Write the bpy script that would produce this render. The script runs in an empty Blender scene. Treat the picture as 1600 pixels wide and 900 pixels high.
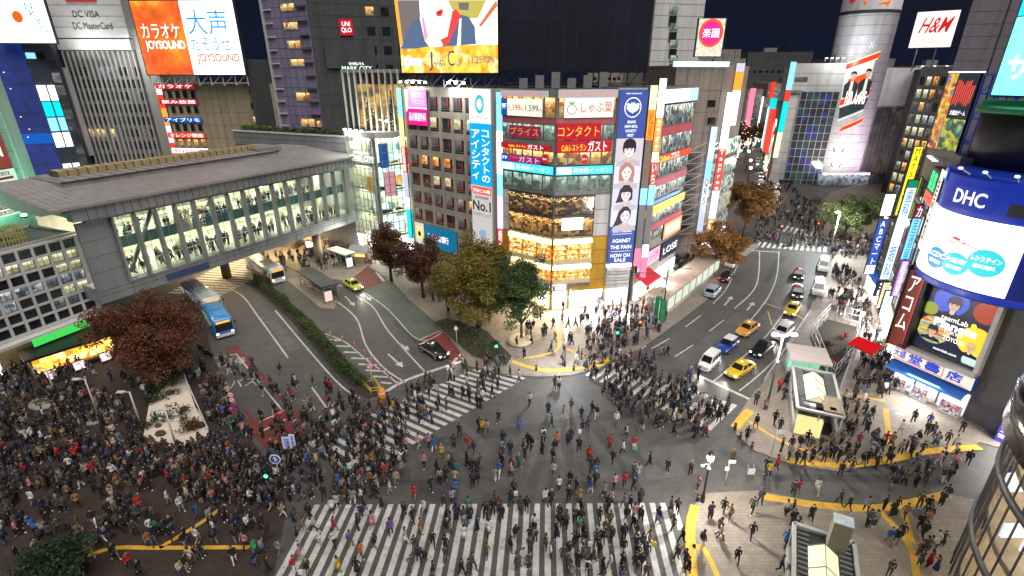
import bpy,bmesh,math,random
import numpy as np
from mathutils import Vector,Matrix
R=math.radians
SC=bpy.context.scene
COL=SC.collection
rng=random.Random(7)
# ------------------------------------------------------------------ camera, sky, sun, exposure
F_,TH,HC=800.0,R(22.8),33.0
cT,sT=math.cos(TH),math.sin(TH)
cam=bpy.data.cameras.new('camera')
cam.sensor_width=36.0
cam.lens=18.0
cam.clip_end=3000
cam.clip_start=0.5
co=bpy.data.objects.new('camera',cam)
COL.objects.link(co)
co.location=(0,0,HC)
co.rotation_euler=(R(90)-TH,0,0)
SC.camera=co
w=bpy.data.worlds.new("World")
SC.world=w
w.use_nodes=True
nt=w.node_tree
bg=nt.nodes['Background']
sky=nt.nodes.new('ShaderNodeTexSky')
sky.sky_type='NISHITA'
sky.sun_disc=False
sky.sun_elevation=R(-4.0)
sky.sun_rotation=R(140)
sky.altitude=30
sky.dust_density=3.0
ad=nt.nodes.new('ShaderNodeVectorMath')
ad.operation='ADD'
ad.inputs[1].default_value=(0.012,0.018,0.042)
nt.links.new(sky.outputs[0],ad.inputs[0])
# city glow: stronger towards the horizon
wt=nt.nodes.new('ShaderNodeTexCoord')
ws=nt.nodes.new('ShaderNodeSeparateXYZ')
wr=nt.nodes.new('ShaderNodeMapRange')
wr.inputs['From Min'].default_value=0.0
wr.inputs['From Max'].default_value=0.35
wr.inputs['To Min'].default_value=3.2
wr.inputs['To Max'].default_value=0.9
wm=nt.nodes.new('ShaderNodeVectorMath')
wm.operation='SCALE'
nt.links.new(wt.outputs['Generated'],ws.inputs[0])
nt.links.new(ws.outputs[2],wr.inputs['Value'])
nt.links.new(ad.outputs[0],wm.inputs[0])
nt.links.new(wr.outputs[0],wm.inputs['Scale'])
nt.links.new(wm.outputs[0],bg.inputs[0])
bg.inputs[1].default_value=0.12
sl=bpy.data.lights.new('sun','SUN')
sl.energy=2.3
sl.angle=R(60)
sl.color=(1.0,0.94,0.87)
so=bpy.data.objects.new('sun',sl)
COL.objects.link(so)
so.rotation_euler=(R(28),R(13),0)
so.location=(20,-20,80)
SC.view_settings.view_transform='Standard'
SC.view_settings.look='None'
SC.view_settings.exposure=0.68
SC.view_settings.gamma=1.0
SC.view_settings.use_curve_mapping=False
cy=SC.cycles
cy.use_denoising=True
try:
 cy.denoiser='OPENIMAGEDENOISE'
except Exception:
 pass
cy.max_bounces=5
cy.diffuse_bounces=2
cy.glossy_bounces=2
cy.transmission_bounces=3
cy.transparent_max_bounces=8
cy.sample_clamp_indirect=3.0
cy.caustics_reflective=False
cy.caustics_refractive=False
cy.use_light_tree=True
cy.use_adaptive_sampling=True
cy.adaptive_threshold=0.02
# ------------------------------------------------------------------ measuring helpers
def ray(u,v):
 a=(u-800)/F_
 b=(v-450)/F_
 return(a,cT-b*sT,-sT-b*cT)
def G(u,v,z=0.0):
 r=ray(u,v)
 t=(z-HC)/r[2]
 return(r[0]*t,r[1]*t)
def px_of(x,y,z):
 zc=y*cT+(HC-z)*sT
 if zc<0.1:
  return None
 return(800+F_*x/zc,450+F_*((HC-z)*cT-y*sT)/zc)
class Fr:
 """A vertical wall line on the ground, seen from outside left to right: s along, d outward, z up."""
 def __init__(self,p0,p1):
  self.o=p0
  self.e=p1
  dx,dy=p1[0]-p0[0],p1[1]-p0[1]
  self.L=math.hypot(dx,dy)
  self.t=(dx/self.L,dy/self.L)
  self.n=(self.t[1],-self.t[0])
 def w(self,s,d,z):
  return(self.o[0]+self.t[0]*s+self.n[0]*d,self.o[1]+self.t[1]*s+self.n[1]*d,z)
 def px(self,u,v,d=0.0):
  r=ray(u,v)
  ox,oy=self.o[0]+self.n[0]*d,self.o[1]+self.n[1]*d
  den=r[0]*self.n[0]+r[1]*self.n[1]
  k=(ox*self.n[0]+oy*self.n[1])/den
  x,y,z=r[0]*k,r[1]*k,HC+r[2]*k
  return((x-ox)*self.t[0]+(y-oy)*self.t[1],z)
 def rect(self,u0,v0,u1,v1,d=0.0):
  a=self.px(u0,v0,d)
  b=self.px(u1,v1,d)
  return(min(a[0],b[0]),max(a[0],b[0]),min(a[1],b[1]),max(a[1],b[1]))
 def off(self,d):
  return Fr((self.o[0]+self.n[0]*d,self.o[1]+self.n[1]*d),(self.e[0]+self.n[0]*d,self.e[1]+self.n[1]*d))
WORLD=Fr((0,0),(1,0))
# ------------------------------------------------------------------ materials
def lin(c):
 return tuple((x/255.0/12.92)if x/255.0<=0.04045 else((x/255.0+0.055)/1.055)**2.4 for x in c)
MATS={}
def mat(name,col,rough=0.7,var=0.25,scale=1.5,metal=0.0,bump=0.0,spec=0.4,detail=6):
 """a real surface: base colour broken up by two scales of noise"""
 if name in MATS:
  return MATS[name]
 m=bpy.data.materials.new(name)
 m.use_nodes=True
 t=m.node_tree
 b=t.nodes['Principled BSDF']
 b.inputs['Roughness'].default_value=rough
 b.inputs['Metallic'].default_value=metal
 b.inputs['Specular IOR Level'].default_value=spec
 tc=t.nodes.new('ShaderNodeTexCoord')
 n1=t.nodes.new('ShaderNodeTexNoise')
 n1 .inputs['Scale'].default_value=scale
 n1 .inputs['Detail'].default_value=detail
 n1 .inputs['Roughness'].default_value=0.65
 t.links.new(tc.outputs['Object'],n1 .inputs['Vector'])
 cr=t.nodes.new('ShaderNodeMapRange')
 cr.inputs['From Min'].default_value=0.25
 cr.inputs['From Max'].default_value=0.75
 cr.inputs['To Min'].default_value=1.0-var
 cr.inputs['To Max'].default_value=1.0+var
 t.links.new(n1 .outputs['Fac'],cr.inputs['Value'])
 fac=cr.outputs[0]
 if scale<=0.8:
  mp=t.nodes.new('ShaderNodeMapping')
  mp.inputs['Scale'].default_value=(0.9,0.9,0.06)
  n2=t.nodes.new('ShaderNodeTexNoise')
  n2 .inputs['Scale'].default_value=1.0
  n2 .inputs['Detail'].default_value=5
  t.links.new(tc.outputs['Object'],mp.inputs['Vector'])
  t.links.new(mp.outputs[0],n2 .inputs['Vector'])
  c2=t.nodes.new('ShaderNodeMapRange')
  c2 .inputs['From Min'].default_value=0.35
  c2 .inputs['From Max'].default_value=0.6
  c2 .inputs['To Min'].default_value=0.86
  c2 .inputs['To Max'].default_value=1.05
  t.links.new(n2 .outputs['Fac'],c2 .inputs['Value'])
  mm=t.nodes.new('ShaderNodeMath')
  mm.operation='MULTIPLY'
  t.links.new(fac,mm.inputs[0])
  t.links.new(c2 .outputs[0],mm.inputs[1])
  fac=mm.outputs[0]
 mx=t.nodes.new('ShaderNodeVectorMath')
 mx.operation='SCALE'
 mx.inputs[0].default_value=col[:3]
 t.links.new(fac,mx.inputs['Scale'])
 t.links.new(mx.outputs[0],b.inputs['Base Color'])
 if bump:
  bp=t.nodes.new('ShaderNodeBump')
  bp.inputs['Strength'].default_value=bump
  bp.inputs['Distance'].default_value=0.05
  t.links.new(n1 .outputs['Fac'],bp.inputs['Height'])
  t.links.new(bp.outputs[0],b.inputs['Normal'])
 MATS[name]=m
 return m
def glow(name,col,strength=1.0):
 """a glowing surface: lamps, backlit signs, screens, shop interiors, front-lit prints with light put in"""
 if name in MATS:
  return MATS[name]
 m=bpy.data.materials.new(name)
 m.use_nodes=True
 t=m.node_tree
 b=t.nodes['Principled BSDF']
 b.inputs['Base Color'].default_value=(*[min(0.8,c*0.5)for c in col[:3]],1)
 b.inputs['Roughness'].default_value=0.35
 b.inputs['Emission Color'].default_value=(*col[:3],1)
 b.inputs['Emission Strength'].default_value=strength*0.72
 MATS[name]=m
 return m
def lit(name,cols,strength=1.0,scale=1.2,stretch=(1,1,1),cell=True,room=False):
 """a lit room or shelf full of goods seen through glass: patches of several colours with room light put in as glow"""
 if name in MATS:
  return MATS[name]
 m=bpy.data.materials.new(name)
 m.use_nodes=True
 t=m.node_tree
 b=t.nodes['Principled BSDF']
 b.inputs['Base Color'].default_value=(0.05,0.05,0.05,1)
 b.inputs['Roughness'].default_value=0.12
 tc=t.nodes.new('ShaderNodeTexCoord')
 mp=t.nodes.new('ShaderNodeMapping')
 mp.inputs['Scale'].default_value=stretch
 t.links.new(tc.outputs['Object'],mp.inputs['Vector'])
 if cell:
  v=t.nodes.new('ShaderNodeTexVoronoi')
  v.inputs['Scale'].default_value=scale
  v.distance='CHEBYCHEV'
  sp=t.nodes.new('ShaderNodeSeparateColor')
  t.links.new(mp.outputs[0],v.inputs['Vector'])
  t.links.new(v.outputs['Color'],sp.inputs[0])
  fac=sp.outputs[0]
 else:
  v=t.nodes.new('ShaderNodeTexNoise')
  v.inputs['Scale'].default_value=scale
  v.inputs['Detail'].default_value=5
  t.links.new(mp.outputs[0],v.inputs['Vector'])
  fac=v.outputs['Fac']
 rp=t.nodes.new('ShaderNodeValToRGB')
 e=rp.color_ramp.elements
 lo,hi=(0.0,1.0)if cell else(0.3,0.7)
 for k,c in enumerate(cols):
  p=lo+(hi-lo)*k/max(1,len(cols)-1)
  if k<2:
   e[k].position=p
   e[k].color=(*c[:3],1)
  else:
   q=e.new(p)
   q.color=(*c[:3],1)
 if cell:
  rp.color_ramp.interpolation='CONSTANT'
  for k,el in enumerate(rp.color_ramp.elements):
   el.position=k/len(cols)
 t.links.new(fac,rp.inputs[0])
 nz=t.nodes.new('ShaderNodeTexNoise')
 nz.inputs['Scale'].default_value=scale*2.3
 nz.inputs['Detail'].default_value=4
 t.links.new(mp.outputs[0],nz.inputs['Vector'])
 mr=t.nodes.new('ShaderNodeMapRange')
 mr.inputs['From Min'].default_value=0.3
 mr.inputs['From Max'].default_value=0.7
 mr.inputs['To Min'].default_value=0.55
 mr.inputs['To Max'].default_value=1.3
 t.links.new(nz.outputs['Fac'],mr.inputs['Value'])
 vm=t.nodes.new('ShaderNodeVectorMath')
 vm.operation='SCALE'
 t.links.new(rp.outputs[0],vm.inputs[0])
 t.links.new(mr.outputs[0],vm.inputs['Scale'])
 if room:  # ceiling light painted in: darker at the bottom, brighter near the top
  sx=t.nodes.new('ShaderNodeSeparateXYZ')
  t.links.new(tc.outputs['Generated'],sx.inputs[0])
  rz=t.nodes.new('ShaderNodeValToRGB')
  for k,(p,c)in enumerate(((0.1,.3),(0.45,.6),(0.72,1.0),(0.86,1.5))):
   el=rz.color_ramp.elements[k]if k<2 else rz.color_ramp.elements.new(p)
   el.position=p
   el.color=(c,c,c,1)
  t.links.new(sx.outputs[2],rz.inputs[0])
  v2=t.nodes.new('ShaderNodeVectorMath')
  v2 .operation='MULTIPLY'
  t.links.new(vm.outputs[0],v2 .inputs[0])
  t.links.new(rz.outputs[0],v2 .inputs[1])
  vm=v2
 t.links.new(vm.outputs[0],b.inputs['Emission Color'])
 b.inputs['Emission Strength'].default_value=strength*0.72
 MATS[name]=m
 return m
def glass(name,tint=(0.9,1.0,0.97),refl=0.1):
 if name in MATS:
  return MATS[name]
 m=bpy.data.materials.new(name)
 m.use_nodes=True
 t=m.node_tree
 t.nodes.remove(t.nodes['Principled BSDF'])
 out=t.nodes['Material Output']
 tr=t.nodes.new('ShaderNodeBsdfTransparent')
 tr.inputs[0].default_value=(*tint,1)
 gl=t.nodes.new('ShaderNodeBsdfGlossy')
 gl.inputs['Roughness'].default_value=0.05
 mx=t.nodes.new('ShaderNodeMixShader')
 lw=t.nodes.new('ShaderNodeFresnel')
 lw.inputs[0].default_value=1.35
 ml=t.nodes.new('ShaderNodeMath')
 ml.operation='MULTIPLY_ADD'
 ml.inputs[1].default_value=0.6
 ml.inputs[2].default_value=refl*0.4
 t.links.new(lw.outputs[0],ml.inputs[0])
 t.links.new(ml.outputs[0],mx.inputs[0])
 t.links.new(tr.outputs[0],mx.inputs[1])
 t.links.new(gl.outputs[0],mx.inputs[2])
 t.links.new(mx.outputs[0],out.inputs[0])
 MATS[name]=m
 return m
 # ------------------------------------------------------------------ mesh building
def root_loc(p):
 x,y,z=0,0,0
 while p is not None:
  x+=p.location[0];y+=p.location[1];z+=p.location[2]
  p=p.parent
 return(x,y,z)
class MB:
 def __init__(self):
  self.v,self.f,self.m,self.mats,self.sm=[],[],[],[],[]
 def mi(self,m):
  if m not in self.mats:
   self.mats.append(m)
  return self.mats.index(m)
 def poly(self,pts,m,smooth=False):
  k=len(self.v)
  self.v.extend(pts)
  self.f.append(tuple(range(k,k+len(pts))))
  self.m.append(self.mi(m))
  self.sm.append(smooth)
  return self
 def box(self,fr,s0,s1,d0,d1,z0,z1,m,top=None):
  p=[fr.w(s,d,z)for z in(z0,z1)for(s,d)in((s0,d1),(s1,d1),(s1,d0),(s0,d0))]
  k=len(self.v)
  self.v.extend(p)
  i=self.mi(m)
  j=self.mi(top)if top is not None else i
  for q,a in(((0,1,5,4),i),((1,2,6,5),i),((2,3,7,6),i),((3,0,4,7),i),((4,5,6,7),j),((3,2,1,0),i)):
   self.f.append(tuple(k+x for x in q))
   self.m.append(a)
   self.sm.append(False)
  return self
 def prism(self,pts,z0,z1,m,top=None,bottom=True):
  """pts counter-clockwise seen from above"""
  n=len(pts)
  k=len(self.v)
  self.v.extend([(p[0],p[1],z0)for p in pts]+[(p[0],p[1],z1)for p in pts])
  i=self.mi(m)
  j=self.mi(top)if top is not None else i
  for a in range(n):
   b=(a+1)%n
   self.f.append((k+a,k+b,k+n+b,k+n+a));self.m.append(i);self.sm.append(False)
  self.f.append(tuple(k+n+a for a in range(n)));self.m.append(j);self.sm.append(False)
  if bottom:
   self.f.append(tuple(k+a for a in reversed(range(n))));self.m.append(i);self.sm.append(False)
  return self
 def tube(self,a,b,r0,m,r1=None,n=8,caps=True):
  a,b=Vector(a),Vector(b)
  r1=r0 if r1 is None else r1
  ax=(b-a)
  if ax.length<1e-6:
   return self
  ax.normalize()
  x=ax.orthogonal().normalized()
  y=ax.cross(x)
  k=len(self.v)
  i=self.mi(m)
  for(c,r)in((a,r0),(b,r1)):
   for q in range(n):
    t=2*math.pi*q/n
    p=c+x*(r*math.cos(t))+y*(r*math.sin(t))
    self.v.append(tuple(p))
  for q in range(n):
   p=(q+1)%n
   self.f.append((k+q,k+p,k+n+p,k+n+q));self.m.append(i);self.sm.append(n>5)
  if caps:
   self.f.append(tuple(k+n+q for q in range(n)));self.m.append(i);self.sm.append(False)
   self.f.append(tuple(k+q for q in reversed(range(n))));self.m.append(i);self.sm.append(False)
  return self
 def lathe(self,c,prof,m,n=12,caps=True):
  """prof: (radius, z) bottom to top, about the vertical through c"""
  k=len(self.v)
  i=self.mi(m)
  for(r,z)in prof:
   for q in range(n):
    t=2*math.pi*q/n
    self.v.append((c[0]+r*math.cos(t),c[1]+r*math.sin(t),z))
  for a in range(len(prof)-1):
   for q in range(n):
    p=(q+1)%n
    self.f.append((k+a*n+q,k+a*n+p,k+(a+1)*n+p,k+(a+1)*n+q));self.m.append(i);self.sm.append(True)
  if caps:
   self.f.append(tuple(k+(len(prof)-1)*n+q for q in range(n)));self.m.append(i);self.sm.append(False)
   self.f.append(tuple(k+q for q in reversed(range(n))));self.m.append(i);self.sm.append(False)
  return self
 def ell(self,c,r,m,n=10,k2=6):
  pr=[]
  k=len(self.v);i=self.mi(m)
  for a in range(1,k2):
   t=math.pi*a/k2
   for q in range(n):
    p=2*math.pi*q/n
    self.v.append((c[0]+r[0]*math.sin(t)*math.cos(p),c[1]+r[1]*math.sin(t)*math.sin(p),c[2]-r[2]*math.cos(t)))
  for a in range(k2-2):
   for q in range(n):
    p=(q+1)%n
    self.f.append((k+a*n+q,k+a*n+p,k+(a+1)*n+p,k+(a+1)*n+q));self.m.append(i);self.sm.append(True)
  self.f.append(tuple(k+q for q in reversed(range(n))));self.m.append(i);self.sm.append(True)
  self.f.append(tuple(k+(k2-2)*n+q for q in range(n)));self.m.append(i);self.sm.append(True)
  return self
 def build(self,name,parent=None,bevel=0.0):
  ox,oy,oz=root_loc(parent)
  me=bpy.data.meshes.new(name)
  me.from_pydata([(x-ox,y-oy,z-oz)for x,y,z in self.v],[],self.f)
  for m in self.mats:
   me.materials.append(m)
  me.polygons.foreach_set('material_index',self.m)
  me.polygons.foreach_set('use_smooth',self.sm)
  me.update()
  o=bpy.data.objects.new(name,me)
  COL.objects.link(o)
  if parent is not None:
   o.parent=parent
  if bevel:
   b=o.modifiers.new('bevel','BEVEL')
   b.width=bevel
   b.segments=2
   b.limit_method='ANGLE'
  return o
def tag(o,label=None,cat=None,group=None,kind=None):
 if label:o['label']=label
 if cat:o['category']=cat
 if group:o['group']=group
 if kind:o['kind']=kind
 return o
def thing(name,label,cat,loc=(0,0,0),group=None,rz=0.0):
 o=bpy.data.objects.new(name,None)
 o.empty_display_size=0.3
 COL.objects.link(o)
 o.location=loc
 o.rotation_euler=(0,0,rz)
 return tag(o,label,cat,group)
CH={}
def copy_tree(o,parent=None):
 c=o.copy()
 COL.objects.link(c)
 if parent is not None:
  c.parent=parent
 for ch in KIDS.get(o.name,[]):
  copy_tree(ch,c)
 return c
KIDS={}
def register(root):
 """remember a finished thing's children so copies need no search"""
 for ch in COL.objects:
  if ch.parent is not None:
   l=KIDS.setdefault(ch.parent.name,[])
   if ch not in l:
    l.append(ch)
    # lettering: font curves are turned into meshes fitted to their place on a wall, all in one go at the end
TEXTS=[]
def text(s,fr,s0,s1,z0,z1,m,parent,d=0.06,name='lettering',thick=0.012,shear=0.0,bold=0.0,keep=False,lines=0.95):
 TEXTS.append(dict(s=s,fr=fr,r=(s0,s1,z0,z1),m=m,p=parent,d=d,name=name,th=thick,shear=shear,bold=bold,keep=keep,lines=lines))
def vtext(s,fr,s0,s1,z0,z1,m,parent,**k):
 text('\n'.join(s),fr,s0,s1,z0,z1,m,parent,**k)
def flush_texts():
 tmp=[]
 for q in TEXTS:
  cu=bpy.data.curves.new('lettering','FONT')
  cu.body=q['s']
  cu.align_x='CENTER'
  cu.space_line=q['lines']
  cu.offset=q['bold']
  cu.resolution_u=3
  o=bpy.data.objects.new('lettering',cu)
  COL.objects.link(o)
  tmp.append(o)
 dg=bpy.context.evaluated_depsgraph_get()
 dg.update()
 for q,o in zip(TEXTS,tmp):
  me0=bpy.data.meshes.new_from_object(o.evaluated_get(dg))
  n=len(me0 .vertices)
  if n==0:
   bpy.data.objects.remove(o);continue
  a=np.empty(n*3)
  me0 .vertices.foreach_get('co',a)
  a=a.reshape(-1,3)
  faces=[tuple(p.vertices)for p in me0 .polygons]
  bpy.data.meshes.remove(me0)
  bpy.data.objects.remove(o)
  x0,x1=a[:,0].min(),a[:,0].max()
  y0,y1=a[:,1].min(),a[:,1].max()
  s0,s1,z0,z1=q['r']
  kx,ky=(s1-s0)/max(1e-6,x1-x0),(z1-z0)/max(1e-6,y1-y0)
  if q['keep']:
   kx=ky=min(kx,ky)
  cx,cz=(s0+s1)/2,(z0+z1)/2
  mb=MB()
  fr=q['fr']
  S=cx+(a[:,0]-(x0+x1)/2)*kx+(a[:,1]-(y0+y1)/2)*ky*q['shear']
  Z=cz+(a[:,1]-(y0+y1)/2)*ky
  mb.v=[fr.w(float(s_),q['d']+q['th'],float(z_))for s_,z_ in zip(S,Z)]
  k=len(mb.v)
  mb.v+=[fr.w(float(s_),q['d'],float(z_))for s_,z_ in zip(S,Z)]
  cnt={}
  for f in faces:
   for i in range(len(f)):
    e=(f[i],f[(i+1)%len(f)])
    cnt[e]=cnt.get(e,0)+1
  mb.f=list(faces)
  for(i,j)in cnt:
   if(j,i)not in cnt:
    mb.f.append((j,i,i+k,j+k))
  mb.mats=[q['m']]
  mb.m=[0]*len(mb.f)
  mb.sm=[False]*len(mb.f)
  mb.build(q['name'],q['p'])
 TEXTS.clear()
def area_light(loc,target,energy,col=(1,1,.95),size=1.5):
 """an area light at loc"""
 l=bpy.data.lights.new('floodlight','AREA')  # name also covers light added before shop fronts
 l.energy=energy
 l.color=col
 l.size=size
 o=bpy.data.objects.new('floodlight',l)
 COL.objects.link(o)
 o.location=loc
 o.rotation_euler=(Vector(target)-Vector(loc)).to_track_quat('-Z','Y').to_euler()
 return o
 # ------------------------------------------------------------------ ground, roads, pavements, markings
def road_mat(name,col,patch=0.35,rough=0.6):
 m=mat(name,col,rough=rough,var=0.18,scale=0.35,bump=0.0,spec=0.35)
 t=m.node_tree
 b=t.nodes['Principled BSDF']
 tc=t.nodes.new('ShaderNodeTexCoord')
 n2=t.nodes.new('ShaderNodeTexNoise');n2 .inputs['Scale'].default_value=9.0;n2 .inputs['Detail'].default_value=8
 n3=t.nodes.new('ShaderNodeTexNoise');n3 .inputs['Scale'].default_value=0.12;n3 .inputs['Detail'].default_value=3
 t.links.new(tc.outputs['Object'],n2 .inputs['Vector']);t.links.new(tc.outputs['Object'],n3 .inputs['Vector'])
 a=t.nodes.new('ShaderNodeMath');a.operation='MULTIPLY_ADD';a.inputs[1].default_value=patch;a.inputs[2].default_value=1.0-patch*0.5
 t.links.new(n3 .outputs['Fac'],a.inputs[0])
 c=t.nodes.new('ShaderNodeMath');c.operation='MULTIPLY_ADD';c.inputs[1].default_value=0.5;c.inputs[2].default_value=0.75
 t.links.new(n2 .outputs['Fac'],c.inputs[0])
 d=t.nodes.new('ShaderNodeMath');d.operation='MULTIPLY'
 t.links.new(a.outputs[0],d.inputs[0]);t.links.new(c.outputs[0],d.inputs[1])
 mx=t.nodes.new('ShaderNodeVectorMath');mx.operation='SCALE'
 old=b.inputs['Base Color'].links[0].from_socket
 t.links.new(old,mx.inputs[0]);t.links.new(d.outputs[0],mx.inputs['Scale'])
 t.links.new(mx.outputs[0],b.inputs['Base Color'])
 r=t.nodes.new('ShaderNodeMapRange');r.inputs['To Min'].default_value=rough-0.15;r.inputs['To Max'].default_value=rough+0.2
 t.links.new(n2 .outputs['Fac'],r.inputs['Value']);t.links.new(r.outputs[0],b.inputs['Roughness'])
 return m
def tile_mat(name,c1,c2,cm,bw=0.6,bh=0.3,rough=0.65):
 m=road_mat(name,c1,0.25,rough)
 t=m.node_tree
 b=t.nodes['Principled BSDF']
 tc=t.nodes.new('ShaderNodeTexCoord')
 br=t.nodes.new('ShaderNodeTexBrick')
 br.inputs['Scale'].default_value=1.0
 br.inputs['Brick Width'].default_value=bw
 br.inputs['Row Height'].default_value=bh
 br.inputs['Mortar Size'].default_value=0.012
 k=max(c1)
 br.inputs['Color1'].default_value=(1,1,1,1)
 br.inputs['Color2'].default_value=tuple(y/max(1e-4,x)for x,y in zip(c1,c2))+(1,)
 br.inputs['Mortar'].default_value=tuple(y/max(1e-4,x)for x,y in zip(c1,cm))+(1,)
 t.links.new(tc.outputs['Object'],br.inputs['Vector'])
 mx=t.nodes.new('ShaderNodeVectorMath');mx.operation='MULTIPLY'
 old=b.inputs['Base Color'].links[0].from_socket
 t.links.new(old,mx.inputs[0]);t.links.new(br.outputs['Color'],mx.inputs[1])
 t.links.new(mx.outputs[0],b.inputs['Base Color'])
 return m
def worn(m,under,amount):
 """paint scuffed through to the surface below in patches and specks"""
 t=m.node_tree
 b=t.nodes['Principled BSDF']
 tc=t.nodes.new('ShaderNodeTexCoord')
 fs=[]
 for sc,lo,hi in((2.2,.50,.66),(14.0,.56,.62)):
  n=t.nodes.new('ShaderNodeTexNoise');n.inputs['Scale'].default_value=sc;n.inputs['Detail'].default_value=6;n.inputs['Roughness'].default_value=.7
  t.links.new(tc.outputs['Object'],n.inputs['Vector'])
  r=t.nodes.new('ShaderNodeMapRange');r.inputs['From Min'].default_value=lo;r.inputs['From Max'].default_value=hi;r.inputs['To Max'].default_value=amount
  t.links.new(n.outputs['Fac'],r.inputs['Value']);fs.append(r.outputs[0])
 a=t.nodes.new('ShaderNodeMath');a.operation='MAXIMUM';t.links.new(fs[0],a.inputs[0]);t.links.new(fs[1],a.inputs[1])
 mx=t.nodes.new('ShaderNodeMix');mx.data_type='RGBA'
 old=b.inputs['Base Color'].links[0].from_socket
 t.links.new(a.outputs[0],mx.inputs[0]);t.links.new(old,mx.inputs[6]);mx.inputs[7].default_value=(*under,1)
 t.links.new(mx.outputs[2],b.inputs['Base Color'])
 return m
ASPH=road_mat('asphalt',(0.082,0.078,0.075),0.45)
PATCH=road_mat('patched asphalt',(0.052,0.052,0.054),0.4)
PATCH2=road_mat('old pale asphalt',(0.098,0.096,0.094),0.4)
worn(ASPH,(.055,.052,.05),.7)
PAVE=tile_mat('grey paving',(0.235,0.20,0.165),(0.20,0.168,0.138),(0.115,0.10,0.085),0.6,0.3)
PLAZA=tile_mat('brown brick paving',(0.055,0.038,0.031),(0.043,0.03,0.026),(0.02,0.017,0.015),0.4,0.2)
KERB=mat('kerb concrete',(0.26,0.25,0.24),0.8,0.2,2)
RED=road_mat('red road coating',(0.16,0.035,0.03),0.3,0.7)
GRNR=road_mat('grey green road coating',(0.085,0.10,0.085),0.3,0.7)
WHITE=road_mat('white road paint',(0.5,0.5,0.485),0.45,0.6)
worn(WHITE,(.11,.11,.11),.5)
YELL=road_mat('yellow tactile paving',(0.62,0.36,0.03),0.2,0.7)
worn(YELL,(.2,.15,.08),.6)
YLINE=mat('yellow road paint',(0.55,0.36,0.05),0.7,0.3,3)
def struct(mb,name,parent=None):
 return tag(mb.build(name,parent),kind='structure')
 # the base sheet
mb=MB()
mb.poly([(-900,-60,0),(900,-60,0),(900,1500,0),(-900,1500,0)],ASPH)
struct(mb,'ground')
def flat(pts,z,m,name):
 b=MB()
 b.poly([(x,y,z)for x,y in pts],m)
 return struct(b,name)
def ccw(pts):
 a=sum(pts[i][0]*pts[(i+1)%len(pts)][1]-pts[(i+1)%len(pts)][0]*pts[i][1]for i in range(len(pts)))
 return pts if a>0 else list(reversed(pts))
PAVED=[]
def pavement(pxs,m,name,h=0.13,extra=()):
 pts=ccw([G(*p)if len(p)==2 else p[:2]for p in pxs])
 PAVED.append(pts)
 b=MB()
 b.prism(pts,-0.05,h,KERB,m,bottom=False)
 o=struct(b,name)
 return o
 # left plaza (station square), corner pavement, right-hand pavements; a third number marks plain ground coordinates
pavement([(-75,20,0),(-75,62,0),(-58,68,0),(320,505),(333,560),(352,600),(395,692),(436,742),(448,800),(428,900),(-18.2,10,0)],PLAZA,'station_square')
pavement([(735,573),(785,585),(840,590),(890,588),(935,577),(965,560),(1000,545),(1055,507),(1105,467),(1140,420),(1165,400),(1186,384),(46,112,0),(40,112,0),(36,95,0),(20,74,0),(5,74,0),(-20,93,0),(-40,108,0),(-58,104,0),(-52,96,0),(430,408),(480,432),(545,440),(575,417),(612,440),(640,470),(690,512)],PAVE,'corner_pavement')
pavement([(1168,628),(1208,580),(1243,530),(1268,480),(1288,440),(1303,400),(66,101,0),(78,101,0),(47,41,0),(54,34,0),(1530,692),(1480,706),(1400,720),(1310,738),(1235,726),(1180,706),(1150,680),(1150,655)],PAVE,'shop_street_pavement')
pavement([(1105,772),(1185,768),(1270,785),(1360,798),(1480,773),(46,30,0),(46,8,0),(11.5,8,0),(1072,900),(1072,830),(1080,795)],PAVE,'near_pavement')
pavement([(1290,382),(1350,372),(140,165,0),(112,165,0),(1300,300),(1270,330),(1280,360)],PAVE,'far_pavement')
# street asphalt patches and coloured lanes
flat([G(u,v)for u,v in((352,541),(372,541),(470,650),(486,690),(418,705),(396,680))],0.004,RED,'red_bus_lane')
flat([G(u,v)for u,v in((334,560),(369,553),(448,632),(400,660))],0.008,ASPH,'bus_stop_bay')
flat([G(u,v)for u,v in((545,425),(585,420),(640,470),(700,520),(733,565),(712,572),(655,530),(600,475))],0.004,RED,'red_kerb_lane')
flat([G(u,v)for u,v in((574,452),(602,441),(641,462),(690,512),(655,530),(600,480))],0.008,GRNR,'taxi_bay')
def strip(pts,wd,z,m,mb):
 """a painted line of constant width along ground points"""
 P_=[Vector((x,y))for x,y in pts]
 L_,R_=[],[]
 for i,p in enumerate(P_):
  a=P_[max(0,i-1)]
  b=P_[min(len(P_)-1,i+1)]
  d=(b-a).normalized()
  n=Vector((-d.y,d.x))*(wd/2)
  L_.append(p+n);R_.append(p-n)
 for i in range(len(P_)-1):
  mb.poly([(R_[i].x,R_[i].y,z),(R_[i+1].x,R_[i+1].y,z),(L_[i+1].x,L_[i+1].y,z),(L_[i].x,L_[i].y,z)],m)
def smooth_px(pts,n=6):
 g=[Vector(G(*p))for p in pts]
 if len(g)==2:
  return[tuple(q)for q in g]
 out=[]
 for i in range(len(g)-1):
  p0,p1,p2,p3=g[max(0,i-1)],g[i],g[i+1],g[min(len(g)-1,i+2)]
  for k in range(n):
   t=k/n
   q=0.5*((2*p1)+(p2-p0)*t+(2*p0-5*p1+4*p2-p3)*t*t+(3*p1-p0-3*p2+p3)*t**3)
   out.append(tuple(q))
 out.append(tuple(g[-1]))
 return out
ZM=0.012
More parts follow.
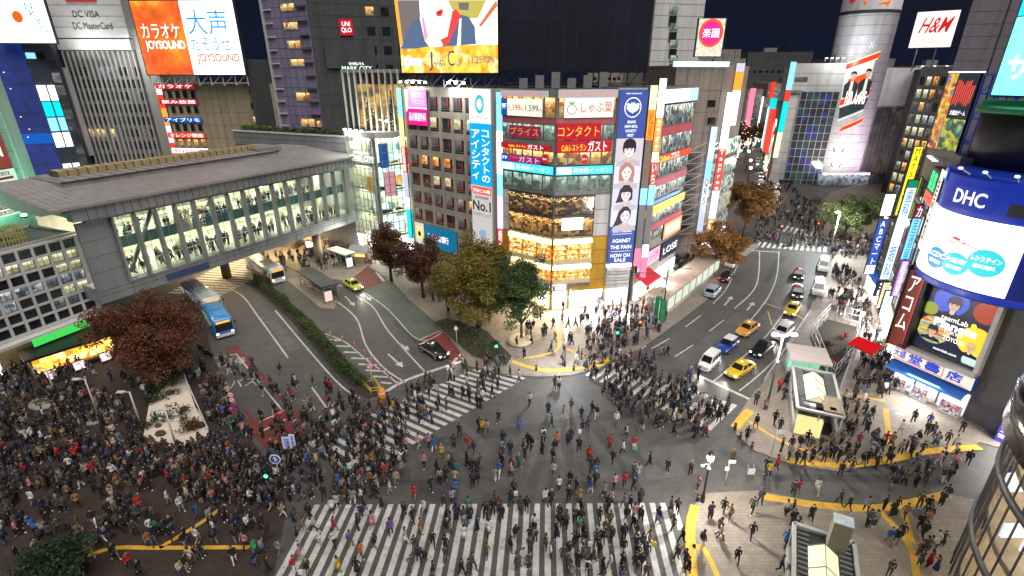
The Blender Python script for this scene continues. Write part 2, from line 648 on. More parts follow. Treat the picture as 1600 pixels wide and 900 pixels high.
# repaired strips, trenches and rubbed-out markings in the asphalt
pt=MB()
for k_,(q,m)in enumerate(((((640,690),(980,640),(984,652),(644,704)),PATCH),(((700,640),(760,690),(748,694),(690,642)),PATCH2),(((880,600),(1010,770),(1000,774),(872,602)),PATCH),(((1000,700),(1080,690),(1090,740),(1010,752)),PATCH2),(((520,740),(640,730),(642,756),(516,770)),PATCH),(((820,690),(870,684),(880,716),(826,724)),PATCH2),(((1130,700),(1200,740),(1500,745),(1500,756),(1196,752),(1120,706)),PATCH),(((470,520),(560,620),(548,622),(460,522)),PATCH),(((620,500),(690,560),(676,562),(610,502)),PATCH),(((1120,540),(1200,470),(1210,474),(1130,546)),PATCH),(((1060,560),(1090,575),(1180,500),(1150,488)),PATCH2),(((1190,440),(1216,400),(1226,402),(1200,444)),PATCH),(((430,500),(470,545),(452,548),(414,502)),PATCH2),(((640,752),(700,745),(716,782),(650,784)),PATCH))):
 pt.poly([(x,y,.0015+.0005*k_)for x,y in ccw([G(*p)for p in q])],m)
for a,c in(((760,640),(1000,652)),((830,735),(905,668)),((1010,640),(1060,600)),((560,700),(770,745))):
 strip([G(*a),G(*c)],.05,.0095,PATCH2,pt)
struct(pt,'asphalt_patches')
# crosswalk in front of the camera
mb=MB()
n_st=35
for i in range(n_st):
 x=-16.35+i*0.868
 y1=32.15+0.006*i
 y0=22.5
 if i==n_st-1:
  y0=29.6
 wv=0.46
 sl_=0.066-0.002*(i-17)/17
 mb.poly([(x+(y0-32.2)*sl_,y0,ZM),(x+wv+(y0-32.2)*sl_,y0,ZM),(x+wv,y1,ZM),(x,y1,ZM)],WHITE)
struct(mb,'front_zebra_crossing')
def zebra(A,B,C,D,name,period=0.9,duty=0.5,m=WHITE):
 """stripes laid between the edge A-B and the edge D-C (pixels)"""
 a,b,c,d=[Vector(G(*p))for p in(A,B,C,D)]
 n=max(2,int(round((b-a).length/period)))
 q=MB()
 for i in range(n):
  t0,t1=i/n,(i+duty)/n
  p=[a.lerp(b,t0),a.lerp(b,t1),d.lerp(c,t1),d.lerp(c,t0)]
  q.poly([(x.x,x.y,ZM)for x in(p if(p[1]-p[0]).cross(p[2]-p[1])>0 else p[::-1])],m)
 struct(q,name)
zebra((478,692),(757,570),(826,588),(560,745),'station_zebra_crossing',0.95)
zebra((948,562),(1160,636),(1118,676),(914,586),'road_zebra_crossing',1.0)
zebra((1186,378),(1296,386),(1296,394),(1180,386),'far_zebra_crossing',1.05)
zebra((1222,352),(1300,366),(1300,377),(1214,360),'slanting_far_zebra_crossing',1.0)
zebra((262,458),(372,400),(455,408),(345,462),'bridge_zebra_crossing',1.1,0.52)
zebra((586,425),(618,420),(628,432),(598,440),'side_zebra_crossing',0.9)
mk=MB()
def line(pts,wd=0.16,m=WHITE):
 strip(smooth_px(pts),wd,ZM,m,mk)
 # bus road
line([(487,605),(510,637)],0.2)
line([(342,443),(378,462),(405,497),(450,559)],0.2)
line([(322,455),(355,437)],0.25)
line([(430,485),(520,590),(562,622)],0.2)
line([(446,640),(405,660)],0.18);line([(335,560),(369,553)],0.16);line([(369,553),(440,640)],0.16)
line([(405,676),(447,655)],0.2)
# station side road
line([(455,407),(500,418),(540,440),(600,478),(655,531),(700,512)],0.16)
line([(655,531),(690,516)],0.16)
line([(512,437),(535,448)],0.18);line([(510,425),(487,418)],0.18)
line([(528,472),(557,498),(572,540),(600,575),(634,598)],0.2)
line([(556,462),(583,480),(605,515),(640,555),(667,584)],0.2)
line([(603,612),(640,592),(723,564)],0.45)
line([(508,521),(540,535),(570,560),(600,582),(622,600)],0.16)
for k in range(8):
 a=(514+k*11.5,531+k*9.5)
 b=(530+k*12.2,531+k*9.6)
 line([a,(min(b[0]+6+k,612),b[1]+1)],0.32)
 # kerb dashes by the big tree
for u,v in((676,541),(697,555),(709,565),(722,551)):
 line([(u-4,v+6),(u+5,v-6)],0.4)
 # main road
line([(1092,587),(1176,626)],0.42)
line([(1112,598),(1150,567),(1200,522),(1232,477)],0.18)
line([(1155,611),(1200,573),(1245,523),(1272,470)],0.16)
line([(1148,482),(1182,445),(1187,392)],0.18)
line([(1170,504),(1200,465),(1214,430),(1217,393)],0.18)
line([(1114,475),(1137,448),(1155,407)],0.14)
line([(1163,391),(1216,394)],0.35)
for a,b in(((1018,545),(1046,529)),((1055,557),(1083,539)),((1071,511),(1095,493)),((1108,518),(1131,500)),((1002,545),(1010,540))):
 line([a,b],0.16)
line([(1196,474),(1240,490),(1256,500)],0.22,YLINE);line([(1200,487),(1206,508)],0.16,YLINE)
# arrows
def arrow(tail,tip,wd=0.22,m=WHITE):
 a,b=Vector(G(*tail)),Vector(G(*tip))
 d=(b-a).normalized();n=Vector((-d.y,d.x));k=b-d*1.3
 for q in([a-n*wd/2,k-n*wd/2,k+n*wd/2,a+n*wd/2],[k-n*0.5,b,k+n*0.5]):
  mk.poly([(p.x,p.y,ZM)for p in q],m)
for a,b in(((606,553),(630,574)),((539,463),(554,478)),((570,461),(580,470)),((1132,477),(1144,463)),((1167,485),(1178,472)),((622,535),(640,548))):
 arrow(a,b)
struct(mk,'road_markings')
tk=MB()
def tact(pts,wd=0.6,z=0.137):
 strip(smooth_px(pts),wd,z,YELL,tk)
tact([(1148,670),(1160,655),(1172,643)],0.9)
tact([(1170,660),(1220,690),(1300,722)],0.35)
tact([(1228,720),(1300,728),(1380,722),(1440,708),(1530,700)],0.75)
tact([(1383,640),(1388,680),(1393,712)],0.5)
tact([(1300,612),(1382,628)],0.35)
tact([(1188,776),(1270,790),(1360,796),(1420,788),(1480,774)],0.75)
tact([(1372,798),(1402,830),(1424,862),(1432,905)],0.5)
tact([(1412,805),(1424,850)],0.45)
tact([(1086,792),(1078,830),(1082,905)],0.75)
tact([(1082,856),(1100,860),(1122,905)],0.4)
tact([(800,566),(835,577),(870,580),(935,572),(950,560)],0.6)
tact([(810,562),(845,557),(872,545),(874,515)],0.35)
tact([(885,546),(940,570)],0.35)
struct(tk,'tactile_paving')
tk=MB()
tact([(90,892),(170,860),(250,858),(390,857)],0.35)
tact([(250,858),(320,815),(352,790)],0.35)
struct(tk,'square_tactile_paving')
class GF:
 """ground lettering: s to the reader's right, z away from the reader, d up"""
 def __init__(self,o,ang,base=0.013):
  self.o,self.c,self.s_,self.b=o,math.cos(ang),math.sin(ang),base
 def w(self,s,d,z):
  return(self.o[0]+self.c*s-self.s_*z,self.o[1]+self.s_*s+self.c*z,self.b+d)
g=G(352,572)
ch=bpy.data.objects['bus_stop_bay']
text('バス停',GF(g,R(24)),-1.6,2.2,-0.3,1.5,WHITE,ch,d=0.0,thick=0.003)
text('バス',GF(G(380,598),R(24)),-1.4,1.4,-0.9,0.9,WHITE,ch,d=0.0,thick=0.003)
mh=MB()
IRON=mat('cast iron',(0.10,0.10,0.10),0.5,0.3,8,0.6)
for u,v,r in((1330,627,0.5),(1322,563,0.5),(1402,647,0.6),(1437,805,0.7),(860,555,0.7),(1190,530,0.4),(820,640,0.4),(700,690,0.4)):
 x,y=G(u,v)
 z=0.134 if u>1290 or u==860 else 0.005
 if u in(1402,1437,860):
  mh.poly([(x-r,y-r*.7,z+.002),(x+r,y-r*.7,z+.002),(x+r,y+r*.7,z+.002),(x-r,y+r*.7,z+.002)],IRON)
 else:
  mh.poly([(x+r*math.cos(t*math.pi/8),y+r*math.sin(t*math.pi/8),z+.002)for t in range(16)],IRON)
struct(mh,'ground_covers')
# ------------------------------------------------------------------ shared building materials
CONC=mat('pale concrete',(0.31,0.305,0.29),0.8,0.18,0.5,bump=0.1)
GREYM=mat('grey metal panel',(0.24,0.245,0.26),0.45,0.12,0.4,0.2)
DGREY=mat('dark grey metal',(0.055,0.057,0.062),0.5,0.25,0.8,0.3)
BLACKM=mat('black metal',(0.018,0.018,0.02),0.45,0.3,1.0,0.3)
BEIGE=mat('beige stone panel',(0.36,0.29,0.20),0.75,0.14,0.5,bump=0.1)
BEIGE2=mat('pinkish beige wall',(0.30,0.25,0.22),0.75,0.14,0.5)
WHITEP=mat('white panel',(0.62,0.62,0.62),0.5,0.1,0.4)
STEEL=mat('galvanised steel',(0.36,0.37,0.38),0.4,0.2,2,0.6)
ROOFD=mat('dark roof sheet',(0.06,0.06,0.06),0.85,0.35,0.6)
ROOFL=mat('light roof sheet',(0.20,0.19,0.19),0.6,0.2,0.5)
REDF=mat('red painted frame',(0.55,0.035,0.03),0.5,0.2,2)
DARKG=mat('dark window glass',(0.018,0.022,0.026),0.1,0.5,0.9,0.0,spec=0.8)
TEALG=mat('dim teal window glass',(0.03,0.05,0.05),0.1,0.5,0.9,0.0,spec=0.8)
WIN_WARM=lit('warm lit window',[lin((255,214,130)),lin((250,190,95)),lin((255,232,170)),lin((160,105,50))],1.0,1.3,room=True)
WIN_ORG=lit('orange lit window',[lin((255,170,70)),lin((255,205,120)),lin((200,110,40)),lin((255,225,160))],0.9,1.6,room=True)
WIN_CREAM=lit('cream lit window',[lin((240,236,190)),lin((225,222,170)),lin((250,248,220)),lin((190,186,140))],0.85,1.1,room=True)
WIN_BLUE=lit('cool lit window',[lin((190,205,215)),lin((150,170,185)),lin((215,225,230)),lin((90,105,120))],0.7,1.2,room=True)
WIN_DIM=lit('dim room window',[lin((92,96,100)),lin((118,118,114)),lin((74,78,84)),lin((146,144,134))],0.6,0.9,room=True)
WIN_GRN=lit('greenish lit window',[lin((150,200,180)),lin((200,230,215)),lin((90,140,125)),lin((230,240,225)),lin((120,165,150))],0.6,1.4,room=True)
SHOPW=glow('white shop light',lin((255,250,240)),6.0)
SHOPWARM=glow('warm shop light',lin((255,205,120)),2.6)
WSIGN=glow('white sign light',lin((250,252,255)),1.15)
CLEAR=glass('clear pane')
def shell(pts,z0,z1,m,parent,name='wall',roof=None,parapet=0.0):
 b=MB()
 p=ccw(pts)
 b.prism(p,z0,z1,m,roof or ROOFD)
 if parapet:
  for i in range(len(p)):
   f=Fr(p[i],p[(i+1)%len(p)])
   b.box(f,0.0,f.L,-0.25,0.03,z1-0.02,z1+parapet,m)
 return b.build(name,parent)
def quadrant(fr,depth,back=None):
 """footprint of a building behind the wall line fr"""
 return[fr.w(0,0,0)[:2],fr.w(fr.L,0,0)[:2],fr.w(fr.L,-depth,0)[:2],fr.w(0,-depth,0)[:2]]
def window(fr,s0,s1,z0,z1,gm,fm,parent,d=0.03,bar=0.07,mull=0,tran=0,name='window',proud=0.07):
 b=MB()
 b.box(fr,s0+bar,s1-bar,d-0.03,d+0.01,z0+bar,z1-bar,gm)
 b.box(fr,s0,s0+bar,d-0.04,d+proud,z0,z1,fm)
 b.box(fr,s1-bar,s1,d-0.04,d+proud,z0,z1,fm)
 b.box(fr,s0+bar,s1-bar,d-0.04,d+proud-.003,z0,z0+bar,fm)
 b.box(fr,s0+bar,s1-bar,d-0.04,d+proud-.003,z1-bar,z1,fm)
 for k in range(mull):
  c=s0+(s1-s0)*(k+1)/(mull+1)
  b.box(fr,c-bar*.35,c+bar*.35,d+0.012,d+proud-.012,z0+bar,z1-bar,fm)
 for k in range(tran):
  c=z0+(z1-z0)*(k+1)/(tran+1)
  b.box(fr,s0+bar,s1-bar,d+0.012,d+proud-.02,c-bar*.35,c+bar*.35,fm)
 return b.build(name,parent)
def frame_wall(fr,s0,s1,z0,z1,cols,rows,m,parent,t=0.35,name='wall'):
 """solid wall with real openings: piers and spandrels in front of the shell. cols, rows: lists of (from, to)"""
 b=MB()
 e=[s0]+[x for c in cols for x in c]+[s1]
 for k in range(0,len(e),2):
  if e[k+1]-e[k]>0.01:
   b.box(fr,e[k],e[k+1],0.0,t,z0,z1,m)
 h=[z0]+[x for c in rows for x in c]+[z1]
 for c in cols:
  for k in range(0,len(h),2):
   if h[k+1]-h[k]>0.01:
    b.box(fr,c[0],c[1],0.0,t-0.02,h[k],h[k+1],m)
 return b.build(name,parent)
def even(a,b,n,wd):
 st=(b-a)/n
 return[(a+st*(k+.5)-wd/2,a+st*(k+.5)+wd/2)for k in range(n)]
def sign(name,label,cat,fr,r,m,d0=0.05,d1=0.25,edge=None,group=None,rim=0.0):
 b=MB()
 s0,s1,z0,z1=r
 e=edge or DGREY
 b.box(fr,s0,s1,d0,d1-0.02,z0,z1,e)
 b.box(fr,s0+rim,s1-rim,d1-0.02,d1,z0+rim,z1-rim,m)
 o=b.build(name)
 return tag(o,label,cat,group)
def panel(fr,r,m,parent,d,name='panel',t=0.015):
 b=MB()
 b.box(fr,r[0],r[1],d,d+t,r[2],r[3],m)
 return b.build(name,parent)
def disc(fr,cs,cz,rs,rz_,m,parent,d,name='disc',n=28,t=0.012,hole=0.0):
 b=MB()
 p=[(cs+rs*math.cos(2*math.pi*k/n),cz+rz_*math.sin(2*math.pi*k/n))for k in range(n)]
 if hole:
  q=[(cs+hole*rs*math.cos(2*math.pi*k/n),cz+hole*rz_*math.sin(2*math.pi*k/n))for k in range(n)]
  for k in range(n):
   j=(k+1)%n
   b.poly([fr.w(p[k][0],d+t,p[k][1]),fr.w(p[j][0],d+t,p[j][1]),fr.w(q[j][0],d+t,q[j][1]),fr.w(q[k][0],d+t,q[k][1])],m)
   b.poly([fr.w(p[k][0],d,p[k][1]),fr.w(p[j][0],d,p[j][1]),fr.w(p[j][0],d+t,p[j][1]),fr.w(p[k][0],d+t,p[k][1])],m)
 else:
  prev=[(cs,cz)]*n
  for q in range(1,5):
   cur=[(cs+(x-cs)*q/4,cz+(z-cz)*q/4)for x,z in p]
   for k in range(n):
    j=(k+1)%n
    pts=[prev[k],cur[k],cur[j]]if q==1 else[prev[k],cur[k],cur[j],prev[j]]
    b.poly([fr.w(x,d+t,z)for x,z in pts],m)
   prev=cur
  for k in range(n):
   j=(k+1)%n
   b.poly([fr.w(p[k][0],d,p[k][1]),fr.w(p[j][0],d,p[j][1]),fr.w(p[j][0],d+t,p[j][1]),fr.w(p[k][0],d+t,p[k][1])],m)
 return b.build(name,parent)
def shape(fr,pts,m,parent,d,name='picture',t=0.01):
 """a flat printed shape with its own thickness on a poster"""
 b=MB()
 a=sum(pts[i][0]*pts[(i+1)%len(pts)][1]-pts[(i+1)%len(pts)][0]*pts[i][1]for i in range(len(pts)))
 if a<0:
  pts=pts[::-1]
 b.poly([fr.w(s,d+t,z)for s,z in pts],m)
 for k in range(len(pts)):
  j=(k+1)%len(pts)
  b.poly([fr.w(pts[k][0],d,pts[k][1]),fr.w(pts[j][0],d,pts[j][1]),fr.w(pts[j][0],d+t,pts[j][1]),fr.w(pts[k][0],d+t,pts[k][1])],m)
 return b.build(name,parent)
def portrait(fr,cx,cz,h,parent,d,skin,hair,top,style=0,lips=None,name='portrait'):
 """one printed head and shoulders as a single flat picture: cx, cz is the middle of the face, h the height of the face"""
 b=MB()
 eyem=glow('printed dark brown',lin((45,32,34)),0.6)
 lipm=lips or glow('printed lip',lin((205,90,95)),0.7)
 shm=glow('printed soft shade',lin((222,186,176)),0.75)
 def P(pts,m,k):
  pts=[(cx+x*h,cz+z*h)for x,z in pts]
  a=sum(pts[i][0]*pts[(i+1)%len(pts)][1]-pts[(i+1)%len(pts)][0]*pts[i][1]for i in range(len(pts)))
  if a<0:pts=pts[::-1]
  b.poly([fr.w(s,d+0.004*k,z)for s,z in pts],m)
 def E(x,z,rx,rz_,m,k,n=20,a0=0,a1=2*math.pi):
  P([(x+rx*math.cos(a0+(a1-a0)*q/n),z+rz_*math.sin(a0+(a1-a0)*q/n))for q in range(n)],m,k)
 back={0:[(-.5,.1),(-.46,.5),(-.25,.74),(.02,.8),(.3,.72),(.47,.5),(.52,.1),(.44,-.2),(-.42,-.2)],1:[(-.55,-.6),(-.58,.1),(-.45,.55),(-.2,.74),(.1,.77),(.4,.62),(.56,.3),(.62,-.1),(.55,-.5),(.62,-.7)],2:[(-.78,-.62),(-.6,-.1),(-.5,.4),(-.25,.72),(.1,.76),(.38,.62),(.5,.3),(.52,-.35),(.36,-.45)],3:[(-.95,-.9),(-.7,-.3),(-.5,.4),(-.25,.72),(.1,.76),(.38,.6),(.46,.3),(.44,-.1),(.2,-.5),(-.45,-.95)]}[style]
 P(back,hair,1)
 P([(-.95,-1.15),(-.85,-.82),(-.4,-.68),(-.17,-.55),(.2,-.55),(.4,-.68),(.85,-.82),(.95,-1.15)],top,2)
 P([(-.17,-.72),(-.15,-.3),(.17,-.3),(.19,-.72),(.02,-.84)],shm,3)
 P([(-.37,.25),(-.36,-.08),(-.27,-.32),(-.1,-.49),(.02,-.52),(.14,-.48),(.29,-.3),(.37,-.06),(.37,.25),(.2,.5),(-.2,.5)],skin,4)
 fringe={0:[(-.42,.0),(-.47,.45),(-.2,.75),(.2,.74),(.46,.45),(.43,.0),(.33,.14),(.2,.1),(.02,.13),(-.15,.08),(-.3,.13)],1:[(-.42,-.1),(-.44,.45),(-.15,.74),(.2,.72),(.45,.4),(.42,-.1),(.33,.22),(.1,.44),(-.12,.36),(-.32,.1)],2:[(-.41,-.2),(-.45,.4),(-.2,.72),(.2,.71),(.44,.4),(.4,-.15),(.34,.15),(.1,.2),(-.1,.17),(-.33,.17)],3:[(-.42,-.3),(-.47,.4),(-.2,.72),(.15,.72),(.4,.45),(.37,.1),(.25,.38),(-.05,.4),(-.3,.12)]}[style]
 P(fringe,hair,5)
 for sx in(-1,1):
  E(.16*sx,.0,.075,.03,eyem,6,12)
  P([(.16*sx-.09,.09),(.16*sx+.09,.1),(.16*sx+.09,.075),(.16*sx-.09,.065)],eyem,6)
 P([(-.035,-.15),(.0,.02),(.03,-.15),(0,-.17)],shm,6)
 E(0,-.28,.1,.032,lipm,6,14)
 return b.build(name,parent)
def simple_thing(name,label,cat,mb,group=None,parent=None):
 return tag(mb.build(name,parent),label,cat,group)
 # ------------------------------------------------------------------ the corner building of signs
JL=Fr((-1.4,75.2),(5.8,69.8))
JR=Fr((5.8,69.8),(13.75,71.35))
jt=thing('corner_building','angled corner building stacked with restaurant signs and gold shop floors behind the dark green tree','building',(5.8,69.8,0))
jfoot=[JL.o,JL.e,JR.e,(16.5,86),(2.5,86)]
shell(jfoot,0,31.0,CONC,jt)
RB=mat('pink spandrel panel',(0.55,0.16,0.18),0.5,0.15,1)
def jz(v):
 return JR.px(862,v)[1]
levels={}
WINDOWS_J=[]
for fr,flip in((JL,0),(JR,1)):
 b=MB()
 n=5
 # upper glazed floors: mullions and sills over the wall
 for(v0,v1,gm)in((152,185,WIN_ORG),(196,221,WIN_GRN),(238,259,WIN_WARM),(276,300,WIN_GRN)):
  z1_,z0_=jz(v0),jz(v1)
  for k in range(n):
   s0=0.15+(fr.L-0.3)*k/n
   s1=0.15+(fr.L-0.3)*(k+1)/n
   window(fr,s0+.04,s1-.04,z0_,z1_,gm,STEEL,jt,d=0.08,bar=0.06,tran=1)
 for(v0,v1,m)in((185.5,195.5,RB),(221.5,237.5,CONC),(300.5,306,GREYM)):
  MB().box(fr,0.02,fr.L-0.02,0.0,0.14,jz(v1),jz(v0),m).build('spandrel',jt)
  # restaurant floors and gold shop window floors
REST=lit('dim restaurant interior',[lin((70,45,32)),lin((120,78,45)),lin((30,20,18)),lin((190,120,60)),lin((50,32,26)),lin((235,190,120)),lin((95,55,35))],0.75,2.0,(1,1,1.6),room=True)
REST2=lit('warm restaurant interior',[lin((200,140,60)),lin((120,70,35)),lin((240,190,100)),lin((70,40,25)),lin((225,160,75))],1.0,1.6,(1,1,1.6),room=True)
GOODS=lit('gold shop display',[lin((255,220,130)),lin((255,190,70)),lin((225,120,30)),lin((255,240,190)),lin((150,90,30)),lin((255,205,100)),lin((255,235,170))],1.25,3.2)
GOLDW=mat('gold cladding',(0.62,0.36,0.05),0.35,0.12,0.6,0.35)
GOLDGL=glow('gold light strip',lin((255,236,180)),4)
BULB=glow('string light',lin((255,225,160)),3.0)
for fr in(JL,JR):
 a0,a1=(1.3,fr.L-.05)if fr is JL else(.05,fr.L-2.25)
 for(v0,v1,gm)in((308,338,REST),(341,371,REST2)):
  window(fr,a0,a1,jz(v1),jz(v0),gm,DGREY,jt,d=0.1,bar=0.09,mull=2,name='restaurant_window')
 for(v0,v1)in((374,411),(414,442)):
  b=MB()
  z0_,z1_=jz(v1),jz(v0)
  b.box(fr,a0,a1,0.02,0.08,z0_,z1_,GOODS)
  b.box(fr,a0,a1,0.0,0.35,z1_-0.75,z1_-0.15,GOLDGL)
  b.box(fr,a0,a1,0.0,0.4,z0_-.15,z0_+.45,mat('cream fascia',(0.6,0.5,0.33),0.5,.1))
  for q in(.3,.52):
   b.box(fr,a0,a1,.08,.3,z0_+(z1_-z0_)*q,z0_+(z1_-z0_)*q+.07,GOLDW)
  for k in range(4):
   c=a0+(a1-a0)*k/3
   b.box(fr,c-.05,c+.05,0.0,0.3,z0_,z1_,GOLDW)
  b.build('display_window',jt)
  # side cladding strips
for fr,s0,s1 in((JL,0.02,1.25),(JR,JR.L-2.2,JR.L-.02)):
 b=MB()
 for k,(v0,v1)in enumerate(((307,330),(331,352),(353,372))):
  b.box(fr,s0,s1,0,0.2-0.004*k,jz(v1),jz(v0),WHITEP)
 for k,(v0,v1)in enumerate(((373,394),(395,416),(417,440),(441,452))):
  b.box(fr,s0,s1,0,0.2-0.004*k,jz(v1),jz(v0),GOLDW)
 b.build('cladding',jt)
 # garland and bows
b=MB()
for fr,a0,a1 in((JL,1.4,JL.L),(JR,0,JR.L-2.3)):
 for v in(311,343.5):
  for k in range(26):
   s=a0+(a1-a0)*k/25
   b.ell(fr.w(s,0.25,jz(v)-0.35*abs(math.sin(k*0.6))),(.05,.05,.05),BULB,5,4)
sl_=b.build('string_lights',jt)
sl_['kind']='stuff'
BOW=glow('orange bow',lin((235,110,30)),0.9)
for v in(392,426):
 b=MB()
 z=jz(v)
 for sx in(-1,1):
  b.poly([JL.w(JL.L-.1+sx*.1,.5,z),JL.w(JL.L-.1+sx*.8,.55,z+.45),JL.w(JL.L-.1+sx*.8,.55,z-.25)],BOW)
  b.poly([JL.w(JL.L-.1,.5,z),JL.w(JL.L-.1+sx*.55,.5,z-1.0),JL.w(JL.L-.1+sx*.15,.5,z-1.0)],BOW)
 b.ell(JL.w(JL.L-.1,.52,z),(.14,.14,.14),BOW)
 b.build('window_bow',jt)
 # ground floor shop fronts
SHOPG=lit('bright shop interior',[lin((255,244,220)),lin((255,225,170)),lin((230,180,110)),lin((255,250,240)),lin((245,205,140))],11.0,1.3,room=True)
SHOPC=lit('bright cool shop interior',[lin((250,252,255)),lin((210,225,245)),lin((255,255,255)),lin((160,185,220)),lin((235,240,250))],11.0,1.3,room=True)
window(JL,1.0,JL.L-.1,.15,3.2,SHOPG,GOLDW,jt,d=0.1,bar=.12,mull=2,name='shop_front')
window(JR,.1,2.5,.15,3.2,SHOPG,GOLDW,jt,d=0.1,bar=.12,mull=1,name='shop_front')
window(JR,2.8,JR.L-.1,.15,3.3,SHOPC,WHITEP,jt,d=0.1,bar=.1,mull=2,name='shop_front')
b=MB();b.box(JR,2.7,JR.L,0.0,1.1,3.35,3.6,GOLDW);b.build('canopy',jt)
area_light(JL.w(5,.6,3.2),JL.w(6,6,0),900,(1,.8,.5),2.5)  # area lights added for the glow of the lit shop fronts
area_light(JR.w(1.5,.6,3.2),JR.w(1,6,0),900,(1,.84,.58),2.5)
area_light(JR.w(5.5,1.2,3.2),JR.w(5.5,8,0),1200,(.95,.97,1),2.5)
def jsign(label,side,u0,v0,u1,v1,m,name='wall_sign',d1=0.32,**k):
 fr=JL if side=='L' else JR
 r=fr.rect(u0,v0,u1,v1,0.2)
 r=(max(0.03,r[0]),min(fr.L-.03,r[1]),r[2],r[3])
 return sign(name,label,'sign',fr,r,m,0.1,d1,**k),fr,r
def inner(r,a,b,c,d):
 """a part of a sign given as fractions: left, right, bottom, top"""
 w_,h_=r[1]-r[0],r[3]-r[2]
 return(r[0]+w_*a,r[0]+w_*b,r[2]+h_*c,r[2]+h_*d)
T_ORG=glow('orange lettering',lin((240,90,20)),1.0)
T_YEL=glow('yellow lettering',lin((255,225,60)),1.2)
T_WHT=glow('white lettering',lin((255,255,255)),1.4)
T_BLK=mat('black lettering',(0.012,0.012,0.014),0.5,0.1)
T_RED=glow('red lettering',lin((215,25,30)),0.8)
T_GRN=glow('green lettering',lin((30,150,110)),0.8)
T_BLU=glow('blue lettering',lin((40,120,200)),0.9)
S_RED=glow('red sign face',lin((190,22,40)),0.75)
S_MAR=glow('maroon sign face',lin((150,30,62)),0.7)
S_WHT=glow('white sign face',lin((245,240,225)),0.85)
S_GRY=glow('grey sign face',lin((178,178,182)),0.7)
S_CYN=glow('cyan sign face',lin((60,205,250)),1.2)
S_BLU=glow('blue sign face',lin((20,80,170)),0.8)
S_NAVY=glow('navy banner face',lin((62,84,158)),0.8)
for side,u0,u1,tx in(('L',783,846,'しゃぶしゃぶバイキング'),('R',866,957,'しゃぶしゃぶバイキング')):
 o,fr,r=jsign(f'grey roofline sign of orange hiragana on the {"left" if side == "L" else "right"} face of the corner building',side,u0-1,140,u1+12,152.5,S_GRY)
 text(tx,fr,*inner(r,.04,.85 if side=='L' else.93,.15,.85),T_ORG,o,d=.32)
o,fr,r=jsign('white price sign reading 1199 yen and 1599 yen above the gold-lettered maroon sign','L',784,153,848,183,S_WHT)
panel(fr,inner(r,0,.15,0,1),S_BLU,o,.322)
text('9F',fr,*inner(r,.02,.13,.4,.7),T_WHT,o,d=.34)
text('1,199',fr,*inner(r,.19,.48,.25,.65),T_RED,o,d=.325);text('円',fr,*inner(r,.49,.55,.25,.45),T_RED,o,d=.325)
text('1,599',fr,*inner(r,.60,.90,.25,.65),T_BLK,o,d=.325);text('円',fr,*inner(r,.91,.98,.25,.45),T_BLK,o,d=.325)
o,fr,r=jsign('cream sign with a green vegetable emblem and red brush hiragana','R',882,153,957,183,S_WHT)
disc(fr,r[0]+(r[1]-r[0])*.15,r[2]+(r[3]-r[2])*.42,.65,.62,T_BLK,o,.322,'emblem',hole=.88)
for a in(-.5,0,.5):
 c0=(r[0]+(r[1]-r[0])*.15+a*.3,r[2]+(r[3]-r[2])*.42+.66)
 shape(fr,[(c0[0]-.12,c0[1]),(c0[0]+a*.6,c0[1]+.5),(c0[0]+.12,c0[1])],T_GRN,o,.322,'emblem_leaf')
text('しゃぶ葉',fr,*inner(r,.34,.97,.25,.8),T_RED,o,d=.325)
o,fr,r=jsign('maroon sign with dull gold katakana left of the corner','L',796,195,844,217,S_MAR)
text('プライス',fr,*inner(r,.04,.96,.2,.85),glow('dull gold lettering',lin((205,160,75)),.8),o,d=.325)
o,fr,r=jsign('red sign with gold katakana right of the corner','R',863,194,938,217,S_RED)
text('コンタクト',fr,*inner(r,.02,.96,.2,.85),glow('gold lettering',lin((240,195,80)),.95),o,d=.325)
o,fr,r=jsign('crimson cafe sign band left of the corner with yellow and white lettering','L',783,221,861,237,S_RED)
text('Caféレストラン',fr,*inner(r,.16,.52,.2,.7),T_YEL,o,d=.325);text('ガスト',fr,*inner(r,.55,.86,.1,.95),T_WHT,o,d=.325)
o,fr,r=jsign('crimson cafe sign band right of the corner with yellow and white lettering','R',862,221,954,237,S_RED)
text('Caféレストラン',fr,*inner(r,.09,.54,.15,.7),T_YEL,o,d=.325);text('ガスト',fr,*inner(r,.57,.92,.1,.98),T_WHT,o,d=.325)
o,fr,r=jsign('magenta window sign with white katakana and 7F panel under the cafe band','L',784,239,846,258,glow('magenta sign face',lin((150,40,110)),.7))
panel(fr,inner(r,0,.18,0,1),S_BLU,o,.322);text('7F',fr,*inner(r,.02,.16,.3,.7),T_WHT,o,d=.34)
text('Café',fr,*inner(r,.22,.42,.5,.85),T_ORG,o,d=.325);text('ガスト',fr,*inner(r,.45,.96,.15,.85),glow('pale pink lettering',lin((240,205,225)),1),o,d=.325)
for side,u,w_ in(('L',853,5.5),('R',912,5)):
 fr=JL if side=='L' else JR
 s,z=fr.px(u,248)
 o=disc(fr,s,z,.5,.65,S_RED,None,.3,'round_sign')
 tag(o,f'round crimson cafe sign on the {"left" if side == "L" else "right"} face of the corner building','sign')
 text('ガスト',fr,s-.35,s+.35,z-.15,z+.12,T_WHT,o,d=.315)
for side,u0,u1,tx in(('L',782,860,'英会話イーオン'),('R',864,955,'英会話イーオン')):
 fr=JL if side=='L' else JR
 z0_,z1_=jz(273.5),jz(260.5)
 r=(0.03,fr.L-.03,z0_,z1_)
 o=sign('light_band_sign',f'glowing cyan light band with white lettering on the {"left" if side == "L" else "right"} face of the corner building','sign',fr,r,S_CYN,.1,.4)
 text(tx,fr,*inner(r,.3,.95,.2,.8),T_WHT,o,d=.4)
 panel(fr,inner(r,.02,.27,.1,.9),WSIGN,o,.402)
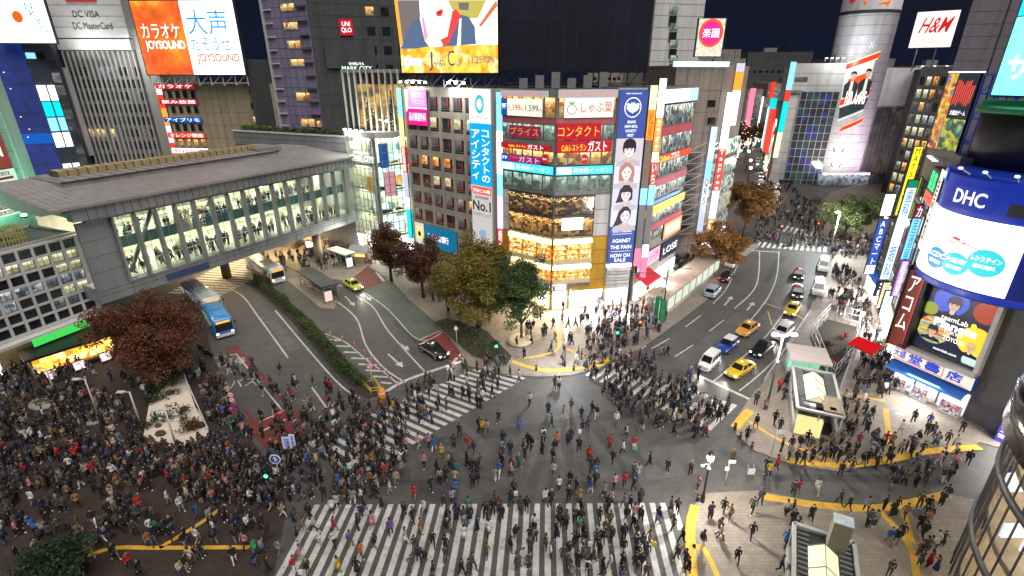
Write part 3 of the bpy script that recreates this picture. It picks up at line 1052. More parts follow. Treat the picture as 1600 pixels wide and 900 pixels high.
o,fr,r=jsign('white neon restaurant sign over the warm restaurant window','R',878,341,910,358,glow('white neon',lin((255,255,255)),2.2))
text('酒場',fr,*inner(r,.1,.5,.5,.95),T_BLU,o,d=.325);text('個室',fr,*inner(r,.55,.9,.5,.95),T_ORG,o,d=.325)
o,fr,r=jsign('white shop sign with pale lettering under the lower gold display window','R',862,445,884,452,glow('pink white sign',lin((255,238,240)),1.2))
text("ITANE",fr,*inner(r,.04,.9,.2,.8),T_RED,o,d=.325)
r2=(JL.L*.35,JL.L-.05,jz(452),jz(445))
o=sign('shop_sign','white shop sign left of the corner above the warm shop front','sign',JL,r2,glow('pink white sign',lin((255,238,240)),1.2),.1,.32)
text("L'OCC",JL,*inner(r2,.1,.96,.2,.8),T_RED,o,d=.325)
# rooftop screens and steelwork of the corner building
b=MB()
for k in range(9):
 a=Fr((-1,79),(20,82)).w(k*2.6,0,31)
 b.tube(a,(a[0],a[1],34),.09,DGREY,n=5)
 b.tube(a,(a[0]+2.4,a[1]+.4,34),.06,DGREY,n=5)
for z in(31.6,33.2):
 b.tube((-1,78.6,z),(20,81.6,z),.08,DGREY,n=5)
for k in range(6):
 b.box(WORLD,1+k*2.3,2.2+k*2.3,-79-k*.3,-77.5-k*.3,31,32.3+.4*(k%3),STEEL)
b.build('rooftop_steelwork',jt)
SCR=Fr((-1.65,77.2),(19.6,80.4))
b=MB()
SCRD=mat('unlit screen face',(0.012,0.014,0.028),0.35,0.25,0.3)
b.box(SCR,0,SCR.L,-.8,-.05,33.0,50,BLACKM)
b.box(SCR,.15,SCR.L-.15,-.05,0,33.15,50,SCRD)
SEAM=mat('screen seam',(.03,.034,.05),.5)
for k in range(1,12):b.box(SCR,SCR.L*k/12-.02,SCR.L*k/12+.02,0,.01,33.15,50,SEAM)
for k in range(1,10):b.box(SCR,.15,SCR.L-.15,0,.012,33.15+1.7*k,33.19+1.7*k,SEAM)
simple_thing('video_screen','huge unlit navy video screen on the roof of the corner building','screen',b)
# ------------------------------------------------------------------ tall banner, right of the corner building
KB=Fr((13.85,71.1),(17.75,71.75))
kt=thing('banner_tower','narrow white stair tower carrying the tall navy poster banner','building',(15.8,72,0))
shell(quadrant(KB,7),0,31.2,WHITEP,kt)
window(KB,.2,1.9,.2,3.0,SHOPG,WHITEP,kt,d=.1,mull=1,name='shop_front');window(KB,2.1,3.7,.2,3.0,SHOPC,WHITEP,kt,d=.1,mull=1,name='shop_front')
b=MB()
for k in range(6):
 b.box(KB,.1,3.8,0,.3+.2*(k%2),3.4+k*.5,3.75+k*.5,WHITEP)
b.box(KB,.1,3.8,0,.5,6.5,7.0,SHOPW)
b.build('ledge',kt)
area_light(KB.w(2,.7,3.2),KB.w(2,8,0),1200,(1,.98,.95),2.5)  # added light, stands for the lit shop fronts at street level
KF=KB.off(.35)
rK=(0.05,KB.L-.02,KF.px(965,419)[1],KF.px(990,140)[1])
zt=rK[3]
bk=sign('poster_banner','tall navy banner with a round crest and four portrait photos one above the other','banner',KB,rK,S_NAVY,.12,.35)  # front light on banner and portraits is put in as glow
zph1,zph0=KF.px(985,216)[1],KF.px(965,354)[1]
zc=KF.px(985,168)[1]
disc(KF,KB.L*.5,zc,1.15,1.25,T_WHT,bk,.0,'crest_ring',hole=.93,n=40)
b=MB()
for k in range(7):
 x=(k-3)*.2
 hh=.75-.12*abs(k-3)
 b.box(KF,KB.L*.5+x-.045,KB.L*.5+x+.045,0,.012,zc-hh,zc+hh*(.8 if k%2 else 1),T_WHT)
for q in(-.35,0,.35):
 b.box(KF,KB.L*.5-.62,KB.L*.5+.62,0.0,.009,zc+q-.05,zc+q+.05,T_WHT)
for sx in(-1,1):
 for q in range(3):
  b.poly([KF.w(KB.L*.5+sx*.45,.013,zc-.3+q*.25),KF.w(KB.L*.5+sx*.95,.013,zc-.1+q*.25),KF.w(KB.L*.5+sx*.55,.013,zc+.05+q*.25)][::sx],T_WHT)
b.build('crest',bk)
for k,tx in enumerate(('BRAND','NEW IDOL','SOCIETY','FIRST')):
 z=KF.px(985,190.5+k*7)[1]
 hw=(.55,.9,.75,.45)[k]
 text(tx,KF,KB.L*.5-hw,KB.L*.5+hw,z-.17,z+.17,T_WHT,bk,d=.0)
text('WACK OFFICIAL SITE',KF,.9,KB.L-.9,zt-.55,zt-.4,T_WHT,bk,d=0)
SKIN=glow('printed skin',lin((245,222,215)),.85);SKIN2=glow('printed skin cool',lin((226,212,216)),.85)
HAIRD=glow('printed dark hair',lin((44,34,52)),.7);HAIRB=glow('printed light brown hair',lin((178,128,120)),.75)
PBG=[glow('printed backdrop %d'%k,lin(c),.8)for k,c in enumerate(((205,196,206),(214,212,224),(200,202,220),(206,210,226)))]
TOPW=glow('printed pale clothes',lin((190,180,190)),.75)
hh=(zph1-zph0)/4
for k in range(4):
 z1_=zph1-hh*k
 r=(.06,KB.L-.03,z1_-hh+.02,z1_-.02)
 p=panel(KF,r,PBG[k],bk,0.0,'photo_panel',.008)
 portrait(KF,KB.L*(.5,.47,.52,.55)[k],z1_-hh*.5,hh*.62,bk,0.01,(SKIN,SKIN,SKIN2,SKIN2)[k],(HAIRD,HAIRB,HAIRD,HAIRD)[k],TOPW,(0,1,2,3)[k])
zz=[KF.px(970,v)[1]for v in(362,376,386,399,406,413)]
text('2018.11.14 RELEASE',KF,.6,KB.L-.6,zz[0]-.1,zz[0]+.1,T_WHT,bk,d=0)
text('AGAINST',KF,.6,KB.L-.6,zz[1]-.28,zz[1]+.28,T_WHT,bk,d=0);text('THE PAIN',KF,.4,KB.L-.4,zz[2]-.28,zz[2]+.28,T_WHT,bk,d=0)
text('NOW ON',KF,.5,KB.L-.5,zz[3]-.28,zz[3]+.28,T_WHT,bk,d=0);text('SALE',KF,1.1,KB.L-1.1,zz[4]-.26,zz[4]+.26,T_WHT,bk,d=0)
b=MB()
for z in(zz[0]-.35,(zz[2]+zz[3])/2):
 b.box(KF,.5,KB.L-.5,0,.01,z-.02,z+.02,T_WHT)
for k in range(5):
 x=.55+k*.6
 b.box(KF,x,x+.4,0,.01,zz[5]-.16,zz[5]+.16,T_WHT)
b.build('small_logo',bk)
# ------------------------------------------------------------------ building with red bands, running back along the road
RF=Fr((18.3,71.8),(28.6,85.2))
rt=thing('red_band_building','glazed shop building with red spandrel bands along the main road','building',(18.3,71.8,0))
shell([RF.o,RF.e,(18,92),(8,86),(16.5,79)],0,31.2,CONC,rt)
def rz(v,u=1050):
 return RF.px(u,v)[1]
REDB=mat('crimson band panel',(0.58,0.10,0.14),0.5,.15,1)
b=MB()
lev=[rz(v)for v in(158,190,202,234,250,262,280,296,318,338,352,378)]
SHELFG=lit('shop floor through glass',[lin((150,175,170)),lin((225,230,215)),lin((95,125,120)),lin((60,75,80)),lin((190,205,190)),lin((240,235,200)),lin((120,130,150))],1.15,1.5,room=True)
bands=[(30.6,29.0,'top'),(28.9,25.9,'w'),(25.9,24.7,'r'),(24.7,21.9,'w'),(20.9,18.6,'w'),(18.6,17.5,'r'),(17.5,15.6,'w'),(13.4,11.7,'w'),(11.7,10.8,'r'),(10.8,9.0,'w')]
for z1_,z0_,k in bands:
 if k=='r':
  b.box(RF,0,RF.L,0,.22,z0_,z1_,REDB)
 elif k=='w':
  for q in range(10):
   s0=RF.L*q/10+.05
   window(RF,s0,s0+RF.L/10-.1,z0_+.08,z1_-.05,SHELFG,STEEL,rt,d=.06,bar=.06,mull=1,tran=1)
b.build('band',rt)
def rsign(label,z0_,z1_,s0,s1,m,d1=.4,name='band_sign'):
 r=(s0,s1,z0_,z1_)
 return sign(name,label,'sign',RF,r,m,.1,d1),r
o,r=rsign('long white rooftop band sign with a red end panel on the red banded building',29.1,30.9,.3,RF.L-.1,WSIGN)
panel(RF,inner(r,0,.2,0,1),glow('coral sign face',lin((250,90,80)),1),o,.402);panel(RF,inner(r,.78,1,0,1),glow('sky sign face',lin((170,215,255)),1.1),o,.402)
text('レンタル',RF,*inner(r,.03,.17,.2,.8),T_WHT,o,d=.42);text('カラオケ館',RF,*inner(r,.26,.7,.2,.8),glow('pale lettering',lin((225,215,220)),.9),o,d=.41)
o,r=rsign('red and orange snack shop band sign with yellow script on the red banded building',21.0,22.0,.2,RF.L-.1,glow('red orange sign',lin((235,60,30)),1.0))
text('Calbee',RF,*inner(r,.22,.48,.1,.9),T_YEL,o,d=.41);text('プラス',RF,*inner(r,.5,.7,.05,.98),T_WHT,o,d=.41)
text('渋谷店',RF,*inner(r,.74,.95,.2,.8),T_ORG,o,d=.41)
o,r=rsign('plain bright yellow band sign on the red banded building',13.5,14.8,.1,RF.L-.1,glow('yellow sign face',lin((255,205,10)),1.1))
o,r=rsign('row of bright blue window stickers above the yellow band',15.0,15.55,.2,RF.L*.85,glow('bright blue sticker',lin((30,110,215)),.9))
o,r=rsign('white and orange lit sign with red kanji low on the red banded building',8.2,10.8,RF.L*.55,RF.L-.1,glow('orange white sign',lin((255,150,90)),1.3))
text('居酒屋',RF,*inner(r,.08,.92,.2,.8),T_WHT,o,d=.41)
o,r=rsign('pink and white lit shop sign above the red awning',5.2,7.6,.3,RF.L*.5,glow('pink shop sign',lin((255,150,175)),1.3))
text('ドラッグ',RF,*inner(r,.06,.94,.2,.8),T_RED,o,d=.41)
o,r=rsign('dark blue shop sign with big white letters beside the pink shop sign',4.6,7.4,RF.L*.55,RF.L-.1,glow('dark blue grey sign',lin((45,52,75)),.7))
text('LOSE',RF,*inner(r,.1,.9,.3,.7),T_WHT,o,d=.41)
b=MB()
b.poly([RF.w(.3,.1,4.6),RF.w(.3,2.3,3.7),RF.w(5.5,2.3,3.7),RF.w(5.5,.1,4.6)],glow('lit red awning cloth',lin((200,30,50)),.45))
b.poly([RF.w(.3,2.3,3.7),RF.w(.3,2.3,3.4),RF.w(5.5,2.3,3.4),RF.w(5.5,2.3,3.7)],REDF)
b.poly([RF.w(.3,.1,4.6),RF.w(.3,2.3,3.4),RF.w(.3,2.3,3.7)],REDF);b.poly([RF.w(5.5,.1,4.6),RF.w(5.5,2.3,3.7),RF.w(5.5,2.3,3.4)],REDF)
b.build('awning',rt)
area_light(RF.w(3,2.6,3.3),RF.w(4,6,0),700,(1,.9,.9),2.5)  # lights added before the shop fronts, no lamp stands here
area_light(RF.w(11,1.0,3.3),RF.w(11,6,0),1100,(1,.98,.95),3)
window(RF,.2,RF.L*.5,.15,3.3,SHOPG,WHITEP,rt,d=.08,mull=3,name='shop_front');window(RF,RF.L*.52,RF.L-.1,.15,3.3,SHOPC,WHITEP,rt,d=.08,mull=3,name='shop_front')
# blade sign columns at the near corner of the banded building
def blade(label,x,y,z0_,z1_,wd,cols,yaw=None,tx=None,group=None,tm=None):
 """a tall narrow sign box standing off a wall, lit on its faces; cols: (material, share)"""
 fr=Fr((x,y),(x+math.cos(yaw or 0)*wd,y+math.sin(yaw or 0)*wd))
 b=MB()
 tot=sum(c[1]for c in cols);z=z1_
 segs=[]
 for m,sh in cols:
  h_=(z1_-z0_)*sh/tot
  b.box(fr,0,wd,-.35,0,z-h_+.05,z,m)
  segs.append((z-h_+.05,z));z-=h_
 b.box(fr,-.04,wd+.04,-.3,-.05,z0_,z1_+.1,DGREY)
 o=tag(b.build('blade_sign'),label,'sign',group)
 for q in(tx or[]):
  k,s=q[0],q[1]
  vtext(s,fr,wd*.18,wd*.82,segs[k][0]+.15,segs[k][1]-.15,q[2],o,d=0.004)
 return o
S_ORG=glow('orange blade face',lin((255,150,50)),1.2);S_PINK=glow('pink blade face',lin((255,120,150)),1.2);S_TEAL=glow('teal blade face',lin((0,195,200)),1.3)
S_LBLU=glow('light blue blade face',lin((130,205,255)),1.3);S_YEL=glow('pale yellow blade face',lin((255,235,150)),1.2);S_DRED=glow('red blade face',lin((225,60,45)),1.0)
WHT2=glow('white blade face',lin((255,255,255)),1.6)
blade('column of stacked sign boxes, white over orange, beside the navy banner',18.0,71.3,6.5,31.5,.95,[(glow('cream blade',lin((235,235,190)),1.0),3.3),(S_ORG,4.2),(mat('grey brown blade',(.3,.24,.2),.5),7),(S_LBLU,2.6),(GREYM,7),(S_PINK,3)],tx=[(1,'松屋',T_RED)])
blade('taller sign column, white, orange, red and pale blue, at the red banded building',19.4,72.4,4.2,32.3,.9,[(WHT2,5),(S_ORG,4.6),(WHT2,1.4),(S_DRED,3.2),(S_LBLU,3),(GREYM,6),(WHT2,2),(S_PINK,3.4)],tx=[(1,'カラオケ',T_WHT),(3,'いち',T_WHT)])
# ------------------------------------------------------------------ grey office building with red window frames
IF=Fr((-17.6,88.9),(-2.3,76.2))
CONCW=mat('warm grey office wall',(.40,.365,.315),.8,.12,.5)
it=thing('grey_office_building','grey office building with rows of red framed windows behind the golden tree','building',(-10,82.5,0))
shell(quadrant(IF,12),0,31.0,CONCW,it)
cols=even(.5,IF.L-3.4,6,2.05)
def iz(v):return IF.px(700,v)[1]
rows=[]
zb=31.0-1.4
for k in range(8):
 rows.append((zb-2.1,zb));zb-=3.05
rows=rows[::-1]
frame_wall(IF,0,IF.L-.05,0,31.0,cols,rows,CONCW,it,.22)
rr=random.Random(3)
for ri,(z0_,z1_)in enumerate(rows):
 for ci,(s0,s1)in enumerate(cols):
  b=MB()
  warm=(ri==4 and ci in(1,2,3))or(ri==2 and ci==5)
  g_=WIN_ORG if warm else rr.choice([WIN_DIM,WIN_DIM,WIN_DIM,WIN_CREAM if ri in(3,6)else WIN_DIM,TEALG])
  b.box(IF,s0+.05,s1-.5,.03,.06,z0_+.6,z1_,g_)
  b.box(IF,s1-.5,s1-.02,.03,.05,z0_+.6,z1_,DARKG)
  b.box(IF,s0+.02,s1-.02,.03,.1,z0_,z0_+.55,DGREY)
  b.box(IF,s1-.6,s1-.48,.03,.14,z0_+.58,z1_,REDF)
  if ri<5:
   b.box(IF,s0+.02,s1-.5,.03,.13,z0_+.55,z0_+.7,REDF)
  b.box(IF,s0,s1,.03,.2,z0_+.3,z0_+.36,STEEL)
  b.build('window',it)
IX=IF.off(.4)
o=sign('clinic_sign','two part pink clinic signboard at the top of the grey office building','sign',IF,(1.0,6.1,*IX.px(660,196)[1:],*IX.px(660,140)[1:]),glow('magenta clinic face',lin((225,20,130)),.95),.4,.6)
r=(1.0,6.1,IX.px(660,196)[1],IX.px(660,140)[1])
panel(IF,inner(r,0,1,.5,1),glow('pink clinic face',lin((245,130,215)),1.0),o,.602);panel(IF,inner(r,0,1,.47,.5),T_WHT,o,.604)
shape(IF,[(r[0],r[3]),(r[0]+.9,r[3]),(r[0]+.5,r[2]+2.2),(r[0],r[2]+1.9)],glow('cream portrait edge',lin((255,225,170)),1),o,.62)
text('品川スキン\nクリニック',IF,*inner(r,.3,.9,.58,.93),glow('pale pink white',lin((255,225,245)),1.1),o,d=.622)
text('品川美容外科',IF,*inner(r,.14,.93,.12,.36),T_WHT,o,d=.622)
# tall eye care banner
eb0,eb1=IX.px(736,250)[0],IX.px(768,250)[0]
EB=IF.off(.42)
zE=[IX.px(752,v)[1]for v in(139,193,290,303,311,330,338,368)]
bt=thing('wall_banner','tall white and blue contact lens banner at the right end of the grey office building','banner',IF.w(eb0,.4,zE[7]))
panel(EB,(eb0,eb1,zE[1],zE[0]),glow('white grey banner',lin((228,230,236)),.9),bt,0,'banner_top',.08)
panel(EB,(eb0,eb1,zE[2],zE[1]),glow('eye blue banner',lin((0,160,225)),.95),bt,0,'banner_panel',.08)
panel(EB,(eb0,eb1,zE[7]-2,zE[2]),glow('warm grey banner',lin((205,200,200)),.75),bt,0,'banner_foot',.08)
cx=(eb0+eb1)/2
disc(EB,cx,(zE[0]+zE[1])/2+.3,.85,1.25,glow('turquoise ring',lin((0,185,195)),.9),bt,.085,'ring_logo',hole=.62)
text('eyecity',EB,eb0+.5,eb1-.5,zE[1]+.5,zE[1]+1.1,glow('silver lettering',lin((190,195,205)),.8),bt,d=.085)
vtext('コンタクトの',EB,cx+.2,eb1-.25,zE[2]+.6,zE[1]-.9,T_WHT,bt,d=.085);vtext('アイシティ',EB,eb0+.25,cx-.1,zE[2]+.9,zE[1]-.9,T_WHT,bt,d=.085)
panel(EB,(eb0+.2,eb1-.1,zE[3],zE[2]-.2),S_DRED,bt,.082,'red_flash');text('渋谷ビル6階',EB,eb0+.4,eb1-.3,zE[3]+.2,zE[2]-.45,T_WHT,bt,d=.1)
text('利用者数',EB,eb0+.7,eb1-.6,zE[4],zE[3]-.35,T_BLK,bt,d=.085)
text('No.1',EB,eb0+.25,eb1-.2,zE[5]+.1,zE[4]-.25,T_BLK,bt,d=.085,bold=.02);text('コンタクトショップ',EB,eb0+.2,eb1-.2,zE[6],zE[5]-.2,T_BLK,bt,d=.085)
disc(EB,cx+.1,zE[7]+.4,.8,.7,glow('pale lens print',lin((150,180,215)),.7),bt,.085,'lens_picture')
# bank sign low on the building
r=(3.6,11.5,IX.px(690,382)[1]-1.0,IX.px(690,351)[1]-.6)
o=sign('bank_sign','dark teal bank signboard partly hidden by the golden tree','sign',IF,r,glow('teal bank face',lin((10,110,150)),.75),.4,.6)
text('三井住友銀行',IF,*inner(r,.1,.75,.35,.65),T_WHT,o,d=.62)
r=(1.0,3.4,r[2],r[3])
o=sign('bank_emblem_sign','white panel with a small coloured square emblem beside the teal bank sign','sign',IF,r,glow('white bank face',lin((215,220,210)),.7),.4,.6)
panel(IF,inner(r,.25,.75,.3,.8),T_YEL,o,.62);disc(IF,(r[0]+r[1])/2,(r[2]+r[3])/2,.4,.5,T_BLK,o,.64,'emblem')
# sign columns at both ends
blade('cyan, cream and red sign column left of the grey office building',-18.7,88.6,5.5,30.8,1.0,[(glow('aqua blade',lin((140,235,245)),1.2),4.2),(S_YEL,4.4),(S_DRED,4),(glow('navy white blade',lin((190,200,225)),.9),4),(WHT2,2),(S_TEAL,5)],yaw=-.6,tx=[(2,'居酒屋',T_WHT)])
blade('thin sign column of pale blue, white and red boxes between the grey and corner buildings',-2.2,75.3,4.0,30.6,.95,[(S_LBLU,5),(WHT2,6),(S_LBLU,3),(glow('lilac blade',lin((235,205,250)),1.2),5),(S_DRED,4),(WHT2,3)],yaw=-.5,tx=[(4,'焼肉',T_WHT)])
# roof lamps
b=MB()
for s0,s1 in((.5,6.4),(11.5,14.6)):
 b.tube(IF.w(s0,.9,31.9),IF.w(s1,.9,31.9),.05,STEEL,n=5)
 n=int((s1-s0)/1.2)+1
 for k in range(n):
  s=s0+(s1-s0)*k/max(1,n-1)
  b.tube(IF.w(s,.0,31.0),IF.w(s,.9,31.9),.04,STEEL,n=5)
  b.box(IF,s-.15,s+.15,.7,1.1,31.5,31.8,glow('floodlight lens',lin((255,255,240)),4))
b.build('sign_floodlights',it)
area_light(IF.w(3.5,2.2,31.9),IF.w(4,0,24),420,size=3)
area_light(IF.w(12.5,2.2,31.9),IF.w(12.5,0,24),380,size=2)
# race advertisement screen on the office roof
JCF=Fr((-16.3,82.4),(-1.95,77.6))
zb,zt2=33.0,49.0
b=MB()
b.box(JCF,-.2,JCF.L+.2,-.9,0,zb-.3,zt2,BLACKM)
jc=simple_thing('billboard_screen','huge lit billboard of a person in a blue jacket over an orange strip','screen',b)
zs=JCF.px(700,71)[1]
def jc_(u,v):return JCF.px(u,v)
panel(JCF,(0,JCF.L,zs,zt2),glow('billboard white',lin((255,250,246)),1.5),jc,.002,'picture_ground',.01)
panel(JCF,(0,JCF.L,zb,zs),lit('billboard amber',[lin((255,190,40)),lin((255,215,80)),lin((250,165,30)),lin((255,235,150))],1.15,.45),jc,.002,'picture_strip',.012)
def jshape(pts,m,k,name='picture'):
 shape(JCF,[jc_(*p)for p in pts],m,jc,.014+.004*k,name,.004)
GB=glow('billboard grey blue',lin((88,108,140)),.9);RS=glow('billboard red',lin((235,70,65)),1.0);SK=glow('billboard skin',lin((255,244,235)),1.1)
jshape([(617,0),(655,0),(657,30),(640,60),(626,70)],glow('billboard taupe',lin((120,110,112)),.9),0)
jshape([(616,0),(621,0),(630,70),(625,72)],glow('billboard orange',lin((250,170,70)),1),1)
jshape([(700,0),(760,0),(747,28),(725,30),(706,14)],glow('billboard olive',lin((190,180,90)),.9),0)
jshape([(716,4),(733,4),(732,16),(718,15)],glow('billboard grey',lin((115,110,105)),.9),1)
jshape([(626,76),(636,50),(645,34),(660,27),(672,60),(680,71),(650,76)],GB,1)
jshape([(690,73),(712,30),(720,23),(732,26),(742,42),(744,69)],GB,1)
jshape([(656,28),(662,20),(700,12),(712,18),(700,62),(690,73),(672,74),(664,64)],glow('billboard shirt',lin((255,255,255)),1.2),2)
jshape([(707,17),(713,14),(720,24),(702,66),(694,73),(688,62),(699,57)],RS,3)
jshape([(659,28),(662,26),(669,58),(664,64)],glow('billboard pink',lin((245,150,190)),1),3)
jshape([(718,30),(721,28),(720,71),(714,72)],glow('billboard shirt',lin((255,255,255)),1.2),3)
jshape([(655,0),(696,0),(697,16),(690,32),(680,40),(668,34),(658,20)],SK,3)
jshape([(682,18),(690,14),(693,17),(690,25),(684,26),(681,22)],RS,4)
jshape([(684,20),(689,18),(690,20),(686,22)],glow('billboard dark red',lin((120,30,40)),.8),5)
jshape([(680,3),(690,2),(688,7),(682,7)],glow('billboard skin shade',lin((250,215,195)),1),4)
jshape([(776,0),(777,10),(752,42),(748,40),(768,10)],glow('billboard rust',lin((210,120,80)),.9),1)
def jt_(s,u0,v0,u1,v1,m,**k):
 r=JCF.rect(u0,v0,u1,v1)
 text(s,JCF,*r,m,jc,d=.03,**k)
PURP=glow('billboard violet lettering',lin((105,75,135)),.8)
jt_('J',669,81,677,111,PURP);jt_('APAN',677,93,696,103,PURP);jt_('C',699,79,711,103,PURP);jt_('UP',712,93,723,103,PURP);jt_('11.25',732,88,753,99,PURP);jt_('SUN',755,88,771,98,PURP)
r=JCF.rect(632,91,659,102);panel(JCF,inner(r,0,.4,0,1),T_WHT,jc,.016);panel(JCF,inner(r,.46,1,0,1),T_WHT,jc,.016)
shape(JCF,[(inner(r,.2,.2,.2,.8)[0]+q[0],(r[2]+r[3])/2+q[1])for q in((-.12,0),(0,-.4),(.12,0),(0,.4))],T_RED,jc,.032)
b=MB()
for k in range(8):
 a=JCF.w(JCF.L*k/7,-.5,31);c=JCF.w(JCF.L*k/7,-.5,33)
 b.tube(a,c,.1,DGREY,n=5);b.tube(a,JCF.w(JCF.L*min(7,k+1)/7,-.5,33),.06,STEEL,n=5)
b.build('support_truss',jc)
# ------------------------------------------------------------------ left: station building, bridge, towers
# station office block with a grid of square windows
SF=Fr((-62.0,41.2),(-54.0,61.0))
st=thing('station_building','pale station block with a grid of square windows, some lit, beside the glazed bridge','building',(-58,51,0))
shell(quadrant(SF,9),4.6,14.6,CONC,st,parapet=.35)
LGREY=mat('pale grey frame',(0.5,0.5,0.51),0.6,.12,1)
ncol=13
cols=[(SF.L-.35-1.52*(k+1)+.14,SF.L-.35-1.52*k-.14)for k in range(ncol)][::-1]
rows=[(4.95+1.38*k,4.95+1.38*k+1.1)for k in range(7)]
frame_wall(SF,0,SF.L,4.6,14.6,cols,rows,LGREY,st,.3)
rr=random.Random(11)
for ri,(z0_,z1_)in enumerate(rows):
 for ci,(s0,s1)in enumerate(cols[2:]):
  k=ncol-3-ci
  gm=DARKG
  if ri==5:gm=WIN_CREAM if k>0 else WIN_CREAM
  elif ri==3:gm=WIN_BLUE
  elif ri==4:gm=DARKG if k>1 else WIN_CREAM
  elif ri==2:gm=WIN_BLUE if k>4 else(TEALG if k>1 else WIN_CREAM)
  elif ri==1:gm=TEALG if rr.random()<.6 else WIN_DIM
  elif ri==6:gm=TEALG
  window(SF,s0,s1,z0_,z1_,gm,BLACKM,st,d=.05,bar=.05,mull=1,tran=1)
  # storey under it, set back, with lit shop fronts and a canopy
UF=SF.off(-1.2)
b=MB()
b.prism(ccw(quadrant(UF,7.5)),0,4.6,mat('warm underside wall',(.3,.27,.22),.8,.15));b.build('ground_storey',st)
b=MB()
b.box(SF,0,SF.L,-1.1,1.4,4.2,4.55,LGREY)
b.box(SF,2.5,12.5,-1.0,1.2,4.12,4.19,glow('cream soffit light',lin((255,225,160)),1.5))
b.box(SF,12.8,SF.L-2.5,1.41,1.5,3.4,4.3,glow('green light band',lin((70,215,90)),.75))
b.build('canopy',st)
for s0 in(4.5,6.6,8.7):
 window(UF,s0,s0+1.6,.3,2.6,SHOPC,GREYM,st,d=.1,name='shop_front')
 # kiosk under a dark tent roof, glowing orange
kf=Fr((-54.8,50.3),(-49.9,56.6))
kt_=thing('market_kiosk','orange lit food kiosk under a dark roof beside the station block','kiosk',(-53,53,0))
b=MB();b.box(kf,0,kf.L,-3.0,-.2,0,2.9,mat('kiosk wood',(.2,.13,.07),.7));b.box(kf,-.4,kf.L+.4,-3.4,.4,2.9,3.15,BLACKM);b.build('stall',kt_)
b=MB();b.box(kf,.2,kf.L-.2,-.2,-.1,1.0,2.6,lit('orange kiosk interior',[lin((255,170,50)),lin((255,200,90)),lin((220,120,30)),lin((255,225,140))],2.2,1.6));b.build('counter',kt_)
b=MB();b.box(kf,0,kf.L,-.2,.5,.8,1.0,mat('kiosk wood',(.2,.13,.07)));b.build('shelf',kt_)
PINKS=lit('pink poster light',[lin((255,235,240)),lin((250,200,215)),lin((255,250,250)),lin((235,150,175))],1.3,3)
for k in range(3):
 f=Fr(kf.w(.6+2.6*k,1.6,0)[:2],kf.w(1.9+2.6*k,1.6,0)[:2])
 b=MB();b.box(f,0,1.2,-.15,0,.5,1.7,DGREY);b.box(f,.08,1.12,0,.02,.58,1.62,PINKS);b.box(f,.1,.2,-.1,-.05,.13,.5,DGREY);b.box(f,1.0,1.1,-.1,-.05,.13,.5,DGREY)
 simple_thing('advert_board',('lit pink poster board nearest the station corner of the orange kiosk','lit pink poster board at the middle of the orange kiosk','lit pink poster board at the tree end of the orange kiosk')[k],'sign board',b,'poster boards by the kiosk')
 # roof plant on the block
ROOFGR=mat('greenish metal',(0.22,0.32,0.27),0.6,.2,1)
for k,(s,d,w_,l,h)in enumerate(((12.6,-3.6,2.6,1.8,2.2),(10.8,-2.6,1.4,1.2,1.1),(15.2,-4.5,1.6,1.6,1.4))):
 b=MB();b.box(SF,s,s+w_,d,d+l,14.62,14.62+h,ROOFGR);b.box(SF,s+.1,s+w_-.1,d-.02,d+l+.02,14.62+h*.35,14.62+h*.45,DGREY)
 b.lathe(SF.w(s+w_/2,d+l/2,0),[(.5,14.6+h),(.5,14.7+h)],DGREY)
 simple_thing('rooftop_unit',('large green tinted roof unit on the station block','small pale roof unit at the edge of the station block roof','roof unit beside the bridge end on the station block')[k],'machine',b,'machines on the station roof')
b=MB()
for k in range(7):
 s=15.0+.32*k
 for z in(15.2,15.9,16.6):
  b.box(SF,14.8,17.2,-1.4-.02*k,-1.34-.02*k,z,z+.08,mat('yellow scaffold',(.5,.42,.08),.6))
 b.box(SF,s,s+.06,-1.5,-1.3,14.6,17.0,mat('yellow scaffold',(.5,.42,.08),.6))
simple_thing('yellow_barrier','yellow lattice barrier on the roof of the station block','barrier',b)
# department store wall with red and white sale banners
DF=Fr((-69.4,46.0),(-67.8,73.1))
dt=thing('department_store','tall green lit department store wall with red sale banners above the station block','building',(-69,60,0))
PALEG=mat('pale green panel wall',(0.34,0.42,0.38),0.7,.1,.4)
shell(quadrant(DF,14),0,46,PALEG,dt)
b=MB()
for k in range(12):
 z=16+k*2.4
 b.box(DF,0,DF.L,0,.012,z,z+.04,DGREY)
for k in range(9):
 b.box(DF,k*3.3,k*3.3+.04,0,.014,14,46,DGREY)
b.box(DF,DF.L-1.6,DF.L,0.0,.3,0,46,PALEG)
b.build('panel_joints',dt)
r=(DF.px(0,60,.4)[0],DF.px(30,262,.4)[0],DF.px(20,262,.4)[1],40)
r=(16.0,24.4,DF.px(12,262,.3)[1],40)
BRN=glow('brick red banner',lin((140,58,50)),.6)
o=sign('sale_banner','brick red banner with white kanji on the green lit department store','banner',DF,r,BRN,.05,.3)
vtext('受付中',DF,r[0]+5.6,r[1]-.6,r[2]+.6,r[2]+10,T_WHT,o,d=.31)
r2=(r[0]+1.8,r[1]+.1,DF.px(40,330,.3)[1],r[2]-.15)
CRM=glow('cream banner',lin((200,215,200)),.65);MRN=glow('maroon banner lettering',lin((130,45,55)),.6)
o=sign('gift_banner','white banner with maroon writing about 800 gifts on the department store','banner',DF,r2,CRM,.05,.3)
hz=r2[3]-r2[2]
text('全 国',DF,r2[0]+1.2,r2[1]-.9,r2[3]-.13*hz,r2[3]-.04*hz,MRN,o,d=.31)
panel(DF,(r2[0]+.8,r2[1]-.5,r2[3]-.22*hz,r2[3]-.16*hz),MRN,o,.302)
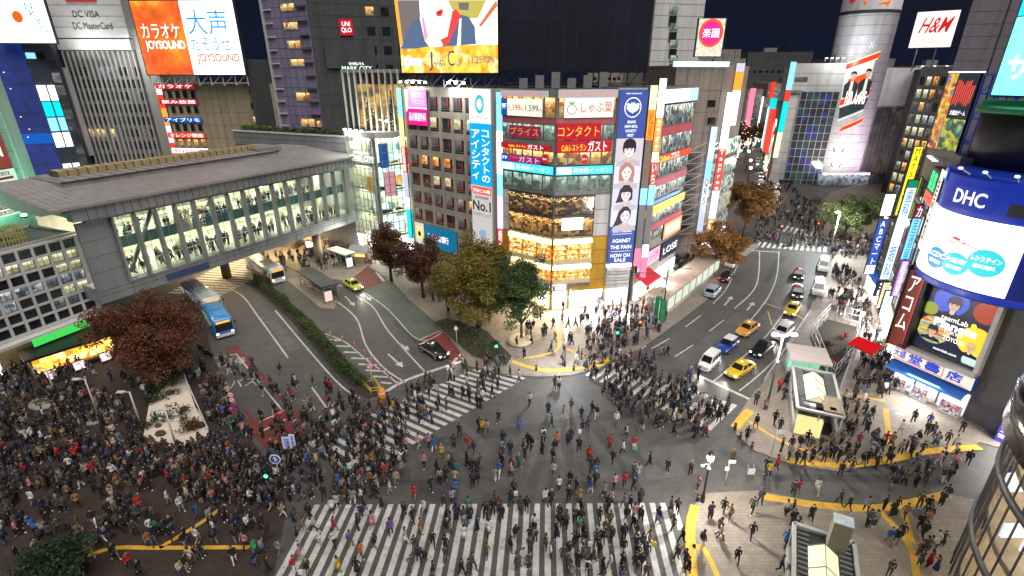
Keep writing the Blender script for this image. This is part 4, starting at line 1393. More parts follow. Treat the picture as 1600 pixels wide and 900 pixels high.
for k,q in enumerate(('800選','配送ギフト','全国無料')):
 a=r2[0]+.7+k*(r2[1]-r2[0]-1.2)/3
 vtext(q,DF,a+.1,a+1.4,r2[2]+.36*hz,r2[3]-.26*hz,MRN,o,d=.31)
for k in range(3):
 panel(DF,(r2[0]+.4,r2[1]-.3,r2[2]+(.04+.11*k)*hz,r2[2]+(.12+.11*k)*hz),MRN,o,.302)
 text('デパートギフト' if k else '送料無料',DF,r2[0]+.8,r2[1]-.8,r2[2]+(.06+.11*k)*hz,r2[2]+(.1+.11*k)*hz,CRM,o,d=.32)
r3=(r2[0]-7,r2[0]-.2,r2[2]-.4,r2[3]-3.2)
o=sign('info_banner','pale green information banner left of the white gift banner','banner',DF,r3,glow('mint banner',lin((175,220,195)),.6),.05,.3)
for k in range(4):
 text(('西館8階','ギフト','センター','開催中')[k],DF,r3[1]-4.2,r3[1]-.6,r3[3]-1.4*(k+1),r3[3]-1.4*k-.5,T_BLK,o,d=.31)
gl=glow('green floodlight',(0.25,1.0,0.6),9.0)
b=MB()
for s in(10,14,18,22):
 b.box(DF,s,s+.5,1.4,1.8,15.0,15.3,gl);b.box(DF,s-.03,s+.53,1.37,1.83,14.75,14.99,BLACKM)
b.build('floodlight',dt)
gla=bpy.data.lights.new('green floodlight','AREA');gla.energy=1500;gla.color=(.3,1.0,.65);gla.size=9;gla.size_y=.6;gla.shape='RECTANGLE'
go=bpy.data.objects.new('green floodlight',gla);COL.objects.link(go)
go.location=DF.w(18,3.2,15.2);go.rotation_euler=(Vector(DF.w(20,0,26))-Vector(go.location)).to_track_quat('-Z','Y').to_euler()
# glazed bridge between station and shopping block
BF=Fr((-50.7,59.0),(-30.2,97.0))
BL=BF.L
bt_=thing('station_bridge','two storey glazed passage bridge spanning the bus road with a metal roof','bridge',(-40,78,0))
CREAMW=mat('cream interior wall',(0.72,0.68,0.55),.7,.08,.4);FLOORI=mat('interior floor',(0.5,0.47,0.40),.4,.08,.4)
DP=13.0
b=MB()
b.box(BF,-1,BL,-DP,0.15,6.4,8.3,GREYM)
for z in(7.3,7.9):
 b.box(BF,-1,BL,.15,.17,z,z+.05,DGREY)
for k in range(1,15):
 b.box(BF,BL*k/15-.02,BL*k/15+.02,.15,.168,6.4,8.3,DGREY)
b.build('deck',bt_)
b=MB()
b.box(BF,0,BL,-DP,-.6,8.3,8.36,FLOORI);b.box(BF,0,BL,-DP,-2.2,12.1,12.6,CREAMW,FLOORI);b.box(BF,0,BL,-2.2,-2.1,12.0,13.5,mat('teal balustrade',(.12,.25,.27),.3))
b.box(BF,0,BL,-DP-.3,-DP,6.4,18,CREAMW)
b.build('interior_floor',bt_)
b=MB()
CEIL=glow('ceiling light panel',lin((255,248,222)),34)
for k in range(15):
 s=BL*(k+.5)/15
 for(d0,z)in((-4.5,12.05),(-9,12.05),(-4,16.55),(-8.5,16.55)):
  b.box(BF,s-.9,s+.9,d0-.5,d0+.5,z-.05,z,CEIL)
b.build('ceiling_light',bt_)
mural=lit('colour mural',[lin((220,60,40)),lin((235,225,200)),lin((60,130,150)),lin((240,190,70)),lin((245,235,215)),lin((40,60,90)),lin((200,90,60))],.7,.9,cell=False)
b=MB();b.box(BF,8,26,-DP,-DP+.1,13.2,16.2,mural);b.build('mural',bt_)
b=MB()
for k in range(5):
 b.tube(BF.w(4+k*9,-6,8.3),BF.w(4+k*9,-6,16.6),.5,CREAMW,n=12)
b.build('interior_column',bt_)
b=MB()
b.box(BF,0,BL,-DP,0.3,16.6,17.1,GREYM)
b.build('upper_beam',bt_)
# outer frame: solid end panels, mullion fins
MB().box(BF,BL-2.2,BL,-.4,.12,8.3,14.2,GREYM).build('end_panel',bt_)
b=MB()
b.box(BF,-1,2.6,-.4,.12,8.3,16.6,GREYM)
for k in range(1,4):
 b.box(BF,-1,2.6,.12,.135,8.3+2*k,8.35+2*k,DGREY)
b.build('end_panel',bt_)
g0,g1=2.6,BL-2.2
nb=15
for k in range(nb+1):
 s=g0+(g1-g0)*k/nb
 b=MB();b.box(BF,s-.14,s+.14,-.2,.75,8.3,16.6,GREYM);b.build('fin',bt_)
for k in range(nb):
 s0,s1=g0+(g1-g0)*k/nb+.15,g0+(g1-g0)*(k+1)/nb-.15
 b=MB()
 b.box(BF,s0,s1,-.02,0,8.32,16.58,CLEAR)
 for z in(10.3,14.4):
  b.box(BF,s0,s1,-.03,.04,z,z+.07,STEEL)
 for q in(1,):
  c=s0+(s1-s0)*q/2
  b.box(BF,c-.025,c+.025,-.03,.03,8.32,16.58,STEEL)
 b.build('window',bt_)
b=MB()
b.tube(BF.w(3.5,-.9,9),BF.w(8.0,-.9,16.4),.28,STEEL);b.tube(BF.w(24,-5,12.6),BF.w(29,-5,16.4),.4,CREAMW)
b.build('brace',bt_)
# fascia, eaves and roof
b=MB()
b.box(BF,-1.5,BL,-.2,1.3,17.1,18.9,GREYM)
for k in range(45):
 b.box(BF,k*BL/45,k*BL/45+.06,1.3,1.33,17.1,18.9,DGREY)
b.build('fascia',bt_)
b=MB()
RM=mat('bridge roof metal',(0.27,0.25,0.245),0.5,.12,.4,.05)
pts=[(1.9,18.7),(1.9,19.0),(-4.0,19.5),(-10.0,20.2),(-15.5,20.2),(-15.5,18.0),(-1,18.0)]
for(d0,z0_),(d1,z1_)in zip(pts,pts[1:]+pts[:1]):
 b.poly([BF.w(-3.5,d0,z0_),BF.w(BL-.2,d0,z0_),BF.w(BL-.2,d1,z1_),BF.w(-3.5,d1,z1_)],RM)
b.poly([BF.w(-3.5,d,z)for d,z in pts],RM);b.poly([BF.w(BL-.2,d,z)for d,z in pts[::-1]],RM)
for k in range(60):
 s=-3.3+(BL+2.8)*k/59
 for(d0,z0_),(d1,z1_)in zip(pts[1:3],pts[2:4]):
  b.poly([BF.w(s,d0,z0_+.05),BF.w(s+.09,d0,z0_+.05),BF.w(s+.09,d1,z1_+.05),BF.w(s,d1,z1_+.05)],GREYM)
b.build('roof',bt_)
b=MB()
SKYL=mat('gold skylight panel',(0.36,0.29,0.14),.4,.2,1)
for k in range(26):
 s=3+k*1.15
 b.box(BF,s+.05,s+1.15,-13.2,-11.0,20.4,21.2,SKYL)
 b.box(BF,s-.03,s+.04,-13.3,-10.9,20.4,21.26,DGREY)
b.build('skylight',bt_)
b=MB();b.box(BF,31,36,-15.3,-9,20.2,20.9,ROOFL);b.build('roof_box',bt_)
b=MB();b.box(BF,1.5,BL-10,-15.3,-6.5,19.6,20.45,mat('upper roof metal',(.26,.24,.24),.5,.15,.4,.1));b.box(BF,1.4,BL-9.9,-6.6,-6.4,20.3,20.5,DGREY)
for k in range(22):b.box(BF,2+k*1.45,2.06+k*1.45,-15.2,-6.6,20.45,20.49,DGREY)
b.build('upper_roof',bt_)
for u,v in((355,433),(500,412),(462,388)):
 x,y=G(u,v);MB().tube((x,y,0),(x,y,6.4),.75,BEIGE,n=16).build('pier',bt_)
for k,(u,v)in enumerate(((330,425),(400,408),(455,398),(530,385))):
 x,y=G(u,v);b=MB();b.box(WORLD,x-.5,x+.5,-y-.25,-y+.25,6.25,6.39,glow('deck lamp',lin((255,200,110)),12));b.build('deck_lamp',bt_)
 lamp=area_light((x,y,6.2),(x,y,0),900,(1,.76,.4),1.0)
r=BF.rect(608,310,660,292,.2);r=(r[0],r[1],7.0,7.9)
o=sign('station_name_sign','long navy station name sign on the deck edge of the glazed bridge','sign',BF,r,glow('navy sign face',lin((60,75,110)),.5),.17,.3)
text('渋谷駅',BF,*inner(r,.38,.62,.2,.8),T_WHT,o,d=.31);panel(BF,inner(r,.03,.3,.15,.85),S_BLU,o,.31);text('井の頭線',BF,*inner(r,.66,.95,.2,.8),T_WHT,o,d=.31)
r=(7.0,13.0,6.7,7.6)
o=sign('station_name_sign','row of dark blue direction panels under the bridge behind the maroon tree','sign',BF,r,glow('dull navy face',lin((48,60,96)),.4),.17,.3)
# podium wall with planters, hotel tower, tree showcase
PF=Fr((-56.5,107.9),(-30.4,96.8))
pt=thing('podium','grey podium wall with a hedge along its roof behind the bridge','building',(-43,102,0))
shell(quadrant(PF,34),0,22.1,GREYM,pt,parapet=.0)
b=MB()
for k in range(5):
 b.box(PF,0,PF.L,0,.03,15+k*1.5,15.05+k*1.5,DGREY)
b.box(PF,-.2,PF.L,-.4,.15,22.1,22.35,LGREY)
b.build('coping',pt)
# glass corner of the shopping block
MF=Fr((-30.4,96.8),(-24.0,92.0));MR=Fr((-24.0,92.0),(-17.9,97.2))
mt=thing('glass_entrance_block','bright glazed corner entrance block between the bridge and the grey office building','building',(-24,92,0))
shell([MF.o,(-24.0,100.2),MR.e,(-17.9,112),(-34,112)],0,23.0,CREAMW,mt)
GOODS2=lit('bright boutique display',[lin((235,255,245)),lin((190,230,215)),lin((240,235,200)),lin((230,150,70)),lin((250,255,250)),lin((150,205,190)),lin((210,190,150)),lin((70,110,105))],1.7,.55,(1,1,1.2))
for fr in(MF,MR):
 b=MB()
 for z in(4.2,8.6,13.0,17.4):
  b.box(fr,.1,fr.L-.1,-6.0,-.3,z,z+.35,CREAMW,FLOORI)
 b.build('interior_floor',mt)
 b=MB()
 for z in(8.5,12.9,17.3,21.8):
  for q in range(3):
   s=fr.L*(q+.5)/3
   b.box(fr,s-.8,s+.8,-3.6,-1.2,z-.04,z,CEIL)
 b.build('ceiling_light',mt)
 b=MB();b.box(fr,.2,fr.L-.2,-3.6 if fr is MF else-3.2,-3.5 if fr is MF else-3.1,4.6,21.5,GOODS2);b.build('display_wall',mt)
 b=MB()
 b.box(fr,0,fr.L,-.02,0,4.2,22.6,CLEAR)
 n=7
 for k in range(n+1):
  s=fr.L*k/n
  b.box(fr,max(0,s-.05),min(fr.L,s+.05),-.05,.1,4.0,23,STEEL)
 for k in range(14):
  z=4.2+k*1.42
  b.box(fr,0,fr.L,-.05,.08,z,z+.09,STEEL)
 b.build('curtain_wall',mt)
 b=MB();b.box(fr,0,fr.L,-1.5,.25,22.4,23.3,LGREY);b.build('parapet',mt)
b=MB();b.tube((-24.4,92.8,0),(-24.4,92.8,22.4),.45,LGREY,n=14);x,y=G(566,400);b.tube((x,y,0),(x,y,4.4),.45,LGREY,n=14);b.build('column',mt)
b=MB();b.box(MF,4.2,6.0,-.6,-.5,12.6,15.6,glow('orange poster',lin((245,165,60)),1));b.build('poster',mt)
b=MB();b.box(MF,.2,MF.L-.2,-5,-2.0,.1,4.0,SHOPW);b.box(MR,.2,MR.L-.2,-4,-2.0,.1,4.0,SHOPW);b.build('entrance_light',mt)
area_light(MF.w(3,.5,4.0),MF.w(3,6,0),1200,(1,.97,.88),3)  # light added for the spill of the bright entrance
r=(1.2,MF.L-.2,18.4,19.3)
o=sign('entrance_sign','white lettered entrance sign across the glass corner block','sign',MF,(r[0],r[1],r[2]-.15,r[2]-.05),WSIGN,.12,.3)
text('MARK CITY',MF,*r,T_WHT,o,d=.3);text('SHIBUYA',MF,2.2,MF.L-1.4,19.5,20.0,T_WHT,o,d=.3)
o=sign('brand_sign','small white sign with red lettering at the top of the glass corner','sign',MF,(1.4,4.4,20.4,21.6),WSIGN,.12,.25)
text('SHOPS',MF,1.6,4.2,20.6,21.4,T_RED,o,d=.26)
for k,(z0_,z1_,m,c)in enumerate(((17.2,21.5,S_BLU,'blue'),(12,16.5,glow('pink ad',lin((240,150,170)),.8),'pink'),(5,8,WSIGN,'white'))):
 sign('window_poster',f'{c} poster hanging inside the right face of the glass corner block','poster',MR,(.8+.6*k,2.6+k,z0_,z1_),m,-.3,-.2)
b=MB()
for s in(.8,2.4,4.0,5.6):
 b.box(MF,s,s+.4,.5,.9,23.5,23.8,glow('floodlight lens',lin((255,255,240)),4));b.tube(MF.w(s+.2,0,23.2),MF.w(s+.2,.7,23.5),.04,STEEL,n=5)
b.build('floodlight',mt)
area_light(MF.w(2.5,1.6,24.2),MF.w(2.0,0,19),380,size=2)
# block with tall fins and a lit christmas tree behind glass
CF=Fr((-31.0,101.5),(-17.6,97.0))
c0=CF.px(545,200)[0];c1=CF.px(628,200)[0]
ct_=thing('fin_glass_block','glass block with tall white fins and glowing trees inside, above the podium','building',CF.w(6,0,22))
b=MB();b.box(CF,c0,c1,-14,-4.5,22.1,33.6,DGREY,ROOFD);b.box(CF,c0,c1,-4.5,.2,33.0,33.6,GREYM);b.box(CF,c0,c1,-4.5,.2,22.1,23,GREYM);b.build('shell',ct_)
AMB=lit('amber room',[lin((150,95,35)),lin((215,150,60)),lin((90,60,30)),lin((120,85,50))],1.5,.35,cell=False)
b=MB();b.box(CF,c0,c1,-4.4,-4.2,23,31,AMB);b.build('back_wall',ct_)
b=MB()
n=9
for k in range(n+1):
 s=c0+(c1-c0)*k/n
 b.box(CF,s-.08,s+.08,-.2,.3,22.1,33.6,LGREY)
b.build('fins',ct_)
b=MB();b.box(CF,c0,c1,-.1,-.08,23,33,CLEAR);b.build('pane',ct_)
FAIRY=glow('fairy light',lin((255,235,210)),3.0)
for k,(s,h)in enumerate(((c0+3.4,6.5),(c0+8.5,7.0))):
 t=thing('christmas_tree',('dark christmas tree with fairy lights behind the left fins','dark christmas tree with fairy lights behind the right fins')[k],'tree',CF.w(s,-2.2,23),'christmas trees behind the fins')
 b=MB();r_=random.Random(k)
 CTG=mat('dark fir green',(.02,.035,.025),.8,.4,3)
 for q in range(420):
  z=r_.random()**1.3*h;a=r_.random()*6.28;rad=(1-z/h)*1.9*(0.6+.4*r_.random())
  p=Vector(CF.w(s,-2.2,23+z))+Vector((math.cos(a)*rad,math.sin(a)*rad,0))
  e=Vector((math.cos(a),math.sin(a),-.4))*.35;f=Vector((-math.sin(a),math.cos(a),0))*.14
  b.poly([tuple(p-e-f),tuple(p-e+f),tuple(p+e)],CTG)
 b.build('crown',t)
 b=MB();b.tube(CF.w(s,-2.2,23),CF.w(s,-2.2,23+h*.9),.15,mat('fir bark',(.06,.04,.03),.9),r1=.02);b.build('trunk',t)
 b=MB()
 for q in range(60):
  z=r_.random()*h;a=r_.random()*6.28;rad=(1-z/h)*1.95
  p=Vector(CF.w(s,-2.2,23+z))+Vector((math.cos(a)*rad,math.sin(a)*rad,0));b.ell(tuple(p),(.06,.06,.06),FAIRY,4,3)
 b.build('fairy_lights',t)
 # hotel tower
TF=Fr((-49.2,114.2),(-38.2,108.2));TR=Fr((-38.2,108.2),(-20.0,114.0))
tt=thing('hotel_tower','hotel tower with a purple lit face and a column of warm square windows','building',(-38,108,22))
PURPL=mat('purple grey tower panel',(0.24,0.21,0.33),.5,.12,.3)  # purple light on this face is put into the panel colour
DKTW=mat('dark tower panel',(0.075,0.08,0.085),.4,.25,.3)
TALL=66
shell([TF.o,TF.e,TR.e,(-18,126),(-44,128)],22.1,TALL,DKTW,tt)
b=MB()
b.box(TF,0,TF.L,0,.05,22.1,TALL,PURPL)
for k in range(24):
 b.box(TF,.3,TF.L,.05,.07,23+k*1.8,23.06+k*1.8,DGREY)
for s in(3.4,5.1,7.2,8.9):
 b.box(TF,s,s+.05,.05,.072,22.1,TALL,DGREY)
b.box(TF,.0,.25,.05,.5,22.1,TALL,LGREY)
b.build('panel',tt)
def tz(v):return TF.px(462,v)[1]
for v0,v1,u0,u1 in((4,17,438,461),(34,47,443,467),(63,76,449,472),(92,104,455,477),(144,158,463,486),(184,197,470,493)):
 s0=TF.px((u0+u1)/2-11,(v0+v1)/2)[0];s1=TF.px((u0+u1)/2+11,(v0+v1)/2)[0]
 window(TF,s0,s1,tz(v1),tz(v0),WIN_WARM,PURPL,tt,d=.08,bar=.08,mull=1)
for k in range(13):
 z=22.6+k*2.4
 MB().box(TF,.6,2.6,.05,.5,z,z+.25,LGREY).build('balcony',tt);MB().box(TF,TF.L-2.6,TF.L-.2,.05,.5,z,z+.25,DGREY).build('balcony',tt)
b=MB();b.box(TF,TF.L-1.6,TF.L-.5,.05,.12,22.6,24.0,WIN_ORG);b.build('window',tt)
b=MB()
for k in range(22):
 b.box(TR,0,TR.L,0,.03,23+k*2,23.05+k*2,DGREY)
for k in range(10):
 b.box(TR,k*TR.L/10,k*TR.L/10+.06,0,.04,22.1,TALL,DGREY)
b.box(TR,2.2,11.5,0,.5,33.8,38.0,DKTW)
b.build('panel',tt)
rr=random.Random(5)
for k in range(7):
 for q in range(3):
  s=TR.L*(.55+.15*q);z=33+k*3.4
  b=MB();b.box(TR,s,s+1.5,.04,.07,z,z+1.5,WIN_ORG if(k,q)==(3,0)else DARKG);b.build('window',tt)
TX=TR.off(.55)
r=TX.rect(535,112,580,98)
o=sign('rooftop_sign','green white lettering of a shopping centre on the dark side of the hotel tower','sign',TR,(r[0],r[1],r[2]-.1,r[2]),WSIGN,.5,.6)
text('MARK CITY',TR,r[0],r[1],r[2]+.2,r[2]+1.0,glow('mint lettering',lin((215,255,235)),1.5),o,d=.55);text('SHIBUYA',TR,r[0]+1.4,r[1]-1.4,r[2]+1.2,r[2]+1.7,T_WHT,o,d=.55)
r=TX.rect(532,55,550,30)
o=sign('tower_sign','red square shop sign high on the dark side of the hotel tower','sign',TR,r,S_RED,.1,.3)
text('UNI\nQLO',TR,*inner(r,.12,.88,.15,.85),T_WHT,o,d=.31)
# stair core left of tower
b=MB();b.prism(ccw([(-54,113),(-49.5,114.5),(-51,122),(-55,120)]),22,35.5,DGREY);simple_thing('stair_tower','plain dark stair tower left of the hotel tower','tower',b)
# beige building with a wall of small shop signs, and its huge billboard
EF=Fr((-76.5,117.0),(-48.0,114.0))
et=thing('beige_building','beige stone building with a strip of red shop signs under the orange billboard','building',(-62,116,0))
shell(quadrant(EF,16),0,30.6,BEIGE,et,parapet=.3)
b=MB()
for k in range(8):
 b.box(EF,9,EF.L,0,.015,9+2.7*k,9.05+2.7*k,DGREY)
for k in range(12):
 b.box(EF,9+k*1.8,9.05+k*1.8,0,.018,0,30.6,DGREY)
b.build('joint',et)
for(u0,v0,u1,v1)in((388,138,396,149),(399,137,407,148),(391,160,399,171),(402,159,410,170),(395,182,402,192),(406,181,413,191)):
 r=EF.rect(u0,v0,u1,v1);window(EF,*r,WIN_ORG if v0>178 else DARKG,BEIGE,et,d=.03)
sx0,sx1=EF.px(246,140)[0],EF.px(306,140)[0]
cols_=((131,S_RED,'カラオケ',1),(155,S_RED,'飲み放題',1),(183,S_BLU,'アイプリモ',1),(207,S_DRED,'オレンジ銀座',1),(231,WSIGN,'相談室',0))
wins=even(sx0,sx1,5,1.1)
for k,(v,m,tx,wt)in enumerate(cols_):
 z1_=EF.px(275,v)[1];z0_=EF.px(275,v+8)[1]
 o=sign('shop_sign',f'{("pink red sign under the orange billboard", "plain red sign second from the top", "blue and red sign third from the top", "dull red sign fourth from the top", "white sign with a red heart lowest")[k]} on the beige building sign wall','sign',EF,(sx0,sx1,z0_,z1_),m,.05,.3)
 text(tx,EF,sx0+.5,sx1-.5,z0_+.15,z1_-.15,T_WHT if wt else T_RED,o,d=.31)
 for(a,c)in wins:
  window(EF,a,c,z0_-1.9,z0_-.25,WIN_ORG if k==3 else DARKG,BEIGE2,et,d=.05)
blade('white, orange and red sign column at the left edge of the sign wall',-75.6,116.6,12,30.5,1.1,[(WHT2,2),(S_DRED,3),(S_ORG,4),(glow('lilac blade',lin((235,205,250)),1.2),4),(S_DRED,3.4),(WSIGN,4)])
JF=Fr((-73.8,112.4),(-53.6,111.6))
zb=JF.px(300,116.5)[1];zt_=JF.px(280,1)[1]
b=MB();b.box(JF,-.2,JF.L+.2,-.8,0,zb-.2,zt_+.2,DGREY)
jy=simple_thing('billboard','huge orange and white karaoke billboard on the roof of the beige building','billboard',b)
ms=JF.px(291,60)[0]
o1=shape(JF,[(0,zb),(ms,zb),(ms,zt_),(0,zt_)],lit('orange billboard face',[lin((255,190,50)),lin((245,120,20)),lin((240,85,15)),lin((250,140,25))],1.15,.16,cell=False),jy,.0,'orange_face')
o2=shape(JF,[(ms,zb),(JF.L,zb),(JF.L,zt_),(ms,zt_)],glow('white billboard face',lin((240,250,255)),1.6),jy,.0,'white_face')
text('カラオケ',JF,.9,ms-1.0,zb+6.6,zb+9.2,T_WHT,jy,d=.02);text('JOYSOUND',JF,1.1,ms-.5,zb+4.2,zb+6.2,T_WHT,jy,d=.02,bold=.02)
BLB=glow('billboard blue lettering',lin((50,150,215)),.9)
text('大声',JF,ms+.8,JF.L-1.8,zb+7.2,zb+11.6,BLB,jy,d=.02);text('だそうぜ',JF,ms+.8,JF.L-1.8,zb+4.4,zb+6.8,BLB,jy,d=.02)
text('JOYSOUND',JF,ms+1.4,JF.L-.6,zb+1.9,zb+3.9,T_ORG,jy,d=.02,bold=.02)
b=MB()
for k in range(9):
 s=JF.L*k/8
 b.tube(JF.w(s,-.4,30.6),JF.w(s,-.4,zb),.1,LGREY,n=5);b.tube(JF.w(s,-.4,30.6),JF.w(min(JF.L,s+2.4),-.4,zb),.07,LGREY,n=5)
b.build('support_truss',jy)
b=MB()
for k in range(8):
 s=1+k*2.6
 b.tube(JF.w(s,-.3,zt_+.2),JF.w(s,1.4,zt_+.7),.05,STEEL,n=5);b.box(JF,s-.25,s+.25,1.2,1.7,zt_+.5,zt_+.8,WSIGN)
b.build('lamp_arm',jy)
# finned office tower with a credit card sign on its crown
XF=Fr((-94.0,118.0),(-79.2,118.0))
xt=thing('finned_tower','dark office tower striped by thin white vertical fins','building',(-86,118,0))
shell([XF.o,XF.e,(-76,134),(-98,134)],0,37.4,mat('taupe tower wall',(.15,.14,.135),.6,.15),xt)
rr=random.Random(2)
for k in range(8):
 z=XF.px(160,105+k*19.3)[1]
 for q in range(12):
  s=.3+q*XF.L/12
  if(q//3)%2==0 or rr.random()<.75:
   gm=DARKG
   if k==5 and rr.random()<.6:gm=WIN_WARM
   if k==0 and 4<=q<=7:gm=WIN_BLUE
   b=MB();b.box(XF,s+.1,s+XF.L/12-.15,.0,.04,z-1.7,z,gm);b.build('window',xt)
for k in range(15):
 s=XF.L*k/14
 b=MB();b.box(XF,s-.07,s+.07,.0,.5,12,37.2,LGREY);b.build('fin',xt)
b=MB()
b.box(XF,-.2,XF.L+.2,-.5,.8,37.4,39.4,LGREY);b.box(XF,XF.L,XF.L+3.8,-14,-.6,0,41.5,CONC)
b.prism(ccw([(-96,116.5),(-94.6,116.5),(-94.6,120),(-96,120)]),0,38,DGREY);b.prism(ccw([(-94.3,116.2),(-93.6,116.2),(-93.6,117.4),(-94.3,117.4)]),16,34,LGREY)
b.build('core',xt)
r=(-.6,XF.L+.3,39.6,52)
b=MB();b.box(XF,*r[:2],-3,.6,r[2],r[3],LGREY)
for k in range(6):b.box(XF,r[0],r[1],.6,.63,r[2]+2*k,r[2]+2*k+.05,DGREY)
b.build('crown_panel',xt)
area_light(XF.w(7,5,38),XF.w(7,0,46),450,size=6)
area_light(XF.w(15.5,6,38),XF.w(16.5,0,30),700,size=4)
o=sign('emblem_sign','red rounded emblem with white letters on the pale crown of the finned tower','sign',XF,(4.4,10.4,46.2,52),S_RED,.6,.9)
text('DC',XF,5.2,9.6,47.0,51,T_WHT,o,d=.92,bold=.03)
text('DC VISA',XF,4.8,10.2,43.4,44.6,T_BLK,o,d=.65);text('DC MasterCard',XF,4.2,12.2,41.2,42.5,T_BLK,o,d=.65)
# blue tower
YF=Fr((-120,101.5),(-95.4,110.0));YG=Fr((-95.4,110.0),(-92.4,113.4))
yt=thing('blue_tower','tower wrapped in deep blue lit cladding with a strip of bright window signs','building',(-98,109,0))
BLUEW=lit('deep blue lit cladding',[lin((8,28,92)),lin((14,50,140)),lin((10,36,110)),lin((24,70,165))],.75,.09,cell=False)
shell([YF.o,YF.e,YG.e,(-99,126),(-122,122)],0,39.0,mat('slate wall',(.05,.06,.09),.5),yt)
b=MB();b.box(YF,0,YF.L,0,.1,8,38.6,BLUEW);b.box(YF,0,YF.L,.1,.14,19.5,21.5,glow('blue light band',lin((20,95,190)),.7));
for k in range(9):b.box(YF,2+2.7*k,2.06+2.7*k,.1,.12,8,38.6,DGREY)
for k in range(11):b.box(YF,0,YF.L,.1,.13,10+2.6*k,10.05+2.6*k,DGREY)
b.build('cladding',yt)
b=MB();rr=random.Random(6)
for k in range(16):b.ell(YF.w(rr.uniform(8,YF.L-.5),.2,rr.uniform(15,37)),(.13,.13,.13),WSIGN,5,4)
b.build('small_lights',yt)['kind']='stuff'
def yz(v):return YG.px(80,v)[1]
for v0,v1,m in((83,92,S_LBLU),(133,157,WHT2),(159,182,S_TEAL),(184,205,S_LBLU),(208,231,WHT2),(258,270,WSIGN)):
 b=MB();b.box(YG,.2,1.6,0,.3,yz(v1),yz(v0),m);b.box(YG,1.9,3.0,0,.25,yz(v1),yz(v0),m if v0!=83 else DARKG);b.build('window_sign',yt)
b=MB()
for k in range(10):b.box(YG,3.2,YG.L,0,.06,12+2.4*k,13.8+2.4*k,WIN_DIM if k%3 else TEALG)
b.build('window',yt)
NF=Fr((-97.6,107.5),(-87.2,108.5))
zb=NF.px(60,67)[1]
b=MB();b.box(NF,-.1,NF.L+.1,-.7,0,zb-.2,52,DGREY)
sk=simple_thing('billboard','white billboard with blue letters around an orange cartoon blob','billboard',b)
panel(NF,(.0,NF.L,zb,52),glow('white billboard face',lin((240,250,255)),1.4),sk,0,'face')
for k,q in enumerate('SANKYO'):
 text(q,NF,1.2+.75*k,2.3+.75*k,zb+5.4+.9*k,zb+6.6+.9*k,BLB,sk,d=.03);text(q,NF,5.9+.5*k,7.2+.5*k,zb+8.3-1.3*k,zb+9.4-1.3*k,BLB,sk,d=.03)
disc(NF,5.1,zb+4.4,.9,1.0,T_ORG,sk,.02,'emblem')
for o in(it,bt_):pass
# ------------------------------------------------------------------ beyond the main road: beige block, white tower, street, round tower
MFr=Fr((26.6,90.2),(35.4,92.4));MSd=Fr((35.4,92.4),(44.5,104.5))
t=thing('beige_side_building','tall beige wall with a white sign column, just past the red banded building','building',(33,92,0))
shell([MFr.o,MFr.e,MSd.e,(34,110),(24,102)],0,33.8,BEIGE2,t,parapet=.3)
b=MB()
for k in range(9):b.box(MFr,0,MFr.L,0,.015,3+3.4*k,3.06+3.4*k,DGREY)
for k in range(5):b.box(MFr,2.2*k,2.2*k+.06,0,.017,0,33.8,DGREY)
b.build('joint',t)
for v in(162,189):r=MFr.rect(1105,v-6,1117,v+6);window(MFr,*r,DARKG,BEIGE2,t)
b=MB();b.box(MFr,-.5,MFr.L+.3,-.3,.5,33.9,34.7,glow('pale blue roof light',lin((205,235,245)),1.2));b.build('roof_light',t)
b=MB()
for k in range(9):
 z=6+k*1.8
 b.tube(MFr.w(2.5,1.8,z),MFr.w(6.5,1.8,z),.06,STEEL,n=5);b.tube(MFr.w(2.5,1.8,z),MFr.w(6.5,1.8,z+1.8),.05,STEEL,n=5)
 b.box(MFr,2.5,6.5,.3,1.8,z-.05,z,STEEL)
for s in(2.5,6.5):b.tube(MFr.w(s,1.8,0),MFr.w(s,1.8,22),.08,STEEL,n=5)
b.build('fire_stair',t)
blade('tall white sign column with a red tax free box by the beige wall',36.2,92.0,4,30,1.3,[(WHT2,9),(S_DRED,7),(glow('lilac blade',lin((235,205,250)),1.2),5),(S_ORG,4)],tx=[(1,'TaxFree',T_WHT),(3,'薬',T_WHT)])
blade('pale blue lit sign column just left of the tax free column',34.2,91.6,5,24.5,1.1,[(glow('cool pale blade',lin((205,220,240)),.9),6),(S_LBLU,3),(glow('cool pale blade',lin((205,220,240)),.9),5),(glow('navy white blade',lin((190,200,225)),.9),6)],tx=[(2,'QRS',T_BLK)])
blade('orange topped white sign column high on the beige side building',37.6,93.4,24.5,34.5,1.4,[(glow('grey blade',lin((200,200,215)),.9),1),(S_ORG,2),(WHT2,4)])
b=MB()
for k in range(6):b.box(MSd,.3,MSd.L-.2,0,.5,1.0+k*3.6,3.6+k*3.6,(SHOPC,SHELFG,WIN_CREAM,SHELFG,WIN_GRN,SHELFG)[k])
b.build('glazed_front',t)
LF=Fr((25.6,104),(35.2,106))
t=thing('white_tower','white panel tower with one column of lit windows behind the unlit screen','building',(30,105,0))
shell(quadrant(LF,12),0,60,WHITEP,t)
b=MB()
for k in range(14):b.box(LF,0,LF.L,0,.02,33+k*1.9,33.05+k*1.9,DGREY)
b.build('joint',t)
for v in(16,42,68,92):
 r=LF.rect(1047,v-6,1058,v+6);window(LF,*r,WIN_GRN,GREYM,t,mull=1);window(LF,r[0],r[1],r[2]-1.9,r[2]-.2,DARKG,GREYM,t)
RKF=Fr((30.9,95.2),(35.4,95.0))
zb=RKF.px(1107,88)[1];zt_=RKF.px(1107,29)[1]
